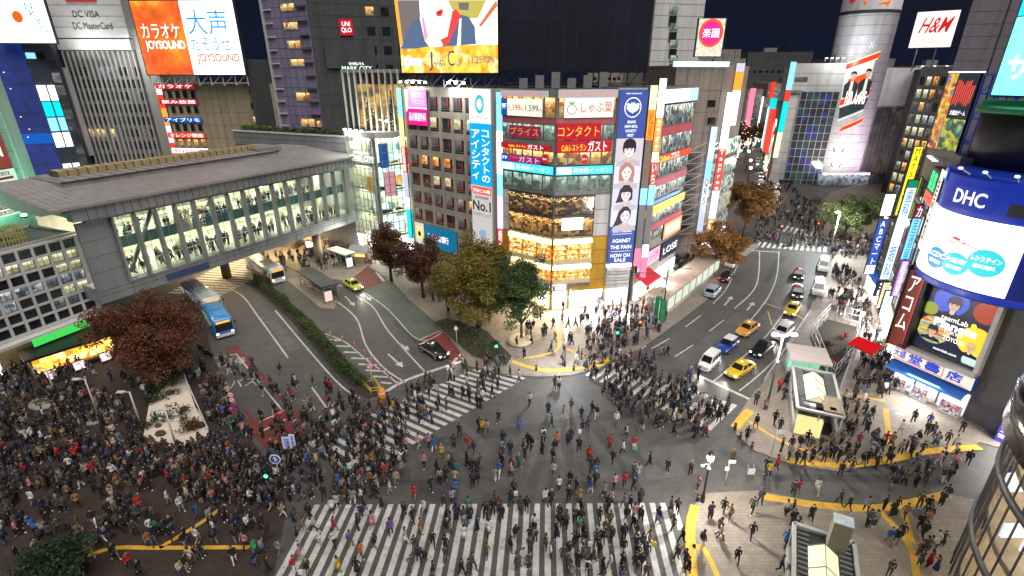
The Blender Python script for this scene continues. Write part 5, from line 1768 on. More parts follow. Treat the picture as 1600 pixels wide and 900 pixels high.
b=MB();b.box(RKF,-.1,RKF.L+.1,-.5,0,zb-.1,zt_+.1,DGREY);b.tube(RKF.w(1,-.3,33.8),RKF.w(1,-.3,zb),.12,STEEL);b.tube(RKF.w(3.6,-.3,33.8),RKF.w(3.6,-.3,zb),.12,STEEL)
o=simple_thing('roof_sign','cream roof sign with a glowing pink and orange disc and white kanji','sign',b)
panel(RKF,(.1,RKF.L-.1,zb,zt_),lit('cream mottled face',[lin((250,240,215)),lin((225,215,190)),lin((255,250,235))],1.1,1.5,cell=False),o,0,'face')
disc(RKF,2.25,(zb+zt_)/2+.7,2.0,2.15,T_ORG,o,.02,'ring');disc(RKF,2.25,(zb+zt_)/2+.7,1.65,1.8,glow('pink disc',lin((235,40,130)),1.1),o,.035,'disc')
text('楽園',RKF,.9,3.6,(zb+zt_)/2,(zb+zt_)/2+1.4,T_WHT,o,d=.05)
# street beyond: distant blocks on both sides
FARW=lit('far lit street fronts',[lin((255,240,220)),lin((40,40,48)),lin((230,120,110)),lin((30,30,36)),lin((160,225,205)),lin((60,56,60)),lin((250,205,140)),lin((35,38,46))],2.0,.45)
far=[((44,118),(50,131),24,'brown block with lit shop fronts',BEIGE2),((52,136),(64,160),28,'grey block with red and teal vertical lights',CONC),((66,165),(84,205),22,'dim block with white vertical lights',GREYM),((86,210),(118,290),26,'far dim block closing the row',CONC)]
for k,(p0,p1,h,lab,m)in enumerate(far):
 f=Fr(p0,p1)
 t=thing('street_building',f'{lab} along the left side of the far avenue','building',(*p0,0),'buildings along the far avenue')
 shell(quadrant(f,16),0,h,m,t,parapet=.4)
 b=MB();b.box(f,.4,f.L-.3,0,.2,1,6.5,FARW);b.build('shop_front',t)
 b=MB();b.box(f,.4,f.L-.3,0,.1,7.2,h-2,lit('far dim windows',[lin((22,23,26)),lin((60,58,54)),lin((18,18,22)),lin((120,110,85)),lin((26,28,34)),lin((20,20,24))],.6,.6));b.build('window',t)
 b=MB();b.box(f,f.L*.2,f.L*.2+.6,.2,2.0,8,h+1,(S_ORG,glow('far red light',lin((255,70,90)),1.4),WHT2,S_TEAL)[k]);b.box(f,f.L*.65,f.L*.65+.6,.2,2.0,7,h-3,(WHT2,S_TEAL,WHT2,WHT2)[k]);b.build('blade_sign',t)
far2=[((84.5,196),(74,172),24,'pale panelled block with white light columns')]
for k,(p0,p1,h,lab)in enumerate(far2):
 f=Fr((p0[0],p0[1]),(p1[0]+0,p1[1]))
 if k==0:f=Fr((93,192),(84.5,171))
 t=thing('street_building',f'{lab} along the right side of the far avenue','building',(*f.e,0),'buildings along the far avenue')
 shell(quadrant(f,14),0,h,CONC,t,parapet=.3)
 b=MB();b.box(f,.4,f.L-.3,0,.2,1,h*.8,FARW);b.build('shop_front',t)
 for q in range(3+k):
  b=MB();b.box(f,f.L*(.1+.25*q),f.L*(.1+.25*q)+.8,.2,2.2,8,22+3*(q%2),(WHT2,S_TEAL,S_DRED,WHT2,S_ORG)[(q+k)%5]);b.build('blade_sign',t)
  # skyline blocks
for k,(x,y,w_,h,lab,m)in enumerate(((100,420,40,58,'pale broad block with a flat white crown on the skyline',WHITEP),(76,400,30,52,'ochre lit block beside the pale broad block on the skyline',mat('ochre wall',(.32,.2,.05),.8)),(150,410,30,48,'pinkish block low on the skyline',BEIGE2),(190,400,44,46,'dark block with roof masts on the skyline',DKTW),(128,330,16,40,'round grey water tower block on the skyline',CONC),(60,330,30,42,'brown block half hidden by the round roof sign',BEIGE2),(205,330,36,40,'grey block peeking out left of the round tower',GREYM),(232,300,30,36,'low dim block right of the round tower',CONC))):
 f=Fr((x-w_/2,y),(x+w_/2,y-4))
 t=thing('skyline_building',lab,'building',(x,y,0),'distant skyline buildings')
 shell(quadrant(f,22),0,h,m,t,parapet=.6)
 b=MB()
 for q in range(10):
  b.box(f,1+q*(w_-2)/10,1+(q+.55)*(w_-2)/10,0,.1,h-13,h-11.4,DARKG)
  b.box(f,1+q*(w_-2)/10,1+(q+.55)*(w_-2)/10,0,.1,h-20,h-18.4,WIN_DIM)
 b.build('window',t)
 b=MB();b.box(f,w_*.3,w_*.5,-12,-8,h,h+3.5,STEEL);b.tube(f.w(w_*.7,-8,h),f.w(w_*.7,-8,h+9),.15,DGREY,n=5);b.build('roof_plant',t)
 # round shopping tower and its wings
CC,CR=(105.2,170.2),7.55
SILV=mat('silver cladding',(0.5,0.49,0.51),0.5,.08,.25,.0)
t=thing('round_tower','round silver shopping tower with a slanting red banner of two men','building',(*CC,0))
b=MB();b.lathe(CC,[(CR,0),(CR,48.4),(CR+.15,48.5),(CR+.15,49.6),(CR,49.7),(CR,64)],SILV,64);b.build('drum',t)
b=MB()
for k in range(19):b.lathe(CC,[(CR+.02,3+2.5*k),(CR+.03,3.02+2.5*k),(CR+.02,3.12+2.5*k)],GREYM,64)
for k in range(40):
 a=2*math.pi*k/40;c_,s_=math.cos(a),math.sin(a)
 p=(CC[0]+c_*(CR+.0),CC[1]+s_*(CR+.0));b.tube((*p,4),(*p,48),.03,SILV,n=4)
b.build('seam',t)
b=MB();b.lathe(CC,[(CR+.16,48.6),(CR+.17,48.7),(CR+.17,49.4),(CR+.16,49.5)],DGREY,64);b.build('dark_band',t)
class Cyl:
 """a patch of a round wall: s runs along the arc, left to right for someone outside facing it"""
 def __init__(self,c,r,a0):self.c,self.r,self.a0=c,r,a0
 def w(self,s,d,z):
  a=self.a0+s/self.r
  return(self.c[0]+(self.r+d)*math.cos(a),self.c[1]+(self.r+d)*math.sin(a),z)
 def px(self,u,v,d=0.0):
  q=ray(u,v);A=q[0]**2+q[1]**2;B=-2*(q[0]*self.c[0]+q[1]*self.c[1]);C_=self.c[0]**2+self.c[1]**2-(self.r+d)**2
  dd=B*B-4*A*C_
  k=(-B-math.sqrt(max(0,dd)))/(2*A)
  a=math.atan2(q[1]*k-self.c[1],q[0]*k-self.c[0])-self.a0
  a=(a+math.pi)%(2*math.pi)-math.pi
  return(a*self.r,HC+q[2]*k)
CY=Cyl(CC,CR,math.atan2(-CC[1],-CC[0]))
def cquad(cy_,pts,m,parent,d,name,n=10,t_=.02):
 """curved quad: pts (s, z) bottom-left, bottom-right, top-right, top-left"""
 b=MB()
 for k in range(n):
  def L(a,c,q):return(a[0]+(c[0]-a[0])*q,a[1]+(c[1]-a[1])*q)
  p0,p1=L(pts[0],pts[1],k/n),L(pts[0],pts[1],(k+1)/n);q0,q1=L(pts[3],pts[2],k/n),L(pts[3],pts[2],(k+1)/n)
  b.poly([cy_.w(p0[0],d+t_,p0[1]),cy_.w(p1[0],d+t_,p1[1]),cy_.w(q1[0],d+t_,q1[1]),cy_.w(q0[0],d+t_,q0[1])],m)
  b.poly([cy_.w(p0[0],d,p0[1]),cy_.w(p1[0],d,p1[1]),cy_.w(p1[0],d+t_,p1[1]),cy_.w(p0[0],d+t_,p0[1])],m)
  b.poly([cy_.w(q1[0],d,q1[1]),cy_.w(q0[0],d,q0[1]),cy_.w(q0[0],d+t_,q0[1]),cy_.w(q1[0],d+t_,q1[1])],m)
 return b.build(name,parent)
def cpx(*p):return[CY.px(*q)for q in p]
BRED=glow('banner red',lin((225,60,35)),.85)
bn=cquad(CY,cpx((1309,190),(1348,174),(1370,84),(1321,104)),glow('banner pale',lin((215,220,215)),.75),None,.05,'tower_banner')
cquad(CY,cpx((1310,186),(1349,170),(1356,152),(1312,169)),glow('banner dark teal',lin((46,62,66)),.6),bn,.1,'picture')
tag(bn,'slanting banner of two men with red ribbons on the round silver tower','banner')
for p in(((1322,110),(1371,92),(1376,79),(1321,100)),((1311,167),(1357,150),(1361,137),(1315,154)),((1310,208),(1345,192),(1351,181),(1316,197))):
 q=cpx(*p);cquad(CY,q,glow('ribbon cream edge',lin((255,235,195)),.9),bn,.12,'ribbon_edge')
 z_=.28
 q=[(x,z+(z_ if k<2 else-z_))for k,(x,z)in enumerate(q)];cquad(CY,q,BRED,bn,.15,'ribbon')
q=cpx((1314,164),(1356,147),(1359,139),(1316,156))
TEXTS.append(dict(s='100 XMAS',fr=CY,r=(q[0][0]+.8,q[1][0]-.6,q[0][1]+.3,q[2][1]-.6),m=T_WHT,p=bn,d=.22,name='lettering',th=.01,shear=0,bold=.02,keep=False,lines=1))
cquad(CY,cpx((1318,148),(1352,136),(1358,112),(1326,124)),glow('banner orange sun',lin((235,80,36)),.9),bn,.09,'picture')
MSK=glow('banner skin',lin((205,165,140)),.7);MHR=glow('banner black hair',lin((28,24,24)),.5);MJK=glow('banner dark jacket',lin((48,56,62)),.5);MWH=glow('banner white shirt',lin((225,225,220)),.7)
for(u,v,sc)in((1334,118,1.0),(1356,114,1.0)):
 s,z=CY.px(u,v)
 shp=[([(-1.6,-6.2),(1.5,-6.2),(1.7,-2.4),(.6,-1.5),(-.7,-1.5),(-1.8,-2.6)],MJK,0),([(-.45,-5.5),(.4,-5.5),(.35,-1.5),(-.3,-1.5)],MWH,1),([(-.62,.4),(-.55,-.7),(-.2,-1.25),(.25,-1.25),(.55,-.7),(.62,.4),(0,.8)],MSK,2),([(-.7,.05),(-.72,.8),(-.2,1.2),(.45,1.1),(.75,.6),(.68,0),(.45,.45),(-.4,.5)],MHR,3)]
 for pts,m,k in shp:shape(CY,[(s+x*sc,z+y_*sc)for x,y_ in pts],m,bn,.32+.03*k,'portrait')
SNOW=glow('snowflake',lin((225,235,240)),.7)
for u,v,r_ in((1330,82,1.0),(1362,70,1.0),(1347,60,.7),(1308,222,.9),(1340,218,.9)):
 s,z=CY.px(u,v);b=MB()
 for k in range(3):
  a=math.pi*k/3;dx,dz=math.cos(a)*r_,math.sin(a)*r_;nx,nz=-math.sin(a)*.09,math.cos(a)*.09
  b.poly([CY.w(s-dx-nx,.04,z-dz-nz),CY.w(s+dx-nx,.04,z+dz-nz),CY.w(s+dx+nx,.04,z+dz+nz),CY.w(s-dx+nx,.04,z-dz+nz)],SNOW)
 b.build('snowflake',bn)
q=CY.px(1345,0)
b=MB()
for u,v in((1310,235),(1306,258)):
 s,z=CY.px(u,v);b2=MB()
 b2 .poly([CY.w(s-1.6,.05,z+.7),CY.w(s-1.1,.05,z-.6),CY.w(s+1.1,.05,z-.6),CY.w(s+1.6,.05,z+.7)],DGREY);b2 .build('vent',t)
disc(CY,CY.px(1332,2)[0],53.2,1.3,1.6,S_RED,t,.1,'emblem')
def cshape(pts,m,d):shape(CY,[CY.px(*p)for p in pts],m,t,d,'emblem')
cshape([(1350,0),(1392,0),(1388,8),(1375,5),(1352,6)],T_ORG,.1)
WF=Fr((83.8,167),(98.4,164.2))
shell([WF.o,WF.e,(104,178),(90,184)],0,35.6,WHITEP,t,'wing')
b=MB()
for k in range(10):b.box(WF,0,WF.L,0,.03,3+3.3*k,3.1+3.3*k,GREYM)
b.build('joint',t)
BGRID=lit('blue green grid glass',[lin((24,32,48)),lin((30,60,58)),lin((34,48,140)),lin((20,26,38)),lin((40,78,70)),lin((18,24,34))],.7,.42)
c0_,c1_=WF.px(1238,210)[0],WF.L-.2
zg0,zg1=WF.px(1240,292)[1],WF.px(1270,143)[1]
b=MB();b.box(WF,c0_,c1_,0,.12,zg0,zg1,BGRID)
for k in range(7):s=c0_+(c1_-c0_)*k/6;b.box(WF,s-.07,s+.07,.12,.3,zg0,zg1,LGREY)
for k in range(13):z=zg0+(zg1-zg0)*k/12;b.box(WF,c0_,c1_,.12,.26,z-.07,z+.07,LGREY)
b.build('window',t)
for u,v in((1252,124),(1245,145)):r=WF.rect(u-9,v-4,u+9,v+4);window(WF,*r,WIN_DIM,GREYM,t,mull=3)
blade('white, red, teal and cream sign column down the edge of the round tower wing',83.0,166.4,8,36,1.7,[(S_LBLU,7),(S_DRED,3),(S_TEAL,8),(glow('cream blade',lin((235,235,190)),1.0),7)])
WR=Fr((111.2,165.2),(124,166.5))
shell([WR.o,WR.e,(126,180),(110,178)],0,34.4,SILV,t,'wing')
b=MB();b.box(WR,.2,WR.L-.2,0,.15,3,23.4,lit('brown grid glass',[lin((48,42,40)),lin((70,62,56)),lin((38,36,38)),lin((90,80,66))],.6,.5))
for k in range(9):s=.2+(WR.L-.4)*k/8;b.box(WR,s-.06,s+.06,.15,.28,3,23.4,DGREY)
for k in range(10):b.box(WR,.2,WR.L-.2,.15,.26,3+2.2*k,3.12+2.2*k,DGREY)
b.build('window',t)
b=MB();b.box(Fr((97,161.5),(112,161.5)),0,15,-3,0,3.6,4.2,LGREY);b.box(Fr((97,161.4),(112,161.4)),0,15,-2,-.1,.2,3.5,WIN_BLUE);b.build('entrance_canopy',t)
b=MB()
for k in range(4):p=WF.w(9+1.5*k,-.6,35.7);b.tube(p,(p[0],p[1],36.8),.1,LGREY,n=6);b.ell((p[0]+.3,p[1],37),(.5,.3,.25),WSIGN,7,5)
b.build('roof_lamp',t)
area_light((94,157,37),(102,165,44),1100,(.95,1,1),3)
area_light((113,156,5),(106,163,20),3000,(1,.72,.95),3)
area_light((98,156,5),(103,163,18),1800,(1,.95,.9),3)
# pale grid building and the dark tower with a hat of light at the right
QF=Fr((103.6,141),(104.2,127))
t=thing('grid_building','pale building with a grid of small windows right of the round tower','building',(104,134,0))
shell(quadrant(QF,18),0,34,CONC,t,parapet=.4)
rr=random.Random(9)
cols,rows=even(.4,9,4,1.6),[(3+3.0*k,5.2+3.0*k)for k in range(10)]
for(z0_,z1_)in rows:
 for(s0,s1)in cols:window(QF,s0,s1,z0_,z1_,rr.choice([WIN_DIM,WIN_CREAM,DARKG,WIN_ORG,WIN_BLUE]),LGREY,t,mull=1)
b=MB()
for k in range(22):b.box(QF,9.6,QF.L-.3,0,.3,4+1.3*k,4.5+1.3*k,LGREY if k%4 else S_RED)
b.build('louvre',t)
HF=Fr((105.2,150),(111.9,144.4))
zb,zt_=HF.px(1455,74)[1],HF.px(1455,18)[1]
b=MB();b.box(HF,-.1,HF.L+.1,-.5,0,zb-.1,zt_+.1,DGREY);b.tube(HF.w(2,-.3,33),HF.w(2,-.3,zb),.15,STEEL);b.tube(HF.w(6,-.3,33),HF.w(6,-.3,zb),.15,STEEL)
o=simple_thing('roof_sign','square pale pink roof sign with slanted red letters','sign',b)
panel(HF,(0,HF.L,zb,zt_),glow('pale pink sign face',lin((255,226,218)),1.15),o,0,'face')
text('H&M',HF,1.6,HF.L-1.2,zb+3.4,zt_-1.4,T_RED,o,d=.02,shear=.25,bold=.01);text('15 Dec',HF,2.2,HF.L-2.6,zb+.9,zb+2.0,glow('faint coral lettering',lin((245,190,180)),1),o,d=.02)
f=Fr((110,152),(126,140));t=thing('sign_base_building','dark low roof with small bright lamps under the pale pink roof sign','building',(118,146,0))
shell(quadrant(f,20),0,33,DKTW,t,parapet=.8)
b=MB()
for k in range(6):b.ell(f.w(1.5+k*2.6,.3,34.5),(.35,.35,.35),WSIGN)
b.build('roof_lamp',t)
VF=Fr((93.6,118.4),(112,114))
t=thing('dark_tower','plain dark purple grey tower with a white sign on top behind the teal screen','building',(100,116,0))
shell([VF.o,VF.e,(126,130),(111.8,141)],0,51,mat('purple grey wall',(.16,.145,.175),.6,.12,.3),t)
b=MB()
for k in range(8):b.box(VF,0,VF.L,0,.03,33+2.3*k,33.05+2.3*k,DGREY)
b.box(VF,6.5,6.6,0,.2,33,49,DGREY);b.build('joint',t)
b=MB();b.box(VF,1,VF.L,-.6,.3,51.4,57,WSIGN);b.build('roof_sign',t)
# ------------------------------------------------------------------ the shop row on the right
rows_=[((58.4,78.4),(54.9,69.4),12,'middle dark glass shop building behind the white sign columns'),((54.7,69.0),(45.6,53.0),24.6,'dark glass shop building beside the blue drum with a green neon sign')]
sf=[]
rr=random.Random(21)
for k,(p0,p1,h,lab)in enumerate(rows_):
 f=Fr(p0,p1);sf.append(f)
 t=thing('shop_building',lab,'building',(*p1,0),'shop row on the right')
 shell(quadrant(f,12),0,h,DKTW,t,parapet=.5)
 n=max(2,int(f.L/3.2))
 for lev in range(int((h-5)/3.3)):
  z=4.6+lev*3.3
  for q in range(n):
   s=.3+(f.L-.6)*q/n
   window(f,s+.1,s+(f.L-.6)/n-.1,z,z+2.6,rr.choice([TEALG,DARKG,WIN_GRN,TEALG,SHELFG,WIN_DIM]),DGREY,t,bar=.08,mull=1)
 for q in range(n):
  s=.3+(f.L-.6)*q/n
  window(f,s+.05,s+(f.L-.6)/n-.05,.2,3.2,rr.choice([SHOPC,SHOPG,SHOPW]),LGREY,t,bar=.08,mull=1,name='shop_front')
 b=MB();b.box(f,.1,f.L-.1,.1,.7,3.3,4.3,(S_BLU,S_WHT)[k]);b.build('fascia_sign',t)
blade('long yellow sign column with small dark letters in the right shop row',55.9,73.0,13.8,23.5,1.1,[(glow('vivid yellow blade',lin((255,232,40)),1.15),9)],tx=[(0,'MATSUMOTO',T_BLK)])
blade('tall white lit sign column with a green cap in the right shop row',51.3,66.3,6.4,20.2,1.25,[(T_GRN,1),(glow('cool white blade',lin((225,245,240)),1.1),4),(WHT2,4),(glow('cool white blade',lin((225,245,240)),1.1),5)],tx=[(1,'歯科',T_BLU),(3,'眼科',T_BLU)])
blade('deep blue sign column with white marks left of the white columns',53.6,72.6,4.8,13.2,1.3,[(glow('deep blue blade',lin((50,85,190)),1.0),8),(WHT2,1.6)],tx=[(0,'ABCマート',T_WHT)])
blade('navy sign box with a white mark low in the right shop row',50.2,65.0,4.4,6.6,1.5,[(glow('navy blade',lin((30,45,80)),.8),2)],tx=[(0,'SB',T_WHT)])
blade('white sign box above the deep blue sign column',54.6,74.2,13.4,16.6,1.5,[(WHT2,2)])
blade('slim maroon and white sign column on the green neon building',48.2,59.9,8.0,18.5,.9,[(glow('maroon blade',lin((140,35,55)),.8),4),(glow('cool white blade',lin((225,245,240)),1.1),2),(glow('maroon blade',lin((140,35,55)),.8),3)],tx=[(0,'カフェ',T_WHT),(2,'カレー',T_WHT)])
NFm=Fr((46.4,57.2),(47.6,53.6))
f=sf[1]
r=(f.L-6.8,f.L-2.2,19.4,23.2)
o=sign('neon_sign','black sign with green neon lettering over an orange red strip','sign',f,r,BLACKM,.1,.9)
text('居食\n屋源',f,*inner(r,.12,.88,.38,.92),glow('green neon',lin((40,255,140)),1.8),o,d=.91);panel(f,inner(r,0,1,0,.3),T_ORG,o,.9);text('食べ放題',f,*inner(r,.08,.92,.05,.26),T_RED,o,d=.92)
for k in range(4):
 b=MB();s=r[0]+.5+k*1.2;b.tube(f.w(s,.1,24.2),f.w(s,1.6,24.4),.04,STEEL,n=5);b.lathe(f.w(s,1.6,0),[(.3,24.2),(.25,24.35)],WSIGN,10);b.build('lamp',o)
r=(f.L-1.9,f.L-.2,15.0,23.6)
o=sign('calligraphy_banner','white vertical banner with black brush strokes beside the blue drum','banner',f,r,S_WHT,.1,.9);vtext('鳥良',f,*inner(r,.15,.85,.1,.9),T_BLK,o,d=.91)
# red sign pillar between the shop row and the drum
b=MB();pf=Fr((44.1,52.9),(44.75,51.5));b.box(pf,0,1.5,-2,.1,3.8,13.0,mat('rust red panel',(.35,.07,.045),.5,.2,.6));b.box(pf,-.15,0,-.5,.3,3.8,13.5,BLACKM)
o=simple_thing('pillar_sign','rust red sign pillar with tall white katakana at the near end of the shop row','sign',b)
vtext('アコム',pf,.25,1.25,6.0,12.4,T_WHT,o,d=.11)
b=MB();b.box(pf,1.5,1.75,-1,.2,4,14,glow('red neon tube',lin((255,70,60)),1.2));b.build('neon_edge',o)
# poster billboard on the roof of the green neon building with blue lit steelwork
BB=Fr((49.0,62.2),(48.7,57.6))
zb,zt_=24.9,33.0
t=thing('poster_billboard','colourful poster billboard with jagged red letters in a blue lit steel frame','billboard',(49,60,24.6))
b=MB();b.box(BB,0,BB.L,-.3,0,zb,zt_,BLACKM);b.box(BB,-.1,BB.L+.1,-.35,.1,zt_,zt_+.15,WSIGN);b.build('board',t)
zm=zb+3.4
panel(BB,(.05,BB.L*.34,zb+.05,zt_-.05),lit('poster colours',[lin((230,170,40)),lin((60,130,190)),lin((240,120,40)),lin((230,225,80)),lin((210,60,90)),lin((50,70,120))],.9,.8,cell=False),t,0,'picture')
panel(BB,(BB.L*.34,BB.L-.05,zm,zt_-.05),glow('poster dark slate',lin((30,48,58)),.6),t,0,'picture')
panel(BB,(BB.L*.34,BB.L-.05,zb+.05,zm),lit('poster colours two',[lin((60,110,120)),lin((225,225,60)),lin((50,80,90)),lin((90,160,120)),lin((190,190,170))],.8,.7,cell=False),t,0,'picture')
b=MB();rr=random.Random(4)
for k in range(9):
 s=BB.L*.38+k*.3;z0_=zm+1.2+rr.random()*.5;z1_=zt_-.6-rr.random()*.7
 b.poly([BB.w(s,.03,z0_),BB.w(s+.16,.03,z0_+.2),BB.w(s+.3,.03,z1_),BB.w(s+.12,.03,z1_-.1)],glow('jagged red',lin((235,75,60)),1.0))
b.build('jagged_lettering',t)
text('大脱出ゲーム',BB,BB.L*.42,BB.L-.4,zm+.4,zm+.9,T_WHT,t,d=.03)
BST=glow('blue lit steel',lin((22,48,150)),.35)  # blue light on the steel is put in as glow
b=MB()
for a in range(3):
 for q in range(3):
  p=Vector(BB.w(BB.L+.2+1.1*a,-.3-2.0*q,22));b.tube(tuple(p),(p.x,p.y,zt_-.2),.1,BST,n=5)
for z in(23.5,26,28.5,31,32.8):
 for q in range(3):b.tube(BB.w(BB.L+.2,-.3-2*q,z),BB.w(BB.L+2.4,-.3-2*q,z),.07,BST,n=5);b.tube(BB.w(BB.L+.2,-.3-2*q,z),BB.w(BB.L+2.4,-.3-2*q,min(32.8,z+2.4)),.05,BST,n=5)
b.build('steel_frame',t)
# ------------------------------------------------------------------ book shop building with the blue drum screen
DD=Fr((43.5,50.0),(48.4,40.0))
t=thing('drum_building','corner building with a blue drum screen above a bookshop','building',(45,46,0))
DGRW=mat('dark grey stone',(.10,.10,.105),.6,.2,.6)
shell([DD.o,DD.e,(62,44),(56,58)],0,13.2,DGRW,t)
BC,BR=(49.35,48.0),6.65
DBL=glow('blue drum cladding',lin((22,52,165)),.6)
DBM=mat('blue drum panel',lin((20,50,160)),.4,.1,.5)
b=MB();b.lathe(BC,[(BR-.2,13.0),(BR+.15,13.2),(BR+.15,24.2),(BR-.3,24.4)],DBM,72);b.build('drum',t)
b=MB();b.lathe(BC,[(BR+.16,20.7),(BR+.17,20.75),(BR+.17,24.0),(BR+.16,24.05)],DBL,72);b.build('light_band',t);b=MB();b.lathe(BC,[(BR+.16,13.2),(BR+.17,13.25),(BR+.17,13.8),(BR+.16,13.85)],DBL,72);b.build('light_band',t)
CD=Cyl(BC,BR,math.atan2(-BC[1],-BC[0]))
def dq(u0,v0,u1,v1):a=CD.px(u0,v0);c=CD.px(u1,v1);return a,c
sL=-BR*R(84);sR=CD.px(1566,455)[0]+.3
zs0,zs1=14.0,20.6
scr=cquad(CD,[(sL,zs0),(sR,zs0),(sR,zs1),(sL,zs1)],glow('drum screen white',lin((252,253,255)),2.6),None,.18,'drum_screen',28,.1)
tag(scr,'curved white video screen on the blue drum with turquoise discs','screen')
TQ=glow('screen turquoise',lin((45,195,205)),1.0);SBL=glow('screen blue',lin((40,140,200)),1.0)
for u,v,rs,rz_,m,tx in((1462,402,1.25,1.05,SBL,'LCDC'),(1491,412,1.2,1.1,TQ,'大感謝'),(1539,412,1.35,1.3,TQ,'L-システイン')):
 s,z=CD.px(u,v,.28);disc(CD,s,z,rs,rz_,m,scr,.285,'disc')
 TEXTS.append(dict(s=tx,fr=CD,r=(s-rs*.8,s+rs*.8,z+.1,z+.6),m=T_WHT,p=scr,d=.31,name='lettering',th=.01,shear=0,bold=.02,keep=False,lines=1));TEXTS.append(dict(s='送料無料',fr=CD,r=(s-rs*.6,s+rs*.6,z-.55,z-.15),m=T_WHT,p=scr,d=.31,name='lettering',th=.01,shear=0,bold=.01,keep=False,lines=1))
b=MB();rr=random.Random(8);s,z=CD.px(1500,378,.28)
for k in range(9):
 a=s-1.2+rr.random()*2.2;c=z-.35+rr.random()*.7;b.poly([CD.w(a,.3,c),CD.w(a+.7,.3,c-.16),CD.w(a+.75,.3,c-.06),CD.w(a+.05,.3,c+.1)],T_RED)
b.build('red_streaks',scr)
s0=CD.px(1490,325)[0];s1=CD.px(1540,325)[0]
zt_=22.3
o=cquad(CD,[(s0-.5,21.2),(s1+.6,21.2),(s1+.6,23.3),(s0-.5,23.3)],DBL,None,.2,'drum_sign',12,.05);tag(o,'blue sign panel with large white serif letters above the drum screen','sign')
TEXTS.append(dict(s='DHC',fr=CD,r=(s0,s1,21.6,22.9),m=T_WHT,p=o,d=.26,name='lettering',th=.02,shear=0,bold=.01,keep=False,lines=1))
sC=CD.px(1478,284)[0]
o=cquad(CD,[(sC-2.6,23.0),(sC+1.6,23.0),(sC+1.6,24.3),(sC-2.6,24.3)],S_BLU,None,.24,'drum_sign',12,.05);tag(o,'bright blue channel sign at the top left rim of the drum','sign')
TEXTS.append(dict(s='DHC Channel',fr=CD,r=(sC-1.9,sC+1.2,23.3,24.0),m=T_WHT,p=o,d=.3,name='lettering',th=.02,shear=0,bold=0,keep=False,lines=1))
for u,v in((1467,310),(1590,330)):
 s,z=CD.px(u,v);cquad(CD,[(s-.55,z-.55),(s+.55,z-.55),(s+.55,z+.55),(s-.55,z+.55)],DGREY,t,.2,'vent',4,.05)
b=MB()
for k in range(7):
 s=-5+k*1.9;p=CD.w(s,.2,24.3);q=CD.w(s,1.3,24.9);b.tube(p,q,.06,LGREY,n=5);b.ell(q,(.22,.22,.15),WSIGN,6,4)
b.build('rim_lamp',t)
b=MB();b.lathe((52.3,51.0),[(6.0,24),(6.0,29.4)],mat('charcoal drum',(.05,.052,.054),.4,.3,.5),56);b.build('upper_drum',t);b=MB();b.lathe((52.3,51.0),[(6.4,29.4),(6.6,29.5),(6.6,29.9),(6.2,30)],mat('green lit rim',(.02,.22,.09),.4),56);b.build('drum_rim',t)  # upper rim has a green surface colour
TS=Fr((47.3,54.0),(51.6,45.6))
b=MB();b.box(TS,-.1,TS.L,-.8,0,30.8,46,DGREY);o=simple_thing('teal_screen','huge glowing teal screen with white katakana at the top of the drum building','screen',b)
panel(TS,(0,TS.L,31.0,37.8),glow('teal screen face',lin((110,245,225)),2.0),o,0,'face');panel(TS,(0,TS.L,37.9,46),glow('cyan screen face',lin((40,215,230)),1.2),o,0,'face')
text('サロン',TS,.5,6.5,32.4,34.6,T_WHT,o,d=.03,bold=.02)
disc(TS,3.6,41.5,1.4,.9,T_WHT,o,.03,'emblem',hole=.7)
b=MB()
for k in range(5):b.box(TS,k*1.8,k*1.8+.3,-.2,1.2,30.2,30.4,STEEL)
b.box(TS,0,8,.9,1.3,30.1,30.6,mat('green lit rim',(.02,.22,.09),.4));b.build('gantry',o)
# art poster screen
r=(.9,6.7,5.9,12.7)
PO=sign('poster_screen','large lit poster of two people, coloured planets and white lettering above the bookshop','screen',DD,r,glow('poster night blue',lin((24,30,60)),.6),.15,.5,rim=.12)
b=MB();b.box(DD,.5,.9,0,1.5,5.4,13.2,BLACKM);b.box(DD,6.7,7.1,0,.9,5.4,13.2,LGREY);b.box(DD,.5,7.1,0,1.4,5.2,5.6,LGREY);b.box(DD,.5,7.1,0,.9,12.9,13.2,DGREY);b.build('poster_frame',t)
for k,(fx,fz,rs,m)in enumerate(((.36,.86,1.5,glow('planet blue',lin((60,90,210)),.8)),(.88,.84,1.1,glow('planet ember',lin((165,60,40)),.8)),(.1,.66,.7,glow('planet olive',lin((150,160,60)),.8)),(.86,.38,1.55,glow('planet yellow',lin((240,200,40)),.95)),(.9,.08,.75,glow('planet moon',lin((190,215,215)),.9)),(.25,.35,1.5,lit('planet swirl',[lin((60,60,200)),lin((230,90,60)),lin((240,230,100)),lin((60,180,210)),lin((160,60,180))],.9,1.3,(.4,.4,2),False)))):
 q=inner(r,fx,fx,fz,fz);rs=min(rs,1.5)
 pts=[(max(r[0]+.1,min(r[1]-.1,q[0]+rs*math.cos(a*.2244))),max(r[2]+.1,min(r[3]-.1,q[2]+rs*math.sin(a*.2244))))for a in range(28)]
 shape(DD,pts,m,PO,.505+.004*k,'planet')
for fx,fz,sc,hair in((.42,.84,1.25,HAIRD),(.24,.36,.95,HAIRD),(.84,.3,.85,glow('printed fair hair',lin((215,195,120)),.7))):
 q=inner(r,fx,fx,fz,fz);portrait(DD,q[0],q[2]-.2,sc,PO,.54,glow('printed tan skin',lin((215,175,150)),.75),hair,glow('printed black clothes',lin((25,28,36)),.5),0)
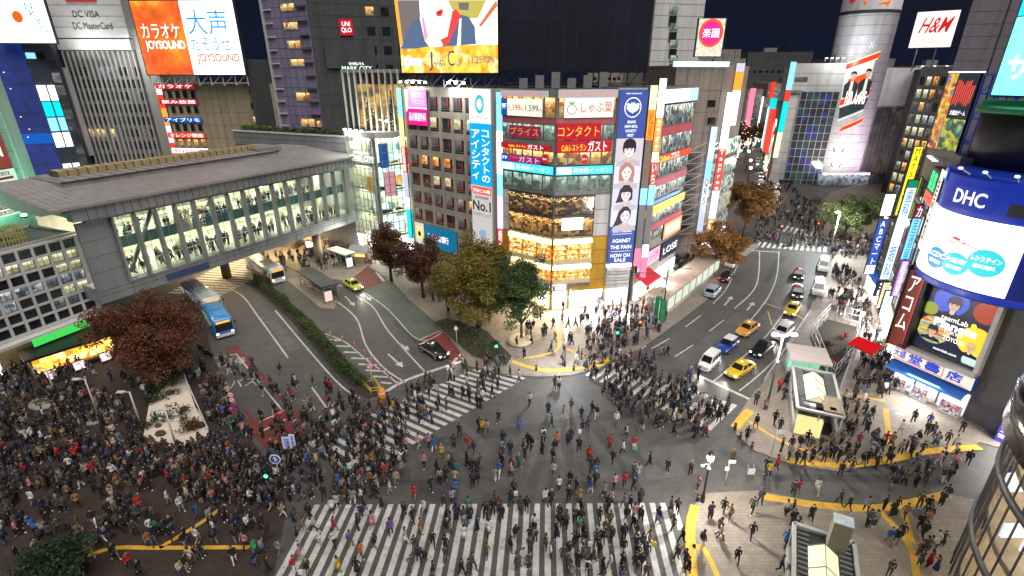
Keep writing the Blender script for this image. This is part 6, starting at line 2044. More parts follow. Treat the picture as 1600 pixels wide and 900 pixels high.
text('teamLab',DD,*inner(r,.3,.7,.56,.64),T_WHT,PO,d=.6);text('Planets',DD,*inner(r,.22,.86,.43,.56),T_WHT,PO,d=.6,bold=.03);text('TOKYO',DD,*inner(r,.4,.68,.37,.42),T_WHT,PO,d=.6);text('TOYOSU',DD,*inner(r,.42,.74,.26,.33),T_WHT,PO,d=.6);text('teamlab.com',DD,*inner(r,.34,.7,.06,.1),T_WHT,PO,d=.6)
disc(DD,inner(r,.78,.78,.6,.6)[0],inner(r,.6,.6,.61,.61)[2],.25,.25,T_YEL,PO,.6,'star',5)
# book shop
r=(-.3,7.2,3.75,5.15)
o=sign('shop_sign','long cream bookshop sign with big blue kanji in a red outline','sign',DD,r,glow('cream bookshop face',lin((236,222,205)),.8),.1,1.1,edge=mat('royal blue board',lin((30,80,190)),.4))
BKB=glow('royal blue lettering',lin((35,70,190)),.8)
text('大盛',DD,-.2,1.0,4.1,5.0,BKB,o,d=1.11,bold=.02)
for k,q in enumerate('堂書店'):text(q,DD,(1.3,2.9,4.9)[k],(2.6,4.3,6.3)[k],4.0,5.05,BKB,o,d=1.11,bold=.03)
b=MB()
for s0,s1,z0_,z1_ in((-.2,4.6,3.85,3.93),(-.2,4.6,5.0,5.08),(4.53,4.6,3.85,5.08)):b.box(DD,s0,s1,1.1,1.115,z0_,z1_,T_RED)
b.build('outline',o);text('BOOKS TAISEIDO',DD,4.9,7.0,3.8,3.95,T_RED,o,d=1.11)
b=MB()
b.poly([DD.w(-.1,.1,3.7),DD.w(-.1,2.0,3.0),DD.w(7.1,2.0,3.0),DD.w(7.1,.1,3.7)],mat('blue awning cloth',lin((45,105,190)),.7));b.box(DD,-.1,7.1,1.98,2.0,2.75,3.0,glow('awning edge',lin((60,130,220)),.6));b.build('awning',t)
BOOK=lit('bright book shop',[lin((255,252,245)),lin((240,235,225)),lin((255,255,255)),lin((215,190,180)),lin((250,240,220)),lin((170,175,185))],3.5,1.8,room=True)
for s0,s1 in((.1,2.2),(2.3,4.5),(4.6,7.1)):window(DD,s0,s1,.15,2.9,BOOK,LGREY,t,d=.1,bar=.06,mull=1,name='shop_front')
MAG=lit('magazine covers',[lin((240,240,240)),lin((220,90,90)),lin((250,250,250)),lin((90,120,190)),lin((240,200,120)),lin((200,200,205)),lin((120,60,70))],.7,5.5)
for k,(s,w_)in enumerate(((.2,1.6),(2.4,1.6),(5.2,1.8))):
 tr_=thing('magazine_rack',('magazine rack nearest the red sign pillar outside the bookshop','magazine rack in the middle outside the bookshop','magazine rack at the far right outside the bookshop')[k],'rack',DD.w(s,.8,.13),'magazine racks outside the bookshop')
 b=MB();b.box(DD,s,s+w_,.5,1.0,.13,.35,LGREY);b.box(DD,s,s+.05,.5,1.0,.35,1.5,LGREY);b.box(DD,s+w_-.05,s+w_,.5,1.0,.35,1.5,LGREY);b.build('frame',tr_)
 b=MB()
 for q in range(3):b.poly([DD.w(s+.06,1.0-.1*q,.4+.36*q),DD.w(s+w_-.06,1.0-.1*q,.4+.36*q),DD.w(s+w_-.06,.8-.1*q,.73+.36*q),DD.w(s+.06,.8-.1*q,.73+.36*q)],MAG)
 b.build('magazines',tr_)
b=MB();b.poly([pf.w(-3.2,.2,3.2),pf.w(-.2,.2,3.2),pf.w(-.2,1.9,2.6),pf.w(-3.2,1.9,2.6)][::-1],glow('lit red awning',lin((225,20,30)),.5));b.poly([pf.w(-3.2,1.9,2.6),pf.w(-.2,1.9,2.6),pf.w(-.2,1.9,2.35),pf.w(-3.2,1.9,2.35)],REDF)
for s in(-3.1,-.3):b.tube(pf.w(s,1.85,.1),pf.w(s,1.85,2.6),.04,STEEL,n=5)
simple_thing('red_awning','bright red awning at the shop front before the bookshop','awning',b)
# grey wall, arch sign and purple column further right
EG=Fr((48.6,39.7),(52.6,33.0))
t=thing('grey_side_building','grey panel building past the bookshop with a blue and white vertical sign','building',(50,37,0))
shell(quadrant(EG,10),0,17,mat('grey blue panel',(.2,.21,.24),.5,.12,.5),t)
b=MB();b.box(EG,.4,EG.L-.3,-.02,.1,.2,3.6,SHOPW);b.build('shop_front',t)
r=(2.2,3.5,5.6,9.6)
o=sign('vertical_sign','pale sign with blue kanji on the grey wall right of the bookshop','sign',EG,r,S_LBLU,.1,.5);vtext('大和証券',EG,*inner(r,.15,.85,.05,.95),BKB,o,d=.51)
b=MB()
for k in range(12):
 a0,a1=math.pi*k/12,math.pi*(k+1)/12
 for(q0,q1,m)in((1.5,2.2,S_WHT),):
  b.poly([EG.w(.9+q1*math.cos(a0),1.3,3.2+q1*math.sin(a0)),EG.w(.9+q1*math.cos(a1),1.3,3.2+q1*math.sin(a1)),EG.w(.9+q0*math.cos(a1),1.3,3.2+q0*math.sin(a1)),EG.w(.9+q0*math.cos(a0),1.3,3.2+q0*math.sin(a0))][::-1],m)
  b.poly([EG.w(.9+q1*math.cos(a0),1.3,3.2+q1*math.sin(a0)),EG.w(.9+q1*math.cos(a0),.3,3.2+q1*math.sin(a0)),EG.w(.9+q1*math.cos(a1),.3,3.2+q1*math.sin(a1)),EG.w(.9+q1*math.cos(a1),1.3,3.2+q1*math.sin(a1))],LGREY)
b.box(EG,-1.3,-.6,.3,1.3,.1,3.2,glow('violet column',lin((85,75,190)),.8));b.box(EG,2.4,3.1,.3,1.3,.1,3.2,glow('violet column',lin((85,75,190)),.8))
area_light(EG.w(1,1.8,3.4),EG.w(1,5,0),600,(1,.97,.93),2)  # light added before the lit shop front by the gate
area_light(DD.w(3.5,1.6,2.9),DD.w(3.5,6,0),480,(1,.98,.94),3)  # light added under the bookshop awning for its lit windows
o=simple_thing('street_gate','street gate of violet columns and a pale round arch beside the bookshop','gate',b)
vtext('センター街',EG,-1.2,-.7,.6,2.9,T_WHT,o,d=1.31)
# ------------------------------------------------------------------ curved glass building at the bottom right
QC,QR=(41.2,17.2),13.2
t=thing('curved_glass_building','curved dark glass building with leaning mullions and lit floors inside','building',(*QC,0))
SM=glass('smoked pane',(.72,.74,.75),.25)
b=MB()
for z in(0.05,5.6,10.4,15.2,20,24.8,29.6):b.lathe(QC,[(QR-.5,z),(QR-.5,z+.45)],mat('floor slab',(.34,.26,.18),.5,.3,1.2),48)
b.build('floor_slab',t)
b=MB();b.lathe(QC,[(QR-4.5,.1),(QR-4.5,33)],lit('mall interior wall',[lin((90,66,42)),lin((160,118,70)),lin((52,44,38)),lin((200,150,85)),lin((70,58,46)),lin((170,70,40))],3.0,.5),48);b.build('inner_wall',t)  # wall glows to stand for the lit interior
b=MB()
for z in(5.5,10.3,15.1,19.9):
 for k in range(30):
  a=2*math.pi*k/30;p=(QC[0]+(QR-2.4)*math.cos(a),QC[1]+(QR-2.4)*math.sin(a));b.box(WORLD,p[0]-.45,p[0]+.45,-p[1]-.45,-p[1]+.45,z-.08,z,CEIL)
b.build('ceiling_light',t)
b=MB();b.lathe(QC,[(QR,0),(QR,33)],SM,72,False);b.build('pane',t)
b=MB()
for k in range(72):
 a=2*math.pi*k/72;b.tube((QC[0]+QR*math.cos(a),QC[1]+QR*math.sin(a),0),(QC[0]+QR*math.cos(a),QC[1]+QR*math.sin(a),33),.06,DGREY,n=4)
for z in(4.6,9.6,19.2,24):b.lathe(QC,[(QR+.05,z),(QR+.2,z+.1),(QR+.2,z+.5),(QR+.05,z+.6)],DGREY,72,False)
b.lathe(QC,[(QR+.1,12.6),(QR+.7,12.8),(QR+.7,15.2),(QR+.1,15.4)],mat('dark glass band',(.03,.03,.032),.15,.3,.5,0,spec=.7),72,False)
b.build('mullion',t)
b=MB()
for k in range(14):
 a=R(120)+k*R(10);p=(QC[0]+(QR-1.2)*math.cos(a),QC[1]+(QR-1.2)*math.sin(a));b.box(WORLD,p[0]-.7,p[0]+.7,-p[1]-.1,-p[1]+.1,6.6+(k%3),7.6+(k%3),WSIGN)
b.build('window_light',t)
WN_=('first','second','third','fourth','fifth','sixth','seventh','eighth')
# more signs along the right shop row, and the lit end of the avenue
for x,y,z0_,z1_,w_,m,lab in((57.6,77.6,5,12,1.2,S_PINK,'pink sign column deep in the right shop row'),(49.2,62.6,3.8,7.4,1.1,S_YEL,'pale yellow sign box low on the green neon building'),(47.2,59.3,4.2,7.6,1.0,WHT2,'white sign box low beside the rust red pillar'),(46.2,57.4,12,17.5,.9,S_LBLU,'pale blue sign column next to the maroon one'),(45.0,55.6,8.5,13,.8,glow('violet blade',lin((190,130,235)),1.1),'violet sign column just behind the rust red pillar')):
 blade(lab,x,y,z0_,z1_,w_,[(m,1)],tx=[(0,pr_,T_BLU if m in(WHT2,S_YEL,S_LBLU)else T_WHT)for pr_ in('居酒屋',)])
ends=[((112,250),(121,254),22,WHT2,'white'),((122,262),(133,264),28,S_DRED,'red'),((134,280),(146,280),24,S_TEAL,'teal'),((147,300),(160,296),30,S_ORG,'orange'),((100,232),(110,240),26,S_PINK,'pink')]
for p0,p1,h,m,c in ends:
 f=Fr(p0,p1)
 t=thing('street_building',f'far block with a {c} light column closing the avenue','building',(*p0,0),'buildings closing the avenue')
 shell(quadrant(f,12),0,h,BEIGE2,t,parapet=.4)
 b=MB();b.box(f,.3,f.L-.3,0,.3,.5,9,FARW);b.build('shop_front',t)
 b=MB();b.box(f,.3,f.L-.3,0,.1,9.6,h-1.5,WIN_DIM);b.build('window',t)
 b=MB();b.box(f,1,2.4,.3,2.0,5,h+1,m);b.build('blade_sign',t)
for k,(x,y)in enumerate(((70,152),(76,166),(84,186),(93,208),(101,226),(88,172),(97,196),(107,222))):
 t=thing('street_lamp',f'lit avenue lamp, {WN_[k]} in the two far rows','street lamp',(x,y,0),'lit lamps up the avenue')
 b=MB();b.tube((x,y,0),(x,y,7),.12,DGREY,n=6);b.build('pole',t);b=MB();b.ell((x,y,7.3),(.45,.45,.4),glow('avenue lamp',lin((255,235,210)),8),8,6);b.build('lamp',t)
for q,f in enumerate(sf):
 area_light(f.w(f.L*.5,1.2,3.4),f.w(f.L*.5,7,0),1400,(.97,.98,1),3)  # light added in front of each row of lit shops
 # ------------------------------------------------------------------ trees
def leafmat(name,cols):
 if name in MATS:return MATS[name]
 m=bpy.data.materials.new(name);m.use_nodes=True
 t=m.node_tree;b=t.nodes['Principled BSDF']
 b.inputs['Roughness'].default_value=.6;b.inputs['Specular IOR Level'].default_value=.3
 g=t.nodes.new('ShaderNodeNewGeometry');tc=t.nodes.new('ShaderNodeTexCoord')
 n=t.nodes.new('ShaderNodeTexNoise');n.inputs['Scale'].default_value=.45;n.inputs['Detail'].default_value=3
 t.links.new(tc.outputs['Object'],n.inputs['Vector'])
 a=t.nodes.new('ShaderNodeMath');a.operation='MULTIPLY_ADD';a.inputs[1].default_value=.45
 t.links.new(g.outputs['Random Per Island'],a.inputs[0])
 mr=t.nodes.new('ShaderNodeMapRange');mr.inputs['From Min'].default_value=.3;mr.inputs['From Max'].default_value=.7;mr.inputs['To Max'].default_value=.55
 t.links.new(n.outputs['Fac'],mr.inputs['Value']);t.links.new(mr.outputs[0],a.inputs[2])
 r=t.nodes.new('ShaderNodeValToRGB');e=r.color_ramp.elements
 for k,c in enumerate(cols):
  p=k/(len(cols)-1)
  if k<2:e[k].position=p;e[k].color=(*c,1)
  else:e.new(p).color=(*c,1)
 t.links.new(a.outputs[0],r.inputs[0]);t.links.new(r.outputs[0],b.inputs['Base Color'])
 MATS[name]=m
 return m
def leaf_cloud(clumps,m,n_per,size,seed,flat=.75):
 r=np.random.default_rng(seed)
 V,N=[],0
 for(c,rad)in clumps:
  n=max(6,int(n_per*(rad**2)))
  d=r.normal(size=(n,3));d/=np.linalg.norm(d,axis=1)[:,None]
  p=np.array(c)+d*(rad*(r.random((n,1))**.45))*np.array([1,1,flat])
  a=r.normal(size=(n,3));a/=np.linalg.norm(a,axis=1)[:,None]
  o=r.normal(size=(n,3));b=np.cross(a,o);b/=np.linalg.norm(b,axis=1)[:,None]+1e-9
  s=size*(.6+.8*r.random((n,1)))
  V.append(np.stack([p-a*s,p+b*s*.55,p+a*s,p-b*s*.55],axis=1))
 V=np.concatenate(V).reshape(-1,3)
 mb=MB()
 mb.v=[tuple(x)for x in V.tolist()]
 k=len(V)//4
 mb.f=[(4*i,4*i+1,4*i+2,4*i+3)for i in range(k)]
 mb.mats=[m];mb.m=[0]*k;mb.sm=[False]*k
 return mb
BARK=mat('tree bark',(.055,.043,.034),.9,.3,4,bump=.3)
def tree(name,label,base,h_trunk,centre,radii,n_cl,m,seed,leaf=.3,n_per=70,cl=(.9,1.6),group=None):
 r=random.Random(seed)
 t=thing(name,label,'tree',base,group)
 bx,by,bz=base
 C=Vector((bx+centre[0],by+centre[1],bz+centre[2]))
 clumps=[]
 tries=0
 while len(clumps)<n_cl and tries<n_cl*40:
  tries+=1
  d=Vector((r.gauss(0,1),r.gauss(0,1),r.gauss(0,1))).normalized()
  k=r.random()**.5
  wob=.82+.3*math.sin(3*d.x+seed)*math.cos(2.5*d.y+2*d.z)
  p=C+Vector((d.x*radii[0],d.y*radii[1],d.z*radii[2]))*k*wob
  if p.z<bz+h_trunk*.6:continue
  clumps.append((tuple(p),r.uniform(*cl)))
 leaf_cloud(clumps,m,n_per,leaf,seed).build('crown',t)
 b=MB()
 top=Vector((bx+centre[0]*.5,by+centre[1]*.5,bz+h_trunk))
 r0=max(.12,radii[0]*.045)
 b.tube(base,tuple(top),r0*1.25,BARK,r1=r0*.85,n=10)
 for k in range(7):
  c=Vector(clumps[r.randrange(len(clumps))][0]);mid=top.lerp(c,.5)+Vector((r.uniform(-.4,.4),r.uniform(-.4,.4),r.uniform(-.2,.5)))
  b.tube(tuple(top),tuple(mid),r0*.6,BARK,r1=r0*.35,n=7);b.tube(tuple(mid),tuple(c),r0*.35,BARK,r1=r0*.1,n=6)
  for q in range(3):
   e=Vector(clumps[r.randrange(len(clumps))][0])
   if(e-mid).length<radii[0]*.8:b.tube(tuple(mid),tuple(e),r0*.2,BARK,r1=.02,n=5)
 b.build('trunk',t)
 return t
MAROON=leafmat('maroon leaves',[(.05,.019,.015),(.10,.032,.02),(.145,.05,.026),(.09,.055,.026),(.19,.07,.034)])
GOLDL=leafmat('golden leaves',[(.045,.065,.016),(.10,.12,.026),(.20,.17,.03),(.19,.10,.025),(.30,.24,.045)])
GREENL=leafmat('deep green leaves',[(.02,.04,.014),(.036,.066,.02),(.06,.10,.028),(.085,.12,.034)])
ORANL=leafmat('orange leaves',[(.10,.04,.012),(.19,.075,.018),(.26,.115,.025),(.15,.10,.025),(.30,.15,.035)])
RUSTL=leafmat('rust leaves',[(.045,.016,.012),(.095,.034,.016),(.085,.055,.018),(.13,.05,.02)])
MIDGL=leafmat('mid green leaves',[(.022,.035,.014),(.05,.07,.022),(.085,.095,.03),(.04,.06,.02)])
def gp(u,v,z=0.13):x,y=G(u,v);return(x,y,z)
tree('broadleaf_tree','huge maroon leaved tree between the station square and the blue bus',gp(256,600),3.0,(0,.3,6.3),(6.3,5.8,5.3),150,MAROON,3,.125,185)
tree('broadleaf_tree','big golden green tree before the grey office building',gp(748,512),3.6,(.2,.6,7.2),(7.2,6.0,6.0),180,GOLDL,5,.135,200)
tree('broadleaf_tree','narrow dark green tree standing at the round planter by the corner pavement',gp(815,533),2.4,(-.1,.2,7.2),(3.9,3.5,6.0),105,GREENL,6,.13,210,(.7,1.25))
tree('broadleaf_tree','rust brown tree at the kerb before the glass entrance block',gp(612,440),2.8,(-.1,0,6.2),(5.0,4.6,4.9),105,RUSTL,8,.14,180,(.7,1.25))
tree('broadleaf_tree','dark red brown tree between the rust tree and the golden tree',gp(662,466),2.8,(-.2,0,5.8),(5.1,4.4,4.7),105,leafmat('dark red leaves',[(.035,.013,.012),(.07,.022,.016),(.095,.035,.022),(.055,.04,.016)]),9,.14,180,(.7,1.2))
tree('broadleaf_tree','orange tree over the parked dark cars on the main road',gp(1112,432),3.0,(1.3,1.2,6.0),(5.4,4.8,3.2),75,ORANL,10,.17,140,(.8,1.4),'street trees on the main road')
tree('broadleaf_tree','orange brown tree farther up the main road beside the far crossing',gp(1160,372),3.6,(1.0,1.0,8.0),(6.0,5.4,3.9),85,leafmat('orange brown leaves',[(.075,.04,.014),(.15,.07,.018),(.21,.10,.025),(.12,.085,.025),(.25,.11,.03)]),11,.18,135,(.9,1.5),'street trees on the main road')
tree('broadleaf_tree','grey green tree in front of the round silver tower',gp(1316,384),3.0,(1.2,2,6.6),(7.4,6.0,4.0),85,MIDGL,12,.18,130,(.9,1.5))
tree('broadleaf_tree','dark red tree far along the avenue',(92,214,0),4,(0,0,10),(9,7,6),60,MAROON,13,.45,30,(1.2,2.2),'trees along the far avenue')
tree('broadleaf_tree','greenish tree far along the avenue near the bright signs',(112,236,0),4,(0,0,9),(8,6,5),50,MIDGL,14,.45,30,(1.2,2.2),'trees along the far avenue')
tree('broadleaf_tree','dark green treetop at the bottom left corner of the square',(-30.6,24.6,.13),1.5,(-.2,0,2.9),(2.3,1.8,1.5),45,leafmat('square green leaves',[(.012,.022,.010),(.022,.04,.014),(.035,.055,.02)]),15,.13,150,(.6,1.0))
# hedge along the bus road median
mp=[G(*p)for p in((404,442),(430,466),(468,500),(500,536),(535,576),(570,608))]
t=thing('hedge','long clipped green hedge on the median between bus road and station side road','hedge',(*mp[2],0))
cl=[]
r_=random.Random(4)
for k in range(150):
 q=k/150*(len(mp)-1);i=int(q);f=q-i
 x=mp[i][0]+(mp[i+1][0]-mp[i][0])*f;y=mp[i][1]+(mp[i+1][1]-mp[i][1])*f
 cl.append(((x+r_.uniform(-.35,.35),y+r_.uniform(-.35,.35),.85+r_.uniform(-.25,.25)+.25*math.sin(k*.35)),r_.uniform(.5,.8)))
leaf_cloud(cl,leafmat('hedge leaves',[(.014,.028,.010),(.03,.055,.014),(.055,.085,.022),(.075,.075,.02)]),150,.12,7).build('foliage',t)
b=MB();b.tube((*mp[0],.1),(*mp[1],.3),.05,BARK)
for k in range(30):
 q=k/30*(len(mp)-1);i=int(q);f=q-i
 x=mp[i][0]+(mp[i+1][0]-mp[i][0])*f;y=mp[i][1]+(mp[i+1][1]-mp[i][1])*f
 b.tube((x,y,.1),(x,y,.7),.04,BARK,n=5)
b.build('stem',t)
b=MB()
w_=1.15
L_,R_=[],[]
for i,p in enumerate(mp):
 a,c=Vector(mp[max(0,i-1)]),Vector(mp[min(len(mp)-1,i+1)]);d=(c-a).normalized();n=Vector((-d.y,d.x))*w_
 L_.append((p[0]+n.x,p[1]+n.y));R_.append((p[0]-n.x,p[1]-n.y))
ex=G(590,622);L_.append(ex);R_.append((ex[0]-.9,ex[1]-.5))
SOIL=mat('dark soil',(.035,.028,.02),.95,.3,3)
b.prism(ccw(L_+R_[::-1]),-.05,.16,KERB,SOIL,bottom=False);struct(b,'median_kerb')
# planted strip under the golden tree
bed=[G(*p)for p in((676,507),(700,500),(760,520),(800,560),(792,574),(740,560))]
b=MB();b.prism(ccw(bed),.1,.34,KERB,SOIL,bottom=False);struct(b,'planting_bed')
t=thing('ground_cover','low green ground cover under the golden tree','ground cover',(*bed[0],.3));t['kind']='stuff'
cl=[]
bc=Vector((sum(p[0]for p in bed)/6,sum(p[1]for p in bed)/6))
for k in range(110):
 i=r_.randrange(6);e=Vector(bed[i]).lerp(Vector(bed[(i+1)%6]),r_.random());p=bc.lerp(e,.9*r_.random()**.5);cl.append(((p.x,p.y,.45),r_.uniform(.4,.7)))
leaf_cloud(cl,leafmat('ground cover leaves',[(.02,.035,.012),(.045,.07,.02),(.07,.09,.03)]),70,.11,8,.4).build('foliage',t)
def bush(name,label,c,rad,m,seed,n=8,group=None,cat='shrub'):
 r=random.Random(seed)
 t=thing(name,label,cat,c,group)
 cl=[((c[0]+r.uniform(-1,1)*rad,c[1]+r.uniform(-1,1)*rad,c[2]+.3+r.random()*rad*.5),rad*r.uniform(.45,.75))for k in range(n)]
 leaf_cloud(cl,m,170,.1,seed).build('foliage',t)
 b=MB()
 for k in range(4):b.tube(c,cl[k][0],.04,BARK,n=5)
 b.build('stem',t)
 return t
PINEL=leafmat('pine leaves',[(.012,.026,.012),(.024,.045,.016),(.045,.07,.022)])
# gravel garden in the station square
gd=[G(*p)for p in((226,686),(236,628),(268,600),(290,588),(306,640),(333,682),(278,708))]
b=MB();b.prism(ccw(gd),.1,.42,KERB,mat('white garden gravel',(.62,.54,.45),.9,.25,6,bump=.4),bottom=False);struct(b,'gravel_garden')
for k,(u,v,rad,lab)in enumerate(((238,668,.8,'shrub at the tip of the white gravel garden'),(258,628,1.1,'broad shrub by the garden back under the maroon tree'),(282,655,1.0,'dense shrub in the middle of the white gravel garden'),(296,680,1.1,'brownish shrub at the front edge of the white gravel garden'),(272,605,1.2,'leafy shrub at the far end of the gravel garden'),(246,612,.8,'small shrub at the far left of the gravel garden'))):
 bush('garden_shrub',lab,gp(u,v,.42),rad,PINEL if k!=3 else RUSTL,30+k,8,'shrubs in the gravel garden')
ROCK=mat('dark garden rock',(.07,.05,.045),.9,.3,3,bump=.5)
for k,(u,v,s,lab)in enumerate(((253,685,.5,'lone dark rock near the front of the gravel garden'),(249,672,.35,'small rock beside the garden tip shrub'),(268,620,.5,'rock at the far side of the gravel garden'),(302,668,.45,'rock right of the middle garden shrub'),(290,645,.4,'rock touching the middle garden shrub'),(314,672,.55,'large flat rock by the garden fence'))):
 b=MB();x,y,z=gp(u,v,.42);b.ell((x,y,z+s*.35),(s,s*.75,s*.6),ROCK,9,6)
 r=random.Random(k);b.v=[(a+r.uniform(-.1,.1)*s,c+r.uniform(-.1,.1)*s,d+r.uniform(-.1,.1)*s)for a,c,d in b.v]
 simple_thing('garden_rock',lab,'rock',b,'rocks in the gravel garden')
fa,fb=G(289,588),G(332,684)
t=thing('garden_fence','low pale rail fence along the right edge of the gravel garden','fence',(*fa,.13))
ff=Fr(fa,fb)
for k in range(7):
 b=MB();s=ff.L*k/6;b.box(ff,s-.06,s+.06,.1,.2,.13,1.25,LGREY);b.build('post',t)
b=MB();b.box(ff,0,ff.L,.12,.18,1.15,1.22,LGREY);b.box(ff,0,ff.L,.12,.18,.7,.76,LGREY);b.build('rail',t)
# podium hedges
for k,(s0,s1,lab)in enumerate(((2,9,'bright green clipped hedge at the left end of the podium roof'),(10,26,'long dark hedge on the podium roof under the hotel tower'))):
 t=thing('roof_hedge',lab,'hedge',PF.w(s0,-.8,22.35))
 cl=[(PF.w(s0+(s1-s0)*q/40,-1.0,22.8+.2*math.sin(q)),.6)for q in range(41)]
 leaf_cloud(cl,leafmat('bright roof hedge leaves',[(.03,.06,.012),(.07,.13,.02),(.1,.17,.03)])if k==0 else GREENL,120,.16,50+k).build('foliage',t)  # first hedge gets brighter green leaves
 b=MB();b.box(PF,s0-.2,s1+.2,-1.7,-.42,22.12,22.6,DGREY);b.build('planter',t)
 # ------------------------------------------------------------------ vehicles
PAINT={}
def paint(n,c,rough=.28):
 m=mat('car paint '+n,c,rough,.06,1.0,.1,spec=.6)
 m.node_tree.nodes['Principled BSDF'].inputs['Coat Weight'].default_value=.7
 return m
CGL=mat('car glass',(.012,.014,.016),.06,.2,1,spec=.9)
TYRE=mat('tyre rubber',(.014,.014,.015),.85,.2,4)
RIM=mat('wheel rim',(.4,.4,.42),.35,.1,2,.7)
HEAD=glow('lit headlamp',(1.0,.97,.9),9.0)
TAIL=glow('lit tail lamp',(1.0,.03,.02),3.0)
TAILO=mat('tail lamp',(.35,.01,.01),.3)
PLATE=mat('number plate',(.7,.7,.68),.5)
CHRO=mat('chrome trim',(.5,.5,.52),.2,.05,1,.9)
class CF_:
 """car frame: s forward, d to the left side, both from the car's middle"""
 def w(self,s,d,z):return(s,d,z)
CFR=CF_()
def ring_body(b,st,m):
 """st: (x, z_under, z_top, half width) front to back"""
 rings=[]
 for(x,zu,zt_,w_)in st:
  zm=zu+(zt_-zu)*.55
  rings.append([(x,-w_*.86,zu),(x,-w_,zu+.12),(x,-w_*1.0,zm),(x,-w_*.93,zt_-.03),(x,-w_*.8,zt_),(x,w_*.8,zt_),(x,w_*.93,zt_-.03),(x,w_,zm),(x,w_,zu+.12),(x,w_*.86,zu)])
 i=b.mi(m);k=len(b.v);n=10
 for r in rings:b.v.extend(r)
 for a in range(len(rings)-1):
  for q in range(n):
   p=(q+1)%n
   b.f.append((k+a*n+q,k+(a+1)*n+q,k+(a+1)*n+p,k+a*n+p));b.m.append(i);b.sm.append(True)
 b.f.append(tuple(k+q for q in range(n)));b.m.append(i);b.sm.append(False)
 b.f.append(tuple(k+(len(rings)-1)*n+q for q in reversed(range(n))));b.m.append(i);b.sm.append(False)
def cabin(b,q,w0,w1,zb,zt_,m,gm,root,roofm=None,panes=2):
 """q: bottom front x, top front x, top back x, bottom back x"""
 x0,x1,x2,x3=q
 bt=[(x0,-w0,zb),(x0,w0,zb),(x3,w0,zb),(x3,-w0,zb)]
 tp=[(x1,-w1,zt_),(x1,w1,zt_),(x2,w1,zt_),(x2,-w1,zt_)]
 for i in range(4):
  j=(i+1)%4
  b.poly([bt[i],tp[i],tp[j],bt[j]][::-1]if False else[bt[j],bt[i],tp[i],tp[j]][::-1],m)
 xm=(x1+x2)/2
 b.poly([tp[0],tp[3],tp[2],tp[1]][::-1],roofm or m)
 # crowned roof skin
 rm=roofm or m
 rr_=[(x1+.05,.0),(xm,.05),(x2-.05,.0)]
 for(xa,ha),(xb,hb)in zip(rr_,rr_[1:]):
  for ya,yb,ea,eb in((-w1*.97,-w1*.5,0,.03),(-w1*.5,w1*.5,.03,.03),(w1*.5,w1*.97,.03,0)):
   b.poly([(xa,ya,zt_+.01+ha+ea),(xb,ya,zt_+.01+hb+ea),(xb,yb,zt_+.01+hb+eb),(xa,yb,zt_+.01+ha+eb)][::-1],rm)
 def lerp(a,c,t):return tuple(x+(y-x)*t for x,y in zip(a,c))
 def pane(A,B,C_,D,nx,name):
  """bottom A-B, top D-C, pushed out along nx"""
  g=MB();o=Vector(nx).normalized()*.012
  def at(u,v):return Vector(lerp(lerp(A,B,u),lerp(D,C_,u),v))+o
  g.poly([tuple(at(*p))for p in((.07,.1),(.93,.1),(.93,.9),(.07,.9))],gm)
  bk_=[tuple(at(*p)-o*1.5)for p in((.07,.1),(.93,.1),(.93,.9),(.07,.9))]
  g.poly(bk_[::-1],gm)
  return g.build(name,root)
 pane(bt[1],bt[0],tp[0],tp[1],(1,0,.6),'windscreen')
 pane(bt[3],bt[2],tp[2],tp[3],(-1,0,.5),'rear_window')
 for sgn in(1,-1):
  for k in range(panes):
   t0,t1=k/panes,(k+1)/panes
   if sgn>0:A,B,C_,D=(lerp(bt[1],bt[2],t0),lerp(bt[1],bt[2],t1),lerp(tp[1],tp[2],t1),lerp(tp[1],tp[2],t0));A,B,C_,D=B,A,D,C_
   else:A,B,C_,D=(lerp(bt[0],bt[3],t0),lerp(bt[0],bt[3],t1),lerp(tp[0],tp[3],t1),lerp(tp[0],tp[3],t0))
   pane(A,B,C_,D,(0,sgn,.25),'side_window')
def wheel(root,x,y,r=.31,wd=.2):
 b=MB();b.tube((x,y-wd/2,r),(x,y+wd/2,r),r,TYRE,n=18);o=b.build('wheel',root)
 s=1 if y>0 else-1
 b=MB();b.tube((x,y+s*wd*.4,r),(x,y+s*(wd*.5+.012),r),r*.62,RIM,n=14);b.build('rim',o)
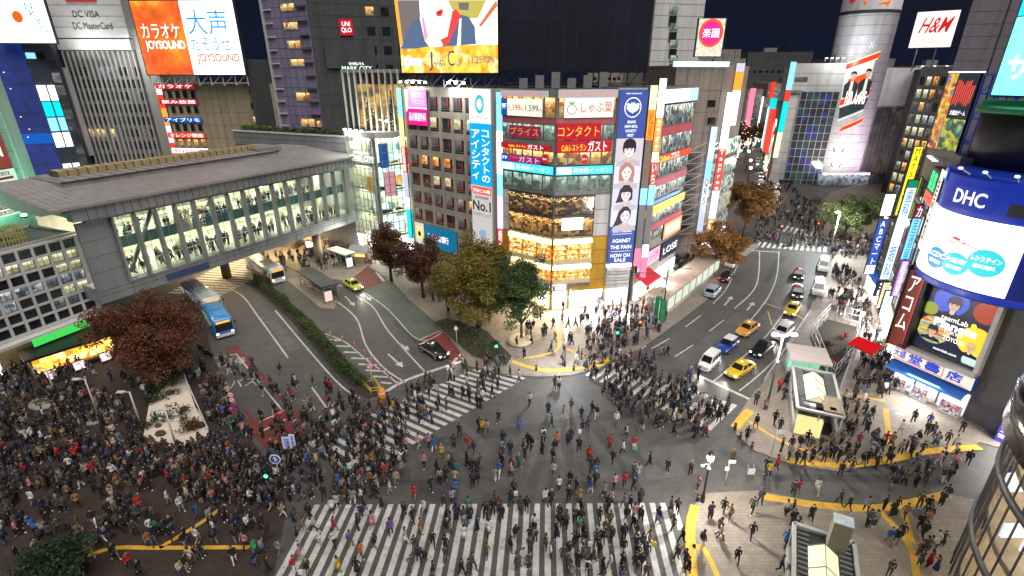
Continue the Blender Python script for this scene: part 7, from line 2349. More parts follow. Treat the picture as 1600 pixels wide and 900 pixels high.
def car(label,kind,pm,pos,face,lights='head',roofm=None,sign=None,stripe=None,group='cars waiting on the main road',cat='car',name='parked_car'):
 rot=math.atan2(face[1]-pos[1],face[0]-pos[0])
 t=thing(name,label,cat,(0,0,0),group)
 b=MB()
 if kind=='sedan':
  L,W,H=4.55,.85,1.46
  ring_body(b,[(2.28,.38,.62,.66),(2.2,.26,.70,.78),(1.7,.2,.82,W),(.95,.19,.90,W),(-.9,.19,.94,W),(-1.6,.22,.93,W),(-2.2,.28,.86,.8),(-2.28,.38,.74,.7)],pm)
  cabin(b,(1.02,.35,-.95,-1.62),W*.9,W*.7,.9,H,pm,CGL,t,roofm)
  wx=(1.38,-1.35)
 elif kind=='hatch':
  L,W,H=3.9,.84,1.5
  ring_body(b,[(1.98,.38,.66,.66),(1.9,.26,.76,.78),(1.4,.2,.9,W),(.8,.19,.96,W),(-1.2,.19,1.0,W),(-1.85,.26,.98,.8),(-1.95,.4,.8,.72)],pm)
  cabin(b,(1.0,.3,-1.35,-1.85),W*.91,W*.74,.95,H,pm,CGL,t,roofm)
  wx=(1.22,-1.25)
 elif kind=='wagon':
  L,W,H=4.5,.87,1.6
  ring_body(b,[(2.25,.4,.7,.68),(2.15,.26,.82,.8),(1.6,.2,.94,W),(.9,.19,1.0,W),(-1.6,.19,1.04,W),(-2.15,.26,1.02,.82),(-2.25,.4,.86,.74)],pm)
  cabin(b,(1.15,.4,-1.75,-2.15),W*.91,W*.74,.99,H,pm,CGL,t,roofm,3)
  wx=(1.38,-1.38)
 else:
  L,W,H=(4.7,.86,1.95)if kind=='van' else(3.5,.75,1.85)
  ring_body(b,[(L/2,.38,.82,W*.85),(L/2-.1,.26,.95,W*.95),(L/2-.6,.2,1.08,W),(-L/2+.15,.2,1.12,W),(-L/2,.34,1.08,W*.92)],pm)
  cabin(b,(L/2-.5,L/2-1.15,-L/2+.18,-L/2+.03),W*.94,W*.82,1.07,H,pm,CGL,t,roofm,3)
  wx=(L/2-.8,-L/2+.75)
 b.build('body',t)
 for x in wx:
  for s in(1,-1):wheel(t,x,s*(W-.09))
 xf=L/2
 for s in(1,-1):
  g=MB();g.ell((xf-.1,s*W*.68,.66),(.1,.16,.09),HEAD if lights in('head','both')else CHRO,8,6);g.build('headlight',t)
  g=MB();g.box(CFR,-xf+.0,-xf+.14,s*W*.74-.13,s*W*.74+.13,.68,.86,TAIL if lights in('tail','both')else TAILO);g.build('tail_light',t)
  g=MB();g.ell((.78 if kind not in('van','kei')else L/2-.75,s*(W+.09),1.0 if kind!='sedan' else.95),(.08,.1,.07),pm,7,5);g.build('mirror',t)
 for x,s in((xf-.03,1),(-xf+.0,-1)):
  g=MB();g.box(CFR,x-.02,x+.04,-.17,.17,.42,.56,PLATE);g.build('number_plate',t)
 g=MB();g.box(CFR,xf-.09,xf+.0,-.42,.42,.5,.62,BLACKM);g.build('grille',t)
 g=MB();g.box(CFR,xf-.1,xf+.05,-W*.8,W*.8,.3,.42,BLACKM if kind=='sedan' else pm);g.build('bumper',t)
 if sign:
  g=MB();g.ell((-.1,0,H+.12),(.1,.22,.1),glow('taxi roof lamp',lin((255,245,190)),1.3)if sign=='lit' else mat('taxi lamp',(.5,.1,.05),.4),8,6);g.build('roof_sign',t)
 if stripe:
  for s in(1,-1):
   g=MB();g.box(CFR,-xf*.8,xf*.75,s*W-.006,s*W+.01,.62,.72,stripe);g.build('side_stripe',t)
 if lights in('head','both'):
  l=bpy.data.lights.new('headlamp beam','SPOT');l.energy=420;l.spot_size=R(75);l.spot_blend=.7;l.color=(1,.96,.88);l.shadow_soft_size=.12
  h=bpy.data.objects.new('headlamp beam',l);COL.objects.link(h);h.parent=t;h.location=(xf+.12,0,.7);h.rotation_euler=(R(78),0,R(-90))
 t.location=(pos[0],pos[1],0.0)
 t.rotation_euler=(0,0,rot)
 return t
YEL=paint('taxi yellow',(.62,.44,.02));ORG=paint('taxi orange',(.62,.32,.05));WHT=paint('white',(.72,.72,.72));BLK=paint('black',(.012,.012,.014));NVY=paint('blue',(.02,.06,.28));SLV=paint('silver blue',(.38,.44,.5));LIM=paint('lime yellow',(.45,.42,.03))
REDS=mat('red stripe',(.5,.03,.03),.4)
def at(u,v,u2,v2):return dict(pos=G(u,v),face=G(u2,v2))
car('yellow taxi waiting first at the stop line','sedan',YEL,**at(1155,583,1118,606),sign='lit',stripe=REDS,cat='taxi',name='taxi')
car('small white van beside the yellow taxi at the stop line','kei',WHT,**at(1107,573,1078,600),cat='van',name='white_van')
car('blue hatchback with a white roof behind the small white van','hatch',NVY,**at(1136,545,1105,570),roofm=WHT,name='hatchback')
car('orange yellow taxi behind the blue hatchback','sedan',ORG,**at(1167,519,1130,545),lights='',sign='lit',cat='taxi',name='taxi')
car('black sedan with a red trim light between the yellow taxi and the white hatchback','sedan',BLK,**at(1190,550,1155,578),stripe=REDS,lights='both',name='black_car')
car('white hatchback with bright lamps behind the black sedan','wagon',WHT,**at(1222,524,1190,552),name='hatchback')
car('bright yellow taxi crossing the yellow road lines','sedan',YEL,**at(1237,488,1222,512),sign='lit',cat='taxi',name='taxi')
car('black taxi with a glowing red roof behind the bright yellow taxi','sedan',BLK,**at(1245,461,1243,490),sign='red',roofm=paint('red',(.3,.02,.02)),lights='both',cat='taxi',name='taxi')
car('black taxi with an orange roof lamp, farthest in the queue of dark taxis','sedan',BLK,**at(1247,433,1246,460),sign='lit',roofm=paint('dark red',(.25,.03,.03)),lights='both',cat='taxi',name='taxi')
car('large white delivery van nearest on the right kerb of the main road','van',paint('grey white',(.6,.62,.63)),**at(1277,456,1273,485),lights='',cat='van',name='white_van')
car('white delivery van parked farther up the right kerb','van',WHT,**at(1285,420,1282,445),lights='',cat='van',name='white_van')
car('silver blue estate car parked alone by the site cabin','wagon',SLV,**at(1113,460,1140,432),lights='',name='parked_car')
car('dark car with red tail lamps under the orange tree','sedan',BLK,**at(1134,436,1152,412),lights='tail',name='dark_car')
car('white car with a black roof ahead of the dark car under the orange tree','sedan',WHT,**at(1142,415,1158,392),lights='tail',roofm=BLK,name='white_car')
car('lime yellow taxi with lit headlamps on the station side road','sedan',LIM,**at(552,450,585,470),sign='lit',group='cars on the station roads',cat='taxi',name='taxi')
car('black taxi with white marks stopped by the station crossing','sedan',BLK,**at(678,553,712,573),sign='lit',stripe=PLATE,group='cars on the station roads',cat='taxi',name='taxi')
car('dark car with red tail lamps far up the avenue beside another','sedan',BLK,(66,128),(80,158),lights='both',group='cars far up the avenue',name='dark_car')
car('orange lit taxi farthest up the avenue beyond the orange brown tree','sedan',ORG,(82,158),(72,132),lights='both',sign='lit',group='cars far up the avenue',cat='taxi',name='taxi')
car('white car heading down the avenue past the orange brown tree','wagon',WHT,(76,146),(66,122),lights='head',group='cars far up the avenue',name='white_car')
BUSD=glow('bus destination board',lin((255,170,60)),1.2);BUSI=lit('bus interior light',[lin((120,125,120)),lin((60,64,66)),lin((180,185,175)),lin((35,38,42))],.6,1.1)
def bus(label,pos,face,pm,lower,roofm,lights=True,L=10.2):
 t=thing('bus',label,'bus',(0,0,0),'buses by the station')
 rot=math.atan2(face[1]-pos[1],face[0]-pos[0]);W=1.22;H=2.95
 b=MB()
 st_=[(L/2,.5,2.6,W*.9),(L/2-.12,.34,2.85,W),(L/2-.6,.3,H,W),(-L/2+.4,.3,H,W),(-L/2,.36,2.8,W*.96)]
 ring_body(b,st_,pm);b.build('body',t)
 for s in(1,-1):
  g=MB();g.box(CFR,-L/2+.15,L/2-.3,s*W-.01,s*W+.012,.42,1.15,lower);g.build('side_panel',t)
  for k in range(6):
   x0=-L/2+.5+k*(L-1.2)/6
   g=MB();g.box(CFR,x0,x0+(L-1.2)/6-.14,s*W-.012,s*W+.02,1.35,2.3,BUSI);g.build('window',t)
 g=MB();g.box(CFR,L/2-.06,L/2+.02,-W*.85,W*.85,1.15,2.2,CGL);g.build('windscreen',t)
 g=MB();g.box(CFR,L/2-.06,L/2+.025,-W*.7,W*.7,2.27,2.55,BUSD);g.build('destination_board',t)
 g=MB();g.box(CFR,-L/2-.015,-L/2+.05,-W*.8,W*.8,1.4,2.3,CGL);g.build('rear_window',t)
 g=MB();g.box(CFR,-2.5,.2,-.7,.7,H,H+.22,roofm);g.box(CFR,1.2,2.6,-.5,.5,H,H+.12,roofm);g.box(CFR,-L/2+.5,-L/2+1.7,-.6,.6,H,H+.15,roofm);g.build('roof_unit',t)
 g=MB();g.box(CFR,-L/2+.5,L/2-.7,-W*.75,W*.75,H,H+.02,roofm);g.build('roof_panel',t)
 g=MB();g.box(CFR,L/2-.05,L/2+.06,-W*.9,W*.9,.32,.7,WHT);g.build('bumper',t)
 for x in(L/2-2.4,-L/2+2.6):
  for s in(1,-1):wheel(t,x,s*(W-.13),.47,.28)
 for s in(1,-1):
  g=MB();g.ell((L/2+.0,s*W*.75,.85),(.06,.16,.11),HEAD if lights else CHRO,8,6);g.build('headlight',t)
  g=MB();g.ell((L/2+.15,s*(W+.2),2.2),(.08,.12,.22),BLACKM,7,5);g.build('mirror',t)
  g=MB();g.box(CFR,-L/2-.02,-L/2+.03,s*W*.8-.1,s*W*.8+.1,.8,1.2,TAILO);g.build('tail_light',t)
 t.location=(pos[0],pos[1],0);t.rotation_euler=(0,0,rot)
 return t
bus('white bus with a dark red side behind the median hedge',G(416,432),G(452,452),paint('bus cream',(.6,.6,.6)),paint('bus dark red',(.22,.03,.04)),paint('roof grey',(.5,.5,.5)))
bus('silver white bus half hidden by the maroon tree',G(318,478),G(350,503),paint('bus silver',(.52,.54,.55)),paint('bus lilac',(.5,.42,.5)),paint('roof pale teal',(.42,.5,.5)),lights=False)
bus('bright blue bus at the stop beside the maroon tree',G(344,514),G(366,545),paint('bus blue',(.03,.2,.5)),paint('bus blue',(.03,.2,.5)),paint('roof blue',(.06,.26,.55)),L=7.0)
b=MB();r_=random.Random(3)
for q in range(110):b.ell((92+r_.gauss(0,3.4),212+r_.gauss(0,2),9+r_.gauss(0,3.2)),(.16,.16,.16),FAIRY,4,3)
for q in range(60):b.ell((92+r_.gauss(0,.3),213.4,r_.uniform(.5,7)),(.16,.16,.16),FAIRY,4,3)
b.build('fairy_lights',next(o for o in COL.objects if o.get('label')=='dark red tree far along the avenue'))['kind']='stuff'
for k,(x,y,c,lab)in enumerate(((85,176,WHT,'white car nearing the bend of the far avenue'),(91,190,BLK,'black car behind the white one at the avenue bend'),(79,163,NVY,'blue car ahead of the white one on the far avenue'),(98,208,SLV,'silver car last in the far avenue line'))):
 car(lab,'wagon' if k%2 else 'sedan',c,(x,y),(x-8,y-22),lights='both',group='cars far up the avenue',name='far_car')
 # ------------------------------------------------------------------ street furniture
POLE=mat('grey pole paint',(.16,.16,.165),.5,.15,2,.3);DPOLE=mat('dark brown pole paint',(.035,.03,.028),.5,.2,2,.3);PPOLE=mat('pale pole paint',(.45,.45,.44),.5,.12,2,.2)
LAMPW=glow('lit street lamp',(1.0,.97,.92),30.0)
def lamp_light(loc,energy,col=(1,.95,.87),size=.35):
 l=bpy.data.lights.new('street lamp light','POINT');l.energy=energy;l.color=col;l.shadow_soft_size=size
 o=bpy.data.objects.new('street lamp light',l);COL.objects.link(o);o.location=loc
 return o
 # lantern at the front right corner
x,y=G(1097,786)
t=thing('street_lamp','dark lantern lamp post, lit white, at the kerb right of the front zebra crossing','street lamp',(x,y,.13))
b=MB();b.lathe((x,y),[(.16,.13),(.16,.8),(.1,.95),(.075,4.3),(.1,4.4)],DPOLE,12);b.build('pole',t)
b=MB();b.lathe((x,y),[(.16,4.45),(.26,4.7),(.26,5.0),(.1,5.25)],LAMPW,12);b.build('lamp',t)
b=MB();b.lathe((x,y),[(.3,5.02),(.26,5.12),(.05,5.45)],DPOLE,12);b.build('cap',t)
b=MB();b.tube((x-.55,y,4.1),(x+.1,y,4.1),.04,DPOLE);b.ell((x-.55,y,3.95),(.16,.12,.12),WHITEP);b.ell((x-.1,y-.25,3.9),(.14,.14,.12),WHITEP);b.tube((x-.1,y,4.0),(x-.1,y-.25,3.95),.03,DPOLE);b.build('camera_arm',t)
lo=lamp_light((x,y-.35,4.75),2300)
x,y=G(882,574)
t=thing('street_lamp','slim dark lamp post, lit bluish white, on the kerb of the corner pavement','street lamp',(x,y,.13))
b=MB();b.lathe((x,y),[(.14,.13),(.14,.9),(.08,1.0),(.07,4.6)],DPOLE,10);b.build('pole',t)
b=MB();b.ell((x,y,4.9),(.24,.24,.34),LAMPW);b.build('lamp',t)
lamp_light((x,y-.45,4.9),1900,(.85,.92,1.0))
# tall thin poles with lamp arms beside the right kerb
for u,v,h,lab,arm in((1197,640,9.0,'tall grey lamp pole with a double arm beside the black sedan',1),(976,520,9.2,'tall dark signal pole with a long arm over the corner pavement',2),(1033,508,9.0,'dark pole with a thin side arm in front of the site cabin',3)):
 x,y=G(u,v)
 t=thing('signal_pole' if arm>1 else 'street_lamp',lab,'pole' if arm>1 else 'street lamp',(x,y,.13))
 m_=POLE if arm==1 else DPOLE
 b=MB();b.tube((x,y,.1),(x,y,h),.13,m_,r1=.08,n=10);b.build('pole',t)
 b=MB()
 if arm==1:
  for dx in(-.9,.9):b.tube((x,y,h-.2),(x+dx,y-.2,h+.1),.05,m_,n=6);b.box(WORLD,x+dx-.3,x+dx+.3,-y+.05,-y+.35,h+.05,h+.17,LAMPW)
  b.ell((x-.1,y-.2,h-3),(.16,.16,.22),WHITEP)
  lamp_light((x,y-.4,h-.15),3200,(1,.95,.88),.5)
 else:
  b.tube((x,y,h-.3),(x+3.6,y+1.2,h-.9),.06,m_,n=6);b.tube((x,y,h-.8),(x+1.6,y+.6,h-.6),.04,m_,n=6)
  if arm==2:b.box(WORLD,x-.15,x+.15,-y+.12,-y+.4,3.2,4.2,BLACKM);b.box(WORLD,x+.2,x+.9,-y+.1,-y+.14,4.4,4.9,WHITEP)
 b.build('arm',t)
 # unlit lamp posts in the station square
for k,(u0,v0,u1,v1,lab)in enumerate(((90,622,66,575,'grey lamp post farthest left in the square, by the kiosk'),(155,652,128,592,'grey lamp post rising from a small planter in the square'),(222,670,197,612,'grey lamp post with a bent lamp head at the garden tip'),(279,708,258,640,'grey lamp post with cross arms at the front of the gravel garden'))):
 x,y=G(u0,v0)
 r_=ray(u1,v1);h=HC+r_[2]/r_[1]*y
 t=thing('street_lamp',lab,'street lamp',(x,y,.13),'unlit lamp posts in the square')
 b=MB();b.tube((x,y,.1),(x,y,h),.1,PPOLE,r1=.07,n=10);b.build('pole',t)
 b=MB();b.tube((x,y,h-.05),(x-.7,y-.1,h+.05),.05,PPOLE,n=6);b.box(WORLD,x-1.1,x-.4,-y-.05,-y+.3,h,h+.1,WHITEP);b.build('lamp_head',t)
 if k==3:b=MB();b.tube((x-.7,y,h-1),(x+.7,y,h-1.2),.04,PPOLE,n=6);b.ell((x-.7,y,h-1),(.14,.14,.16),WHITEP);b.ell((x+.7,y,h-1.2),(.14,.14,.16),WHITEP);b.build('cross_arm',t)
for k,(u,v,lab)in enumerate(((152,655,'low round planter with grass under the second lamp post in the square'),(75,632,'low round planter with grass deep in the dark square crowd'))):
 x,y=G(u,v);t=thing('round_planter',lab,'planter',(x,y,.13),'round planters in the square')
 b=MB();b.lathe((x,y),[(1.5,.13),(1.5,.55),(1.3,.56)],KERB,24);b.build('rim',t)
 leaf_cloud([((x+math.cos(a)*.7,y+math.sin(a)*.7,.65),.6)for a in range(6)],GREENL,130,.12,70+k,.5).build('foliage',t)
 # no entry sign mast, arrow sign, boards, pedestrian signals
def rsign_(label,u,v,h,discs,name='road_sign',cat='road sign',pole=PPOLE,z=.0):
 x,y=G(u,v);t=thing(name,label,cat,(x,y,z))
 b=MB();b.tube((x,y,z),(x,y,h),.045,pole,n=8);b.build('pole',t)
 fr=Fr((x-.5,y-.07),(x+.5,y-.07))
 for(zz,r,m0,m1,mark)in discs:
  disc(fr,.5,zz,r,r,m0,t,0,'sign_plate',20,.03);disc(fr,.5,zz,r*.8,r*.8,m1,t,.032,'sign_face',20,.006)
  b=MB()
  if mark=='slash':b.poly([fr.w(.5-r*.65,.045,zz+r*.45),fr.w(.5-r*.45,.045,zz+r*.65),fr.w(.5+r*.65,.045,zz-r*.45),fr.w(.5+r*.45,.045,zz-r*.65)][::-1],m0)
  elif mark=='bar':b.box(fr,.5-r*.5,.5+r*.5,.04,.05,zz-r*.14,zz+r*.14,m0)
  elif mark=='arrow':
   b.box(fr,.5-r*.1,.5+r*.1,.04,.05,zz-r*.55,zz+r*.2,m0);b.poly([fr.w(.5-r*.38,.05,zz+r*.15),fr.w(.5+r*.38,.05,zz+r*.15),fr.w(.5,.05,zz+r*.65)],m0)
   b.box(fr,.5,.5+r*.5,.04,.048,zz-r*.2,zz,m0)
  b.build('sign_mark',t)
 return t
SB=mat('sign blue',(.02,.09,.5),.5,.05);SW=mat('sign white',(.75,.75,.75),.5,.05);SR=mat('sign red',(.55,.02,.03),.5,.05)
rsign_('mast of four round prohibition signs by the red bus lane',374,668,4.2,[(4.0,.32,SR,SW,'bar'),(3.4,.32,SR,SW,'slash'),(2.75,.32,SR,SB,'slash'),(2.1,.32,SR,SB,'slash')])
rsign_('round blue sign with a white arrow above the crowd at the square corner',441,764,3.6,[(3.3,.48,SW,SB,'arrow')])
rsign_('round no u-turn sign on the yellow barrier island at the hedge end',582,603,3.1,[(2.7,.42,SR,SW,'slash')])
rsign_('round blue arrow sign on the crowded corner pavement',958,522,3.4,[(3.1,.42,SW,SB,'arrow')])
rsign_('narrow white sign post standing in the planting bed under the golden tree',714,545,3.4,[(3.0,.25,SW,SW,'')])
x,y=G(1205,712);t=thing('guide_sign','thin pale guide sign post on the kerb between the two right pavements','sign post',(x,y,.13))
b=MB();b.tube((x,y,.13),(x,y,3.0),.04,PPOLE);b.build('pole',t);b=MB();b.box(WORLD,x-.05,x+.75,-y+.04,-y+.07,2.5,2.95,SW);b.build('plate',t)
x,y=G(1132,760);t=thing('guide_sign','pale signpost with a square plate right of the lit lantern','sign post',(x,y,.13))
b=MB();b.tube((x,y,.13),(x,y,2.9),.05,PPOLE);b.build('pole',t);b=MB();b.box(WORLD,x-.1,x+.5,-y+.05,-y+.08,2.6,2.9,SW);b.box(WORLD,x-.3,x+.0,-y+.05,-y+.2,1.9,2.2,SW);b.build('plate',t)
for k,(u,v,lab)in enumerate(((454,716,'tall white notice board held up at the red bus lane end'),(462,712,'narrower white notice board beside the tall one at the red bus lane end'))):
 x,y=G(u,v);w_=(.42,.26)[k];t=thing('notice_board',lab,'notice board',(x,y,0),'notice boards at the red lane')
 b=MB();b.tube((x,y,0),(x,y,1.4),.04,PPOLE);b.build('pole',t)
 fr=Fr((x-w_,y-.05),(x+w_,y-.05));b=MB();b.box(fr,0,2*w_,0,.04,1.2,2.5,mat('notice white',(.7,.72,.76),.5,.04));o=b.build('board',t)
 vtext('待機場所' if k==0 else '案内',fr,w_*.4,w_*1.6,1.35,2.35,BKB,o,d=.045)
x,y=G(1173,742);t=thing('guide_board','small folding white board on the asphalt near the sign post','sign board',(x,y,0))
b=MB();b.box(WORLD,x-.3,x+.3,-y,-y+.05,.1,.7,SW);b.build('board',t);b=MB();b.tube((x-.3,y,0),(x-.25,y+.3,.9),.025,PPOLE);b.tube((x+.3,y,0),(x+.25,y+.3,.9),.025,PPOLE);b.build('leg',t)
def signal(label,u,v,h,col,z=.13):
 x,y=G(u,v);t=thing('pedestrian_signal',label,'traffic light',(x,y,z))
 b=MB();b.tube((x,y,z),(x,y,h),.07,DPOLE,n=8);b.build('pole',t)
 fr=Fr((x-.25,y-.1),(x+.25,y-.1));b=MB();b.box(fr,0,.5,-.18,.12,h-.9,h,BLACKM);b.build('housing',t)
 up=col=='red'
 b=MB();b.ell(fr.w(.25,.12,h-(.25 if up else.66)),(.17,.06,.17),glow('signal '+col,{'red':(1,.1,.02),'green':(.05,1,.55)}[col],6),10,6);b.build('lit_lens',t)
 b=MB();b.ell(fr.w(.25,.12,h-(.66 if up else.25)),(.17,.05,.17),DARKG,10,6);b.build('dark_lens',t)
signal('green pedestrian signal at the square corner below the arrow sign',425,775,3.0,'green')
signal('green pedestrian signal on the pavement left of the narrow dark green tree',776,568,3.2,'green')
signal('green pedestrian signal on the crowded corner pavement',962,546,3.2,'green')
signal('red traffic signal above the crowd on the corner pavement',996,540,3.8,'red')
signal('red traffic signal beside the far crossing under the orange brown tree',1214,385,4.6,'red')
signal('red signal at the right end of the far crossing',1272,375,4.0,'red')
# bollards
BOL=mat('brown bollard',(.12,.07,.05),.6,.2,3)
bp=((1148,672,'the kerb corner of the shop street pavement, first from the road'),(1156,686,'the kerb corner, second from the road'),(1174,702,'the kerb corner, third from the road'),(1185,622,'the stop line end beside the tall grey lamp pole'),(1090,784,'the foot of the lit lantern'),(838,580,'the corner pavement kerb left of the slim lamp post'),(896,580,'the corner pavement kerb just right of the slim lamp post'),(914,575,'the corner pavement kerb farther right of the slim lamp post'))
for u,v,lab in bp:
 x,y=G(u,v);b=MB();b.lathe((x,y),[(.14,.13),(.14,.75),(.12,.85),(.05,.92)],BOL,12);b.lathe((x,y),[(.145,.6),(.15,.62),(.15,.68),(.145,.7)],STEEL,12)
 simple_thing('bollard',f'brown bollard at {lab}','bollard',b,'bollards along the kerbs')
for k,(u,v)in enumerate(((517,525),(535,532),(554,541),(570,553),(580,565),(594,577),(607,588),(622,603))):
 x,y=G(u,v);b=MB();b.lathe((x,y),[(.16,0),(.14,.05),(.045,.08),(.045,.8),(.02,.82)],SR,10);b.lathe((x,y),[(.05,.5),(.052,.52),(.052,.62),(.05,.64)],SW,10)
 simple_thing('lane_delineator',f'red lane delineator post, {("first", "second", "third", "fourth", "fifth", "sixth", "seventh", "eighth")[k]} along the hatched area counting from the shelter','traffic post',b,'red posts along the hatched area')
 # barrier island at hedge end
x,y=G(588,610);t=thing('road_barrier','yellow pipe barrier around the hedge end island','barrier',(x,y,.15))
b=MB()
YP=mat('yellow pipe',(.6,.42,.03),.5,.15,2)
p=[G(568,606),G(580,618),G(596,616),G(586,600)]
for i in range(4):
 a,c=p[i],p[(i+1)%4]
 b.tube((*a,0),(*a,1.0),.05,YP)
 for z in(.95,.6):b.tube((*a,z),(*c,z),.04,YP)
b.build('rail',t)
x,y=G(597,620);b=MB();b.lathe((x,y),[(.42,0),(.4,.3),(.34,1.0),(.1,1.1)],glow('orange cushion drum',lin((230,130,30)),.35),14);b.lathe((x,y),[(.39,.5),(.40,.52),(.385,.66),(.38,.68)],SW,14);simple_thing('crash_drum','orange lit crash drum in front of the yellow barrier','drum',b)
# bus shelter island, kiosks by the station
sf_=Fr(G(500,470),G(524,478))
isl=[G(u,v)for u,v in((446,437),(470,434),(528,470),(522,484),(500,482))]
b=MB();b.prism(ccw(isl),-.05,.14,KERB,PAVE,bottom=False);struct(b,'bus_stop_island')
def shelter(label,p0,p1,dep,h,roofm,name='bus_shelter',cat='shelter',back=True,glow_panel=None):
 f=Fr(p0,p1);t=thing(name,label,cat,(*p0,.13))
 b=MB();b.box(f,-.25,f.L+.25,-dep,.3,h,h+.16,roofm);b.box(f,-.2,f.L+.2,-dep+.05,.25,h-.1,h,STEEL);b.build('roof',t)
 for s in(.1,f.L-.1):
  for d in(-dep+.15,0):
   b=MB();b.tube(f.w(s,d,.1),f.w(s,d,h),.07,STEEL);b.build('post',t)
 if back:
  b=MB();b.box(f,.2,f.L-.2,-dep+.1,-dep+.14,.4,h-.4,CLEAR);b.build('pane',t)
 b=MB();b.box(f,.4,f.L-.4,-dep+.3,-dep+.7,.5,.56,mat('bench wood',(.2,.12,.06),.6));b.box(f,.6,.68,-dep+.35,-dep+.65,.13,.5,STEEL);b.box(f,f.L-.68,f.L-.6,-dep+.35,-dep+.65,.13,.5,STEEL);b.build('bench',t)
 if glow_panel:
  b=MB();b.box(f,f.L-.1,f.L+.05,-1.2,-.1,.5,2.1,glow_panel);b.build('poster_panel',t)
 return t
a0,a1=G(470,447),G(520,478)
shelter('dark roofed bus shelter on the traffic island',(a0[0]+.3,a0[1]-.6),(a1[0]-1.2,a1[1]+.3),2.4,2.9,DGREY,glow_panel=glow('shelter poster',lin((235,200,190)),.8))
f=Fr(G(478,440),G(520,463));t=thing('guard_rail','red and white guard rail along the bus shelter island','railing',(*f.o,.14))
b=MB()
for k in range(7):b.box(f,f.L*k/6-.04,f.L*k/6+.04,.9,.98,.14,1.0,SR if k%2 else SW)
b.box(f,0,f.L,.9,.96,.9,1.0,SR);b.box(f,0,f.L,.9,.95,.5,.58,SW);b.build('rail',t)
x,y=G(497,395);f=Fr((x-2.6,y+.2),(x+1.2,y-1.2));t=thing('street_kiosk','yellow and red street kiosk by the bridge pier','kiosk',(x,y,.13))
b=MB();b.box(f,0,f.L,-2.2,0,.13,2.8,lit('kiosk advert wrap',[lin((230,180,60)),lin((200,70,50)),lin((245,215,120)),lin((150,50,60)),lin((250,235,200))],.6,.9));b.build('body',t)
b=MB();b.box(f,-.2,f.L+.2,-2.4,.3,2.8,3.0,mat('kiosk roof',(.4,.33,.2),.7));b.build('roof',t);b=MB();b.box(f,.6,2.2,0,.06,1.2,2.3,SHOPG);b.build('hatch',t)
shelter('pale roofed glass bus shelter on the station pavement',G(516,412),G(543,422),2.0,2.8,mat('pale shelter roof',(.5,.48,.45),.6),glow_panel=WSIGN)
x,y=G(562,413);f=Fr((x-1.7,y+.2),(x+1.5,y-.2));t=thing('police_box','small hut with a grey gabled roof at the end of the station pavement','hut',(x,y,.13))
b=MB();b.box(f,0,f.L,-2.4,0,.13,2.3,mat('hut pinkish wall',(.35,.25,.2),.7));b.box(f,.3,f.L-.3,-.02,.05,1.5,2.1,glow('warm hut light',lin((255,210,120)),1.2));b.build('body',t)
b=MB();b.poly([f.w(-.3,.4,2.3),f.w(f.L+.3,.4,2.3),f.w(f.L+.3,-1.2,3.4),f.w(-.3,-1.2,3.4)],GREYM);b.poly([f.w(-.3,-1.2,3.4),f.w(f.L+.3,-1.2,3.4),f.w(f.L+.3,-2.8,2.3),f.w(-.3,-2.8,2.3)],GREYM)
for s in(-.3,f.L+.3):b.poly([f.w(s,.4,2.3),f.w(s,-1.2,3.4),f.w(s,-2.8,2.3)],GREYM)
b.build('roof',t)
# site cabin by the main road
f=Fr(G(1040,497),G(1122,428))
t=thing('site_cabin','long beige roofed site cabin with pale mesh side along the main road','cabin',(*f.o,.13))
b=MB();b.box(f,0,f.L,-3.0,-.2,.13,3.0,mat('cabin wall',(.36,.34,.31),.7,.15,1));b.box(f,-.3,f.L+.3,-3.3,0,3.0,3.2,mat('cabin roof',(.34,.27,.21),.75,.2,.6));b.build('body',t)
b=MB()
for k in range(14):b.box(f,-.22,-.2,-3.0+k*.2,-2.9+k*.2,.5,2.8,DGREY)
b.build('louvre',t)
for k in range(8):
 s=f.L*(k+.15)/8
 b=MB();b.box(f,s,s+f.L/8-.3,-.2,-.12,.9,2.7,glow('pale lit mesh',lin((215,225,205)),.55));b.box(f,s-.08,s,-.2,-.05,.13,3,LGREY);b.build('mesh_panel',t)
b=MB();b.box(f,1.2,2.4,-2.4,-1.4,3.2,3.7,mat('cabin roof box',(.25,.2,.16),.7));b.build('roof_box',t)
GRN=mat('green banner cloth',(.02,.22,.10),.8,.2,2)
for k,(u,v)in enumerate(((1019,508),(1026,516))):
 x,y=G(u,v);t=thing('banner_flag',('tall green banner flag left of its twin by the site cabin','tall green banner flag nearer the kerb by the site cabin')[k],'flag',(x,y,.13),'green banner flags')
 b=MB();b.tube((x,y,.13),(x,y,4.6),.04,PPOLE);b.build('pole',t)
 b=MB();fr=Fr((x,y),(x+.9,y-.25))
 for q in range(6):
  s0,s1=.9*q/6,.9*(q+1)/6;b.poly([fr.w(s0,.08*math.sin(q),1.2),fr.w(s1,.08*math.sin(q+1),1.2),fr.w(s1,.08*math.sin(q+1),4.5),fr.w(s0,.08*math.sin(q),4.5)],GRN)
  b.poly([fr.w(s0,.08*math.sin(q)-.01,1.2),fr.w(s0,.08*math.sin(q)-.01,4.5),fr.w(s1,.08*math.sin(q+1)-.01,4.5),fr.w(s1,.08*math.sin(q+1)-.01,1.2)],GRN)
 b.build('cloth',t)
f=Fr(G(985,537),G(1028,495));t=thing('pavement_railing','thin steel railing along the crowded corner pavement kerb','railing',(*f.o,.13))
for k in range(8):b=MB();b.tube(f.w(f.L*k/7,-.4,.13),f.w(f.L*k/7,-.4,1.05),.035,STEEL);b.build('post',t)
b=MB();b.tube(f.w(0,-.4,1.05),f.w(f.L,-.4,1.05),.035,STEEL);b.tube(f.w(0,-.4,.6),f.w(f.L,-.4,.6),.03,STEEL);b.build('rail',t)
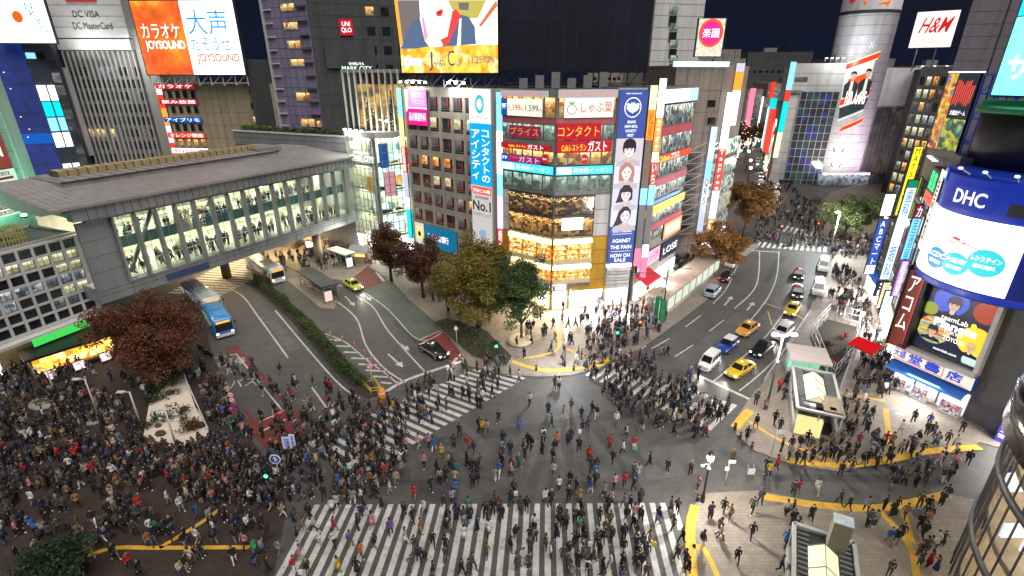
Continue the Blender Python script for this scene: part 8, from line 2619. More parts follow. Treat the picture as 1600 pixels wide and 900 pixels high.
# stair entrances on the right pavement
def entrance(label,fr,ln,h,tall=None):
 x0,x1,y0,y1=0.0,fr.L,0.0,ln
 W3=lambda x,y,z:fr.w(x,-y,z)
 t=thing('stair_entrance',label,'station entrance',(*fr.o,.13))
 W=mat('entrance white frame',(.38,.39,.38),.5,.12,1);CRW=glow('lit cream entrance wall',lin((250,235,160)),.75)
 b=MB()
 b.box(fr,x0,x0+.18,-y1,-y0,.13,1.2,W);b.box(fr,x1-.18,x1,-y1,-y0,.13,1.2,W);b.box(fr,x0,x1,-y1,-y1+.2,.13,h,W)
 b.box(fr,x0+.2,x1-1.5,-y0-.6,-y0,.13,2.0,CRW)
 b.build('wall',t)
 b=MB()
 for x in(x0+.1,x1-.1,(x0+x1)/2):
  for y in(y0+.1,(y0+y1)/2,y1-.1):b.tube(W3(x,y,.13),W3(x,y,h),.07,W)
 b.build('post',t)
 b=MB()
 for(a0_,a1_,c0,c1)in((x0-.1,x0+.15,-y1,-y0),(x1-.15,x1+.1,-y1,-y0),(x0,x1,-y0-.2,-y0+.1),(x0,x1,-y1-.1,-y1+.2)):b.box(fr,a0_,a1_,c0,c1,h,h+.22,W)
 b.box(fr,x0,x1,-y1,-y0,h-.06,h,DGREY)
 b.build('roof_frame',t)
 b,b2=MB(),MB()
 for k in range(22):
  y=y0+.3+(y1-y0-.6)*k/21
  b.box(fr,x0+.25,x0+.95,-y-.04,-y+.04,h+.02,h+.12,STEEL)
  b2 .box(fr,x1-.95,x1-.25,-y-.04,-y+.04,h+.02,h+.12,STEEL)
 b.build('roof_ladder',t);b2 .build('roof_ladder',t)
 m=(x0+x1)/2-.1;hw=(x1-x0)*.24;ya,yb=y0+(y1-y0)*.22,y1-(y1-y0)*.18
 SK_=glow('glowing cream skylight',lin((255,246,200)),.55)
 b=MB()
 b.poly([W3(m-hw,ya,h+.1),W3(m,ya,h+.75),W3(m,yb,h+.75),W3(m-hw,yb,h+.1)],SK_);b.poly([W3(m,ya,h+.75),W3(m+hw,ya,h+.1),W3(m+hw,yb,h+.1),W3(m,yb,h+.75)],SK_)
 b.poly([W3(m-hw,ya,h+.1),W3(m+hw,ya,h+.1),W3(m,ya,h+.75)],SK_);b.poly([W3(m+hw,yb,h+.1),W3(m-hw,yb,h+.1),W3(m,yb,h+.75)],SK_)
 for k in range(4):
  y=ya+(yb-ya)*k/3;b.tube(W3(m-hw,y,h+.12),W3(m,y,h+.78),.03,POLE,n=5);b.tube(W3(m+hw,y,h+.12),W3(m,y,h+.78),.03,POLE,n=5)
 b.tube(W3(m,ya,h+.78),W3(m,yb,h+.78),.03,POLE,n=5)
 b.build('skylight',t)
 b=MB();r=random.Random(int(fr.o[0]*10))
 for k in range(5):
  xx=x0+.5+r.random()*(x1-x0-1.4);b.box(fr,xx,xx+.5,-y0-1.0,-y0-.5,h+.02,h+.4,(STEEL,BLACKM,WHITEP)[k%3])
 b.box(fr,x1-1.7,x1-.1,-y0-3.0,-y0-.2,h+.25,h+.4,mat('brown roof plate',(.22,.17,.12),.6))
 b.build('roof_gear',t)
 if tall:
  tx,ty,th=tall;b=MB();b.box(fr,tx,tx+1.1,-ty-.9,-ty,h,th,mat('olive vent shaft',(.19,.18,.13),.6,.12,1));b.box(fr,tx-.02,tx+1.12,-ty-.92,-ty+.02,th,th+.08,mat('pale vent top',(.55,.65,.68),.5));b.build('vent_shaft',t)
 b=MB();b.box(fr,x0+.2,x1-.2,-y0-3,-y0-.8,.14,.16,BLACKM);b.build('stair_well',t)
 return t
E1=Fr((27.7,41.3),(31.3,39.7));E2=Fr((15.9,18.9),(19.2,17.2))
entrance('cream lit stair entrance shelter with a glowing skylight, by the white hoarding',E1,8.4,2.9)
entrance('stair entrance shelter with a tall olive vent shaft at the bottom edge',E2,9.6,3.0,tall=(2.0,8.3,5.4))
f=Fr((32.0,50.6),(35.4,49.4));t=thing('glass_lift_hut','small hut with a pale pink roof and green lit glass front behind the stair entrance','hut',(*f.o,.13))
b=MB();b.box(f,0,f.L,-3.4,0,.13,.5,LGREY);b.box(f,.0,f.L,-3.4,-3.2,.5,2.9,LGREY);b.box(f,.15,f.L-.15,-2.6,-2.5,.5,2.8,glow('mint lit glass',lin((150,225,195)),.8));b.build('body',t)
for s in(.05,f.L*.5,f.L-.05):b=MB();b.box(f,s-.05,s+.05,-.1,.0,.5,2.9,LGREY);b.build('post',t)
b=MB();b.box(f,-.3,f.L+.3,-3.6,.4,2.9,3.15,mat('pale pink roof',(.55,.47,.45),.6,.08));b.build('roof',t);b=MB();b.box(f,.1,f.L-.1,-.06,-.03,.5,2.9,CLEAR);b.build('pane',t)
# fenced works yard with red and green potted plants, hoarding
yard=[G(u,v)for u,v in((1292,500),(1338,512),(1334,560),(1300,600),(1288,590),(1265,530))]
b=MB();b.prism(ccw(yard),.125,.15,SOIL,bottom=False);struct(b,'works_yard')
fy=Fr(yard[5],yard[0]);t=thing('yard_cage','grey mesh cage around the plant yard beside the road','fence',(*yard[5],.13))
for k in range(6):
 a,c=Vector(yard[k]),Vector(yard[(k+1)%6]);b=MB()
 for q in range(4):p=a.lerp(c,q/4);b.tube((p.x,p.y,.13),(p.x,p.y,2.6),.045,STEEL)
 for z in(.9,1.8,2.6):b.tube((a.x,a.y,z),(c.x,c.y,z),.035,STEEL)
 b.build('side',t)
rr=random.Random(12)
for k in range(9):
 i=rr.randrange(6);p=Vector(yard[i]).lerp(Vector(sum((Vector(q)for q in yard),Vector((0,0)))/6),.35+.5*rr.random())
 red=k%2==0
 tt_=bush('potted_plant',f'{"red" if red else "green"} leaved plant in the caged yard, {("at its road side", "by the mint hut", "in its middle row", "at its far corner", "near the hoarding", "beside the far rail", "behind the front rail", "at the centre", "by the gate")[k]}',(p.x,p.y,.15),.45,leafmat('red plant leaves',[(.12,.015,.012),(.3,.03,.02),(.4,.06,.03)])if red else leafmat('yard plant leaves',[(.03,.06,.015),(.07,.11,.03),(.12,.16,.04)]),90+k,5,'plants in the caged yard','plant')
f=Fr(G(1302,642),G(1337,546));t=thing('hoarding','white ribbed hoarding wall between the works yard and the shops','fence',(*f.o,.13))
b=MB();b.box(f,0,f.L,-.08,0,.13,2.1,WHITEP);b.build('panel',t)
b=MB()
for k in range(18):b.box(f,f.L*k/18,f.L*k/18+.05,0,.03,.13,2.1,LGREY)
b.box(f,0,f.L,-.1,.05,2.1,2.16,STEEL);b.build('rib',t)
f=Fr(G(1160,640),G(1262,487));t=thing('kerb_railing','pale rail barrier along the right kerb of the main road','railing',(*f.o,.13))
for k in range(12):b=MB();b.box(f,f.L*(k+3)/15-.04,f.L*(k+3)/15+.04,.35,.43,.13,.95,PPOLE);b.build('post',t)
b=MB();b.box(f,f.L*.2,f.L*.95,.36,.42,.88,.95,PPOLE);b.box(f,f.L*.2,f.L*.95,.36,.42,.5,.56,PPOLE);b.build('rail',t)
# round bench planter at the dark green tree
x,y=G(812,536);t=thing('round_planter','round seat planter lit cream around the dark green tree','planter',(x,y,.13));b=MB();b.lathe((x,y),[(1.6,.13),(1.7,.45),(1.7,.55),(1.2,.56)],mat('cream planter',(.45,.4,.25),.6),24);b.build('rim',t)
b=MB();b.lathe((x,y),[(1.19,.3),(1.19,.5)],SOIL,20);b.build('soil',t)
# decorated tree and pots by the gold shop
x,y,=G(895,478);t=thing('potted_tree','small potted shop tree with lights beside the gold shop door','plant',(x,y,.13))
b=MB();b.lathe((x,y),[(.3,.13),(.4,.7)],mat('red pot',(.4,.04,.03),.5),12);b.build('pot',t)
leaf_cloud([((x,y,1.0+.45*k),.7-.12*k)for k in range(5)],GREENL,160,.1,99).build('crown',t)
b=MB();b.tube((x,y,.7),(x,y,2.6),.05,BARK);b.build('trunk',t)
# scooters by the blue bus
for k,(u,v)in enumerate(((318,548),(327,556))):
 x,y=G(u,v);t=thing('motor_scooter',('dark scooter parked farther from the road by the blue bus','dark scooter parked nearer the road by the blue bus')[k],'scooter',(x,y,0),'scooters by the blue bus')
 fr=Fr((x-.8,y+.3),(x+.8,y-.5));L=fr.L
 for s in(.25,L-.25):b=MB();b.tube(fr.w(s,-.06,.36),fr.w(s,.06,.36),.24,TYRE,n=14);b.build('wheel',t)
 b=MB();b.box(fr,.3,L-.5,-.14,.14,.4,.62,BLK);b.box(fr,.2,.9,-.16,.16,.62,.86,BLACKM);b.tube(fr.w(L-.28,0,.36),fr.w(L-.5,0,1.0),.05,STEEL);b.tube(fr.w(L-.5,-.32,1.02),fr.w(L-.5,.32,1.02),.025,BLACKM);b.box(fr,L-.55,L-.35,-.16,.16,.55,1.0,BLK);b.build('body',t)
 b=MB();b.ell(fr.w(L-.36,0,.86),(.08,.1,.08),CHRO);b.build('headlight',t)
x,y=G(1296,398);t=thing('street_lamp','added tall white lamp post brightening the far crossing by the grey green tree','street lamp',(x,y,.13))  # lamp post added to brighten the far pavement
b=MB();b.tube((x,y,.1),(x,y,8.5),.12,PPOLE,r1=.08);b.build('pole',t)
b=MB();b.ell((x-.6,y-.2,8.6),(.5,.3,.16),LAMPW);b.build('lamp',t);b=MB();b.tube((x,y,8.4),(x-.6,y-.2,8.8),.05,PPOLE);b.build('arm',t)
lamp_light((x-.6,y-.4,8.2),9000,(.92,1,1),.6)
# ------------------------------------------------------------------ people
def inside(p,poly):
 x,y=p;c=False;n=len(poly);j=n-1
 for i in range(n):
  xi,yi=poly[i][0],poly[i][1];xj,yj=poly[j][0],poly[j][1]
  if(yi>y)!=(yj>y)and x<(xj-xi)*(y-yi)/(yj-yi)+xi:c=not c
  j=i
 return c
SKINM=mat('skin',(.42,.26,.19),.6,.05,2)
def cloth(n,c):return mat('cloth '+n,c,.85,.15,6)
COATS={'black':(.014,.014,.016),'charcoal':(.045,.045,.05),'navy':(.015,.022,.055),'brown':(.085,.045,.022),'camel':(.22,.12,.055),'beige':(.28,.225,.165),'white':(.5,.49,.48),'cream':(.4,.34,.26),'grey':(.19,.19,.20),'red':(.32,.02,.024),'olive':(.075,.075,.035),'blue':(.03,.10,.34),'pink':(.42,.18,.21),'orange':(.45,.11,.016),'yellow':(.42,.27,.03),'teal':(.02,.14,.15),'purple':(.12,.05,.22),'green':(.03,.28,.09)}
LEGS={'black':(.013,.013,.014),'dark':(.03,.03,.034),'denim':(.05,.075,.14),'pale denim':(.16,.21,.30),'grey':(.16,.16,.17),'beige':(.36,.29,.21),'white':(.6,.6,.58),'khaki':(.17,.13,.07),'brown':(.07,.04,.025)}
HAIRS={'black':(.012,.010,.010),'brown':(.06,.032,.018),'fair':(.30,.19,.08)}
CM={k:cloth(k+' coat',v)for k,v in COATS.items()}
LM={k:cloth(k+' trousers',v)for k,v in LEGS.items()}
HM={k:mat('hair '+k,v,.5,.2,8)for k,v in HAIRS.items()}
SHOE={'black':mat('shoe black',(.015,.015,.015),.5),'white':mat('shoe white',(.6,.6,.58),.5),'brown':mat('shoe brown',(.08,.04,.02),.5)}
BAGM={k:cloth(k+' bag',v)for k,v in{'black':(.015,.015,.017),'navy':(.02,.03,.07),'grey':(.15,.15,.16),'white':(.65,.65,.63),'yellow':(.6,.4,.03),'red':(.4,.03,.03),'brown':(.12,.06,.03),'green':(.05,.35,.12)}.items()}
# feet at z = 0, facing +y; joints by hand for each pose
def skeleton(hipL,kneeL,ankL,hipR,kneeR,ankR,elL,wrL,elR,wrR,lean=0.0,head=(0,0)):
 V={}
 def a(n,p,r):V[n]=(p,r)
 a('pel',(0,0,.92),(.135,.105));a('sp',(0,lean*.3,1.10),(.125,.098));a('ch',(0,lean*.7,1.28),(.148,.108));a('nk',(0,lean,1.42),(.062,.062));a('hb',(head[0]*.5,lean+.025+head[1]*.5,1.49),(.068,.075));a('hm',(head[0],lean+.035+head[1],1.575),(.082,.096));a('ht',(head[0],lean+.025+head[1],1.66),(.066,.078))
 a('sL',(-.165,lean*.9,1.365),(.068,.068));a('sR',(.165,lean*.9,1.365),(.068,.068))
 for s,e,w in(('L',elL,wrL),('R',elR,wrR)):
  a('e'+s,e,(.05,.05));a('w'+s,w,(.036,.036))
  d=(Vector(w)-Vector(e)).normalized();a('f'+s,tuple(Vector(w)+d*.10),(.036,.022))
 for s,h,k,n in(('L',hipL,kneeL,ankL),('R',hipR,kneeR,ankR)):
  a('h'+s,h,(.088,.092));a('k'+s,k,(.06,.064));a('n'+s,n,(.043,.046));a('t'+s,(n[0],n[1]+.15,n[2]-.045),(.042,.036))
 E=[('pel','sp'),('sp','ch'),('ch','nk'),('nk','hb'),('hb','hm'),('hm','ht'),('ch','sL'),('ch','sR')]
 for s in 'LR':E+=[('s'+s,'e'+s),('e'+s,'w'+s),('w'+s,'f'+s),('pel','h'+s),('h'+s,'k'+s),('k'+s,'n'+s),('n'+s,'t'+s)]
 return V,E
HL,HRr=(-.095,0,.86),(.095,0,.86)
def walk(st,sw=1.0):
 """st > 0: left leg forward"""
 f=.25*st;b=-.22*st
 kL=(-.1,f*.75+.03,.47);aL=(-.1,f+.02,.085 if st>0 else.17);kR=(.1,b*.35+.06,.46);aR=(.1,b-.05,.17 if st>0 else.085)
 if st<0:kL,aL,kR,aR=(-.1,-.22*-st*.35+.06,.46),(-.1,-.22*-st-.05,.17),(.1,.25*-st*.75+.03,.47),(.1,.25*-st+.02,.085)
 g=.12*st*sw
 return dict(hipL=HL,kneeL=kL,ankL=aL,hipR=HRr,kneeR=kR,ankR=aR,elL=(-.235,-g*.6,1.11),wrL=(-.225,-g+.06,.88),elR=(.235,g*.6,1.11),wrR=(.225,g+.06,.88),lean=.03)
def stand(**k):
 d=dict(hipL=HL,kneeL=(-.105,.015,.47),ankL=(-.11,0,.085),hipR=HRr,kneeR=(.105,.02,.47),ankR=(.115,.02,.085),elL=(-.235,-.02,1.11),wrL=(-.22,.05,.87),elR=(.235,-.02,1.11),wrR=(.22,.05,.87),lean=0.0)
 d.update(k);return d
POSES={'walk_a':walk(1),'walk_b':walk(-1),'walk_c':walk(.6),'walk_d':walk(-.55),'stand':stand(),'phone':stand(elR=(.23,.06,1.12),wrR=(.10,.30,1.22),head=(.01,.05)),'photo':stand(elL=(-.2,.2,1.3),wrL=(-.07,.33,1.5),elR=(.2,.2,1.3),wrR=(.07,.33,1.5)),'turn':stand(kneeL=(-.12,.08,.47),ankL=(-.13,.1,.085),elL=(-.25,.05,1.1),wrL=(-.12,.22,1.0)),'hold':stand(elR=(.25,.02,1.1),wrR=(.2,.2,.98),elL=(-.25,.02,1.1),wrL=(-.17,.22,1.0))}
def cone_island(b,rings,m,n=14,lean=0.0):
 """coat tails, skirts, hoods: rings of (z, rx, ry, y)"""
 k=len(b.v);i=m
 for(z,rx,ry,yy)in rings:
  for q in range(n):
   t=2*math.pi*q/n;wv=1+.05*math.sin(5*t+z*9)
   b.v.append((rx*wv*math.cos(t),yy+ry*wv*math.sin(t),z))
 for a in range(len(rings)-1):
  for q in range(n):
   p=(q+1)%n;b.f.append((k+a*n+q,k+a*n+p,k+(a+1)*n+p,k+(a+1)*n+q));b.m.append(i);b.sm.append(True)
 b.f.append(tuple(k+q for q in reversed(range(n))));b.m.append(i);b.sm.append(True)
 b.f.append(tuple(k+(len(rings)-1)*n+q for q in range(n)));b.m.append(i);b.sm.append(True)
def body_mesh(pose,style,subdiv):
 """one skinned body; material slots 0 skin, 1 hair, 2 coat, 3 legs, 4 shoes, 5 bag"""
 V,E=skeleton(**POSES[pose])
 names=list(V)
 me=bpy.data.meshes.new('tmp');me.from_pydata([V[n][0]for n in names],[(names.index(a),names.index(c))for a,c in E],[])
 o=bpy.data.objects.new('tmp',me);COL.objects.link(o)
 sk=o.modifiers.new('skin','SKIN');sk.use_smooth_shade=True;sk.branch_smoothing=.5
 for n,sv in zip(names,me.skin_vertices[0].data):
  sv.radius=V[n][1];sv.use_root=(n=='pel')
 if subdiv:
  sd=o.modifiers.new('sub','SUBSURF');sd.levels=1;sd.render_levels=1
 dg=bpy.context.evaluated_depsgraph_get();dg.update()
 m2=bpy.data.meshes.new_from_object(o.evaluated_get(dg))
 b=MB()
 b.v=[tuple(v.co)for v in m2 .vertices]
 b.f=[tuple(p.vertices)for p in m2 .polygons]
 bones=[(a,c,Vector(V[a][0]),Vector(V[c][0]))for a,c in E]
 coat_hem={'jacket':.84,'long':.84,'skirt':.9,'parka':.80,'pack':.84}[style]
 hy,hz=V['hm'][0][1],V['hm'][0][2]
 for f in b.f:
  c=sum((Vector(b.v[i])for i in f),Vector())/len(f)
  best,bn=9,None
  for a,d,p,q in bones:
   ab=q-p;t=max(0,min(1,(c-p).dot(ab)/ab.length_squared));dd=(c-p-ab*t).length
   if dd<best:best,bn=dd,(a,d,t)
  a,d,t=bn
  if a in('hb','hm')or d in('hb',):
   mi_=1 if(c.z>hz+.035 or c.y<hy-.02 and c.z>hz-.09)else 0
  elif a[0]=='w':mi_=0
  elif a in('pel','sp','ch','sL','sR','eL','eR','nk')and not(a=='pel' and d[0]=='h'):mi_=2 if c.z>coat_hem else 3
  elif a=='pel':mi_=2 if c.z>coat_hem else 3
  elif a[0]in 'h':mi_=2 if c.z>coat_hem else 3
  elif a[0]=='k':mi_=3
  else:mi_=4
  b.m.append(mi_)
 b.sm=[True]*len(b.f)
 bpy.data.objects.remove(o);bpy.data.meshes.remove(me);bpy.data.meshes.remove(m2)
 ln=POSES[pose].get('lean',0)
 # hair cap
 k=len(b.v);n=10
 hx=V['hm'][0][0]
 rings=[(hz-.07,.074,.05,hy-.045),(hz+.0,.092,.075,hy-.035),(hz+.06,.094,.098,hy-.012),(hz+.11,.072,.078,hy-.012),(hz+.135,.03,.034,hy-.012)]
 if style in('skirt',)or(style=='long' and pose in('walk_b','stand')):rings=[(hz-.2,.07,.035,hy-.07)]+rings
 cone_island(b,rings,1,n)
 for i in range(k,len(b.v)):b.v[i]=(b.v[i][0]+hx,b.v[i][1],b.v[i][2])
 # nose and ears belong to the head
 if style=='long':cone_island(b,[(.50,.205,.19,0),(.72,.185,.165,0),(.95,.16,.13,0)],2)
 elif style=='skirt':cone_island(b,[(.52,.225,.2,0),(.72,.19,.165,0),(.95,.15,.12,0)],3)
 elif style=='parka':
  cone_island(b,[(.74,.19,.16,0),(.9,.18,.15,0),(1.15,.165,.135,ln*.4)],2)
  cone_island(b,[(1.38,.12,.09,ln-.05),(1.45,.125,.085,ln-.06),(1.50,.08,.05,ln-.07)],2)
 elif style=='jacket':cone_island(b,[(.80,.172,.14,0),(.95,.168,.138,0)],2)
 elif style=='pack':
  cone_island(b,[(.80,.172,.14,0),(.95,.168,.138,0)],2)
  cone_island(b,[(.98,.13,.06,-.17+ln*.3),(1.05,.15,.085,-.18+ln*.4),(1.3,.145,.085,-.17+ln*.8),(1.38,.10,.05,-.15+ln*.9)],5)
 return b
STYLE_POSE=[(p,s)for s in('jacket','long','skirt','parka','pack')for p in('walk_a','walk_b','walk_c','walk_d','stand','phone','photo','turn','hold')]
HI,LO={},{}
def body(pose,style,hi=True):
 D=HI if hi else LO
 if(pose,style)not in D:
  b=body_mesh(pose,style,hi)
  if hi:
   me=bpy.data.meshes.new('person');me.from_pydata(b.v,[],b.f)
   for m in(SKINM,HM['black'],CM['black'],LM['black'],SHOE['black'],BAGM['black']):me.materials.append(m)
   me.polygons.foreach_set('material_index',b.m);me.polygons.foreach_set('use_smooth',b.sm);me.update();D[(pose,style)]=me
  else:
   D[(pose,style)]=(np.array(b.v),b.f,np.array(b.m))
 return D[(pose,style)]
PEOPLE=[]
pr=random.Random(2024)
CW=[('black',52),('charcoal',17),('navy',11),('brown',5),('camel',2.6),('beige',3),('white',5),('cream',2),('grey',7),('red',1.3),('olive',3),('blue',1.2),('pink',.9),('orange',.25),('yellow',.25),('teal',.5),('purple',.3),('green',.2)]
LW=[('black',38),('dark',18),('denim',20),('pale denim',6),('grey',6),('beige',5),('white',3),('khaki',3),('brown',3)]
def pick(w_):return pr.choices([a for a,_ in w_],[c for _,c in w_])[0]
GRID={}
def free(x,y,r):
 gx,gy=int(math.floor(x/.8)),int(math.floor(y/.8))
 for i in(-1,0,1):
  for j in(-1,0,1):
   for(a,c)in GRID.get((gx+i,gy+j),()):
    if(a-x)**2+(c-y)**2<r*r:return False
 return True
BLOCK=[gd,yard,bed,[E1 .w(-.3,.4,0)[:2],E1 .w(E1 .L+.3,.4,0)[:2],E1 .w(E1 .L+.3,-8.8,0)[:2],E1 .w(-.3,-8.8,0)[:2]],[E2 .w(-.3,.4,0)[:2],E2 .w(E2 .L+.3,.4,0)[:2],E2 .w(E2 .L+.3,-9.9,0)[:2],E2 .w(-.3,-9.9,0)[:2]],L_+R_[::-1]]
CARS=[(o.location.x,o.location.y,o.rotation_euler.z,2.5 if o.get('category')!='bus' else 5.4)for o in COL.objects if o.type=='EMPTY' and o.get('category')in('car','taxi','van','bus')]
def blocked(x,y):
 for p in BLOCK:
  if inside((x,y),p):return True
 for(cx,cy_,a,h)in CARS:
  dx,dy=x-cx,y-cy_
  if abs(dx*math.cos(a)+dy*math.sin(a))<h+.3 and abs(-dx*math.sin(a)+dy*math.cos(a))<1.45:return True
 return(x-QC[0])**2+(y-QC[1])**2<(QR+.6)**2
def ground_z(x,y):
 return.13 if any(inside((x,y),p)for p in PAVED)else 0.0
def add(x,y,zone,pose=None,style=None,coat=None,legs=None,rot=None,bag=None,hand=False,z=None,hair=None):
 gx,gy=int(math.floor(x/.8)),int(math.floor(y/.8));GRID.setdefault((gx,gy),[]).append((x,y))
 style=style or pr.choices(('jacket','long','skirt','parka','pack'),(34,20,12,18,16))[0]
 PEOPLE.append(dict(x=x,y=y,z=ground_z(x,y)if z is None else z,rot=pr.uniform(0,6.28)if rot is None else rot,sc=pr.uniform(.96,1.09),pose=pose,style=style,coat=coat or pick(CW),legs=legs or pick(LW),hair=hair or pr.choices(('black','brown','fair'),(72,23,5))[0],shoe=pr.choices(('black','white','brown'),(60,28,12))[0],bag=bag or pr.choices(list(BAGM)[:3]+['brown','red'],(60,15,12,8,5))[0],zone=zone,hand=hand))
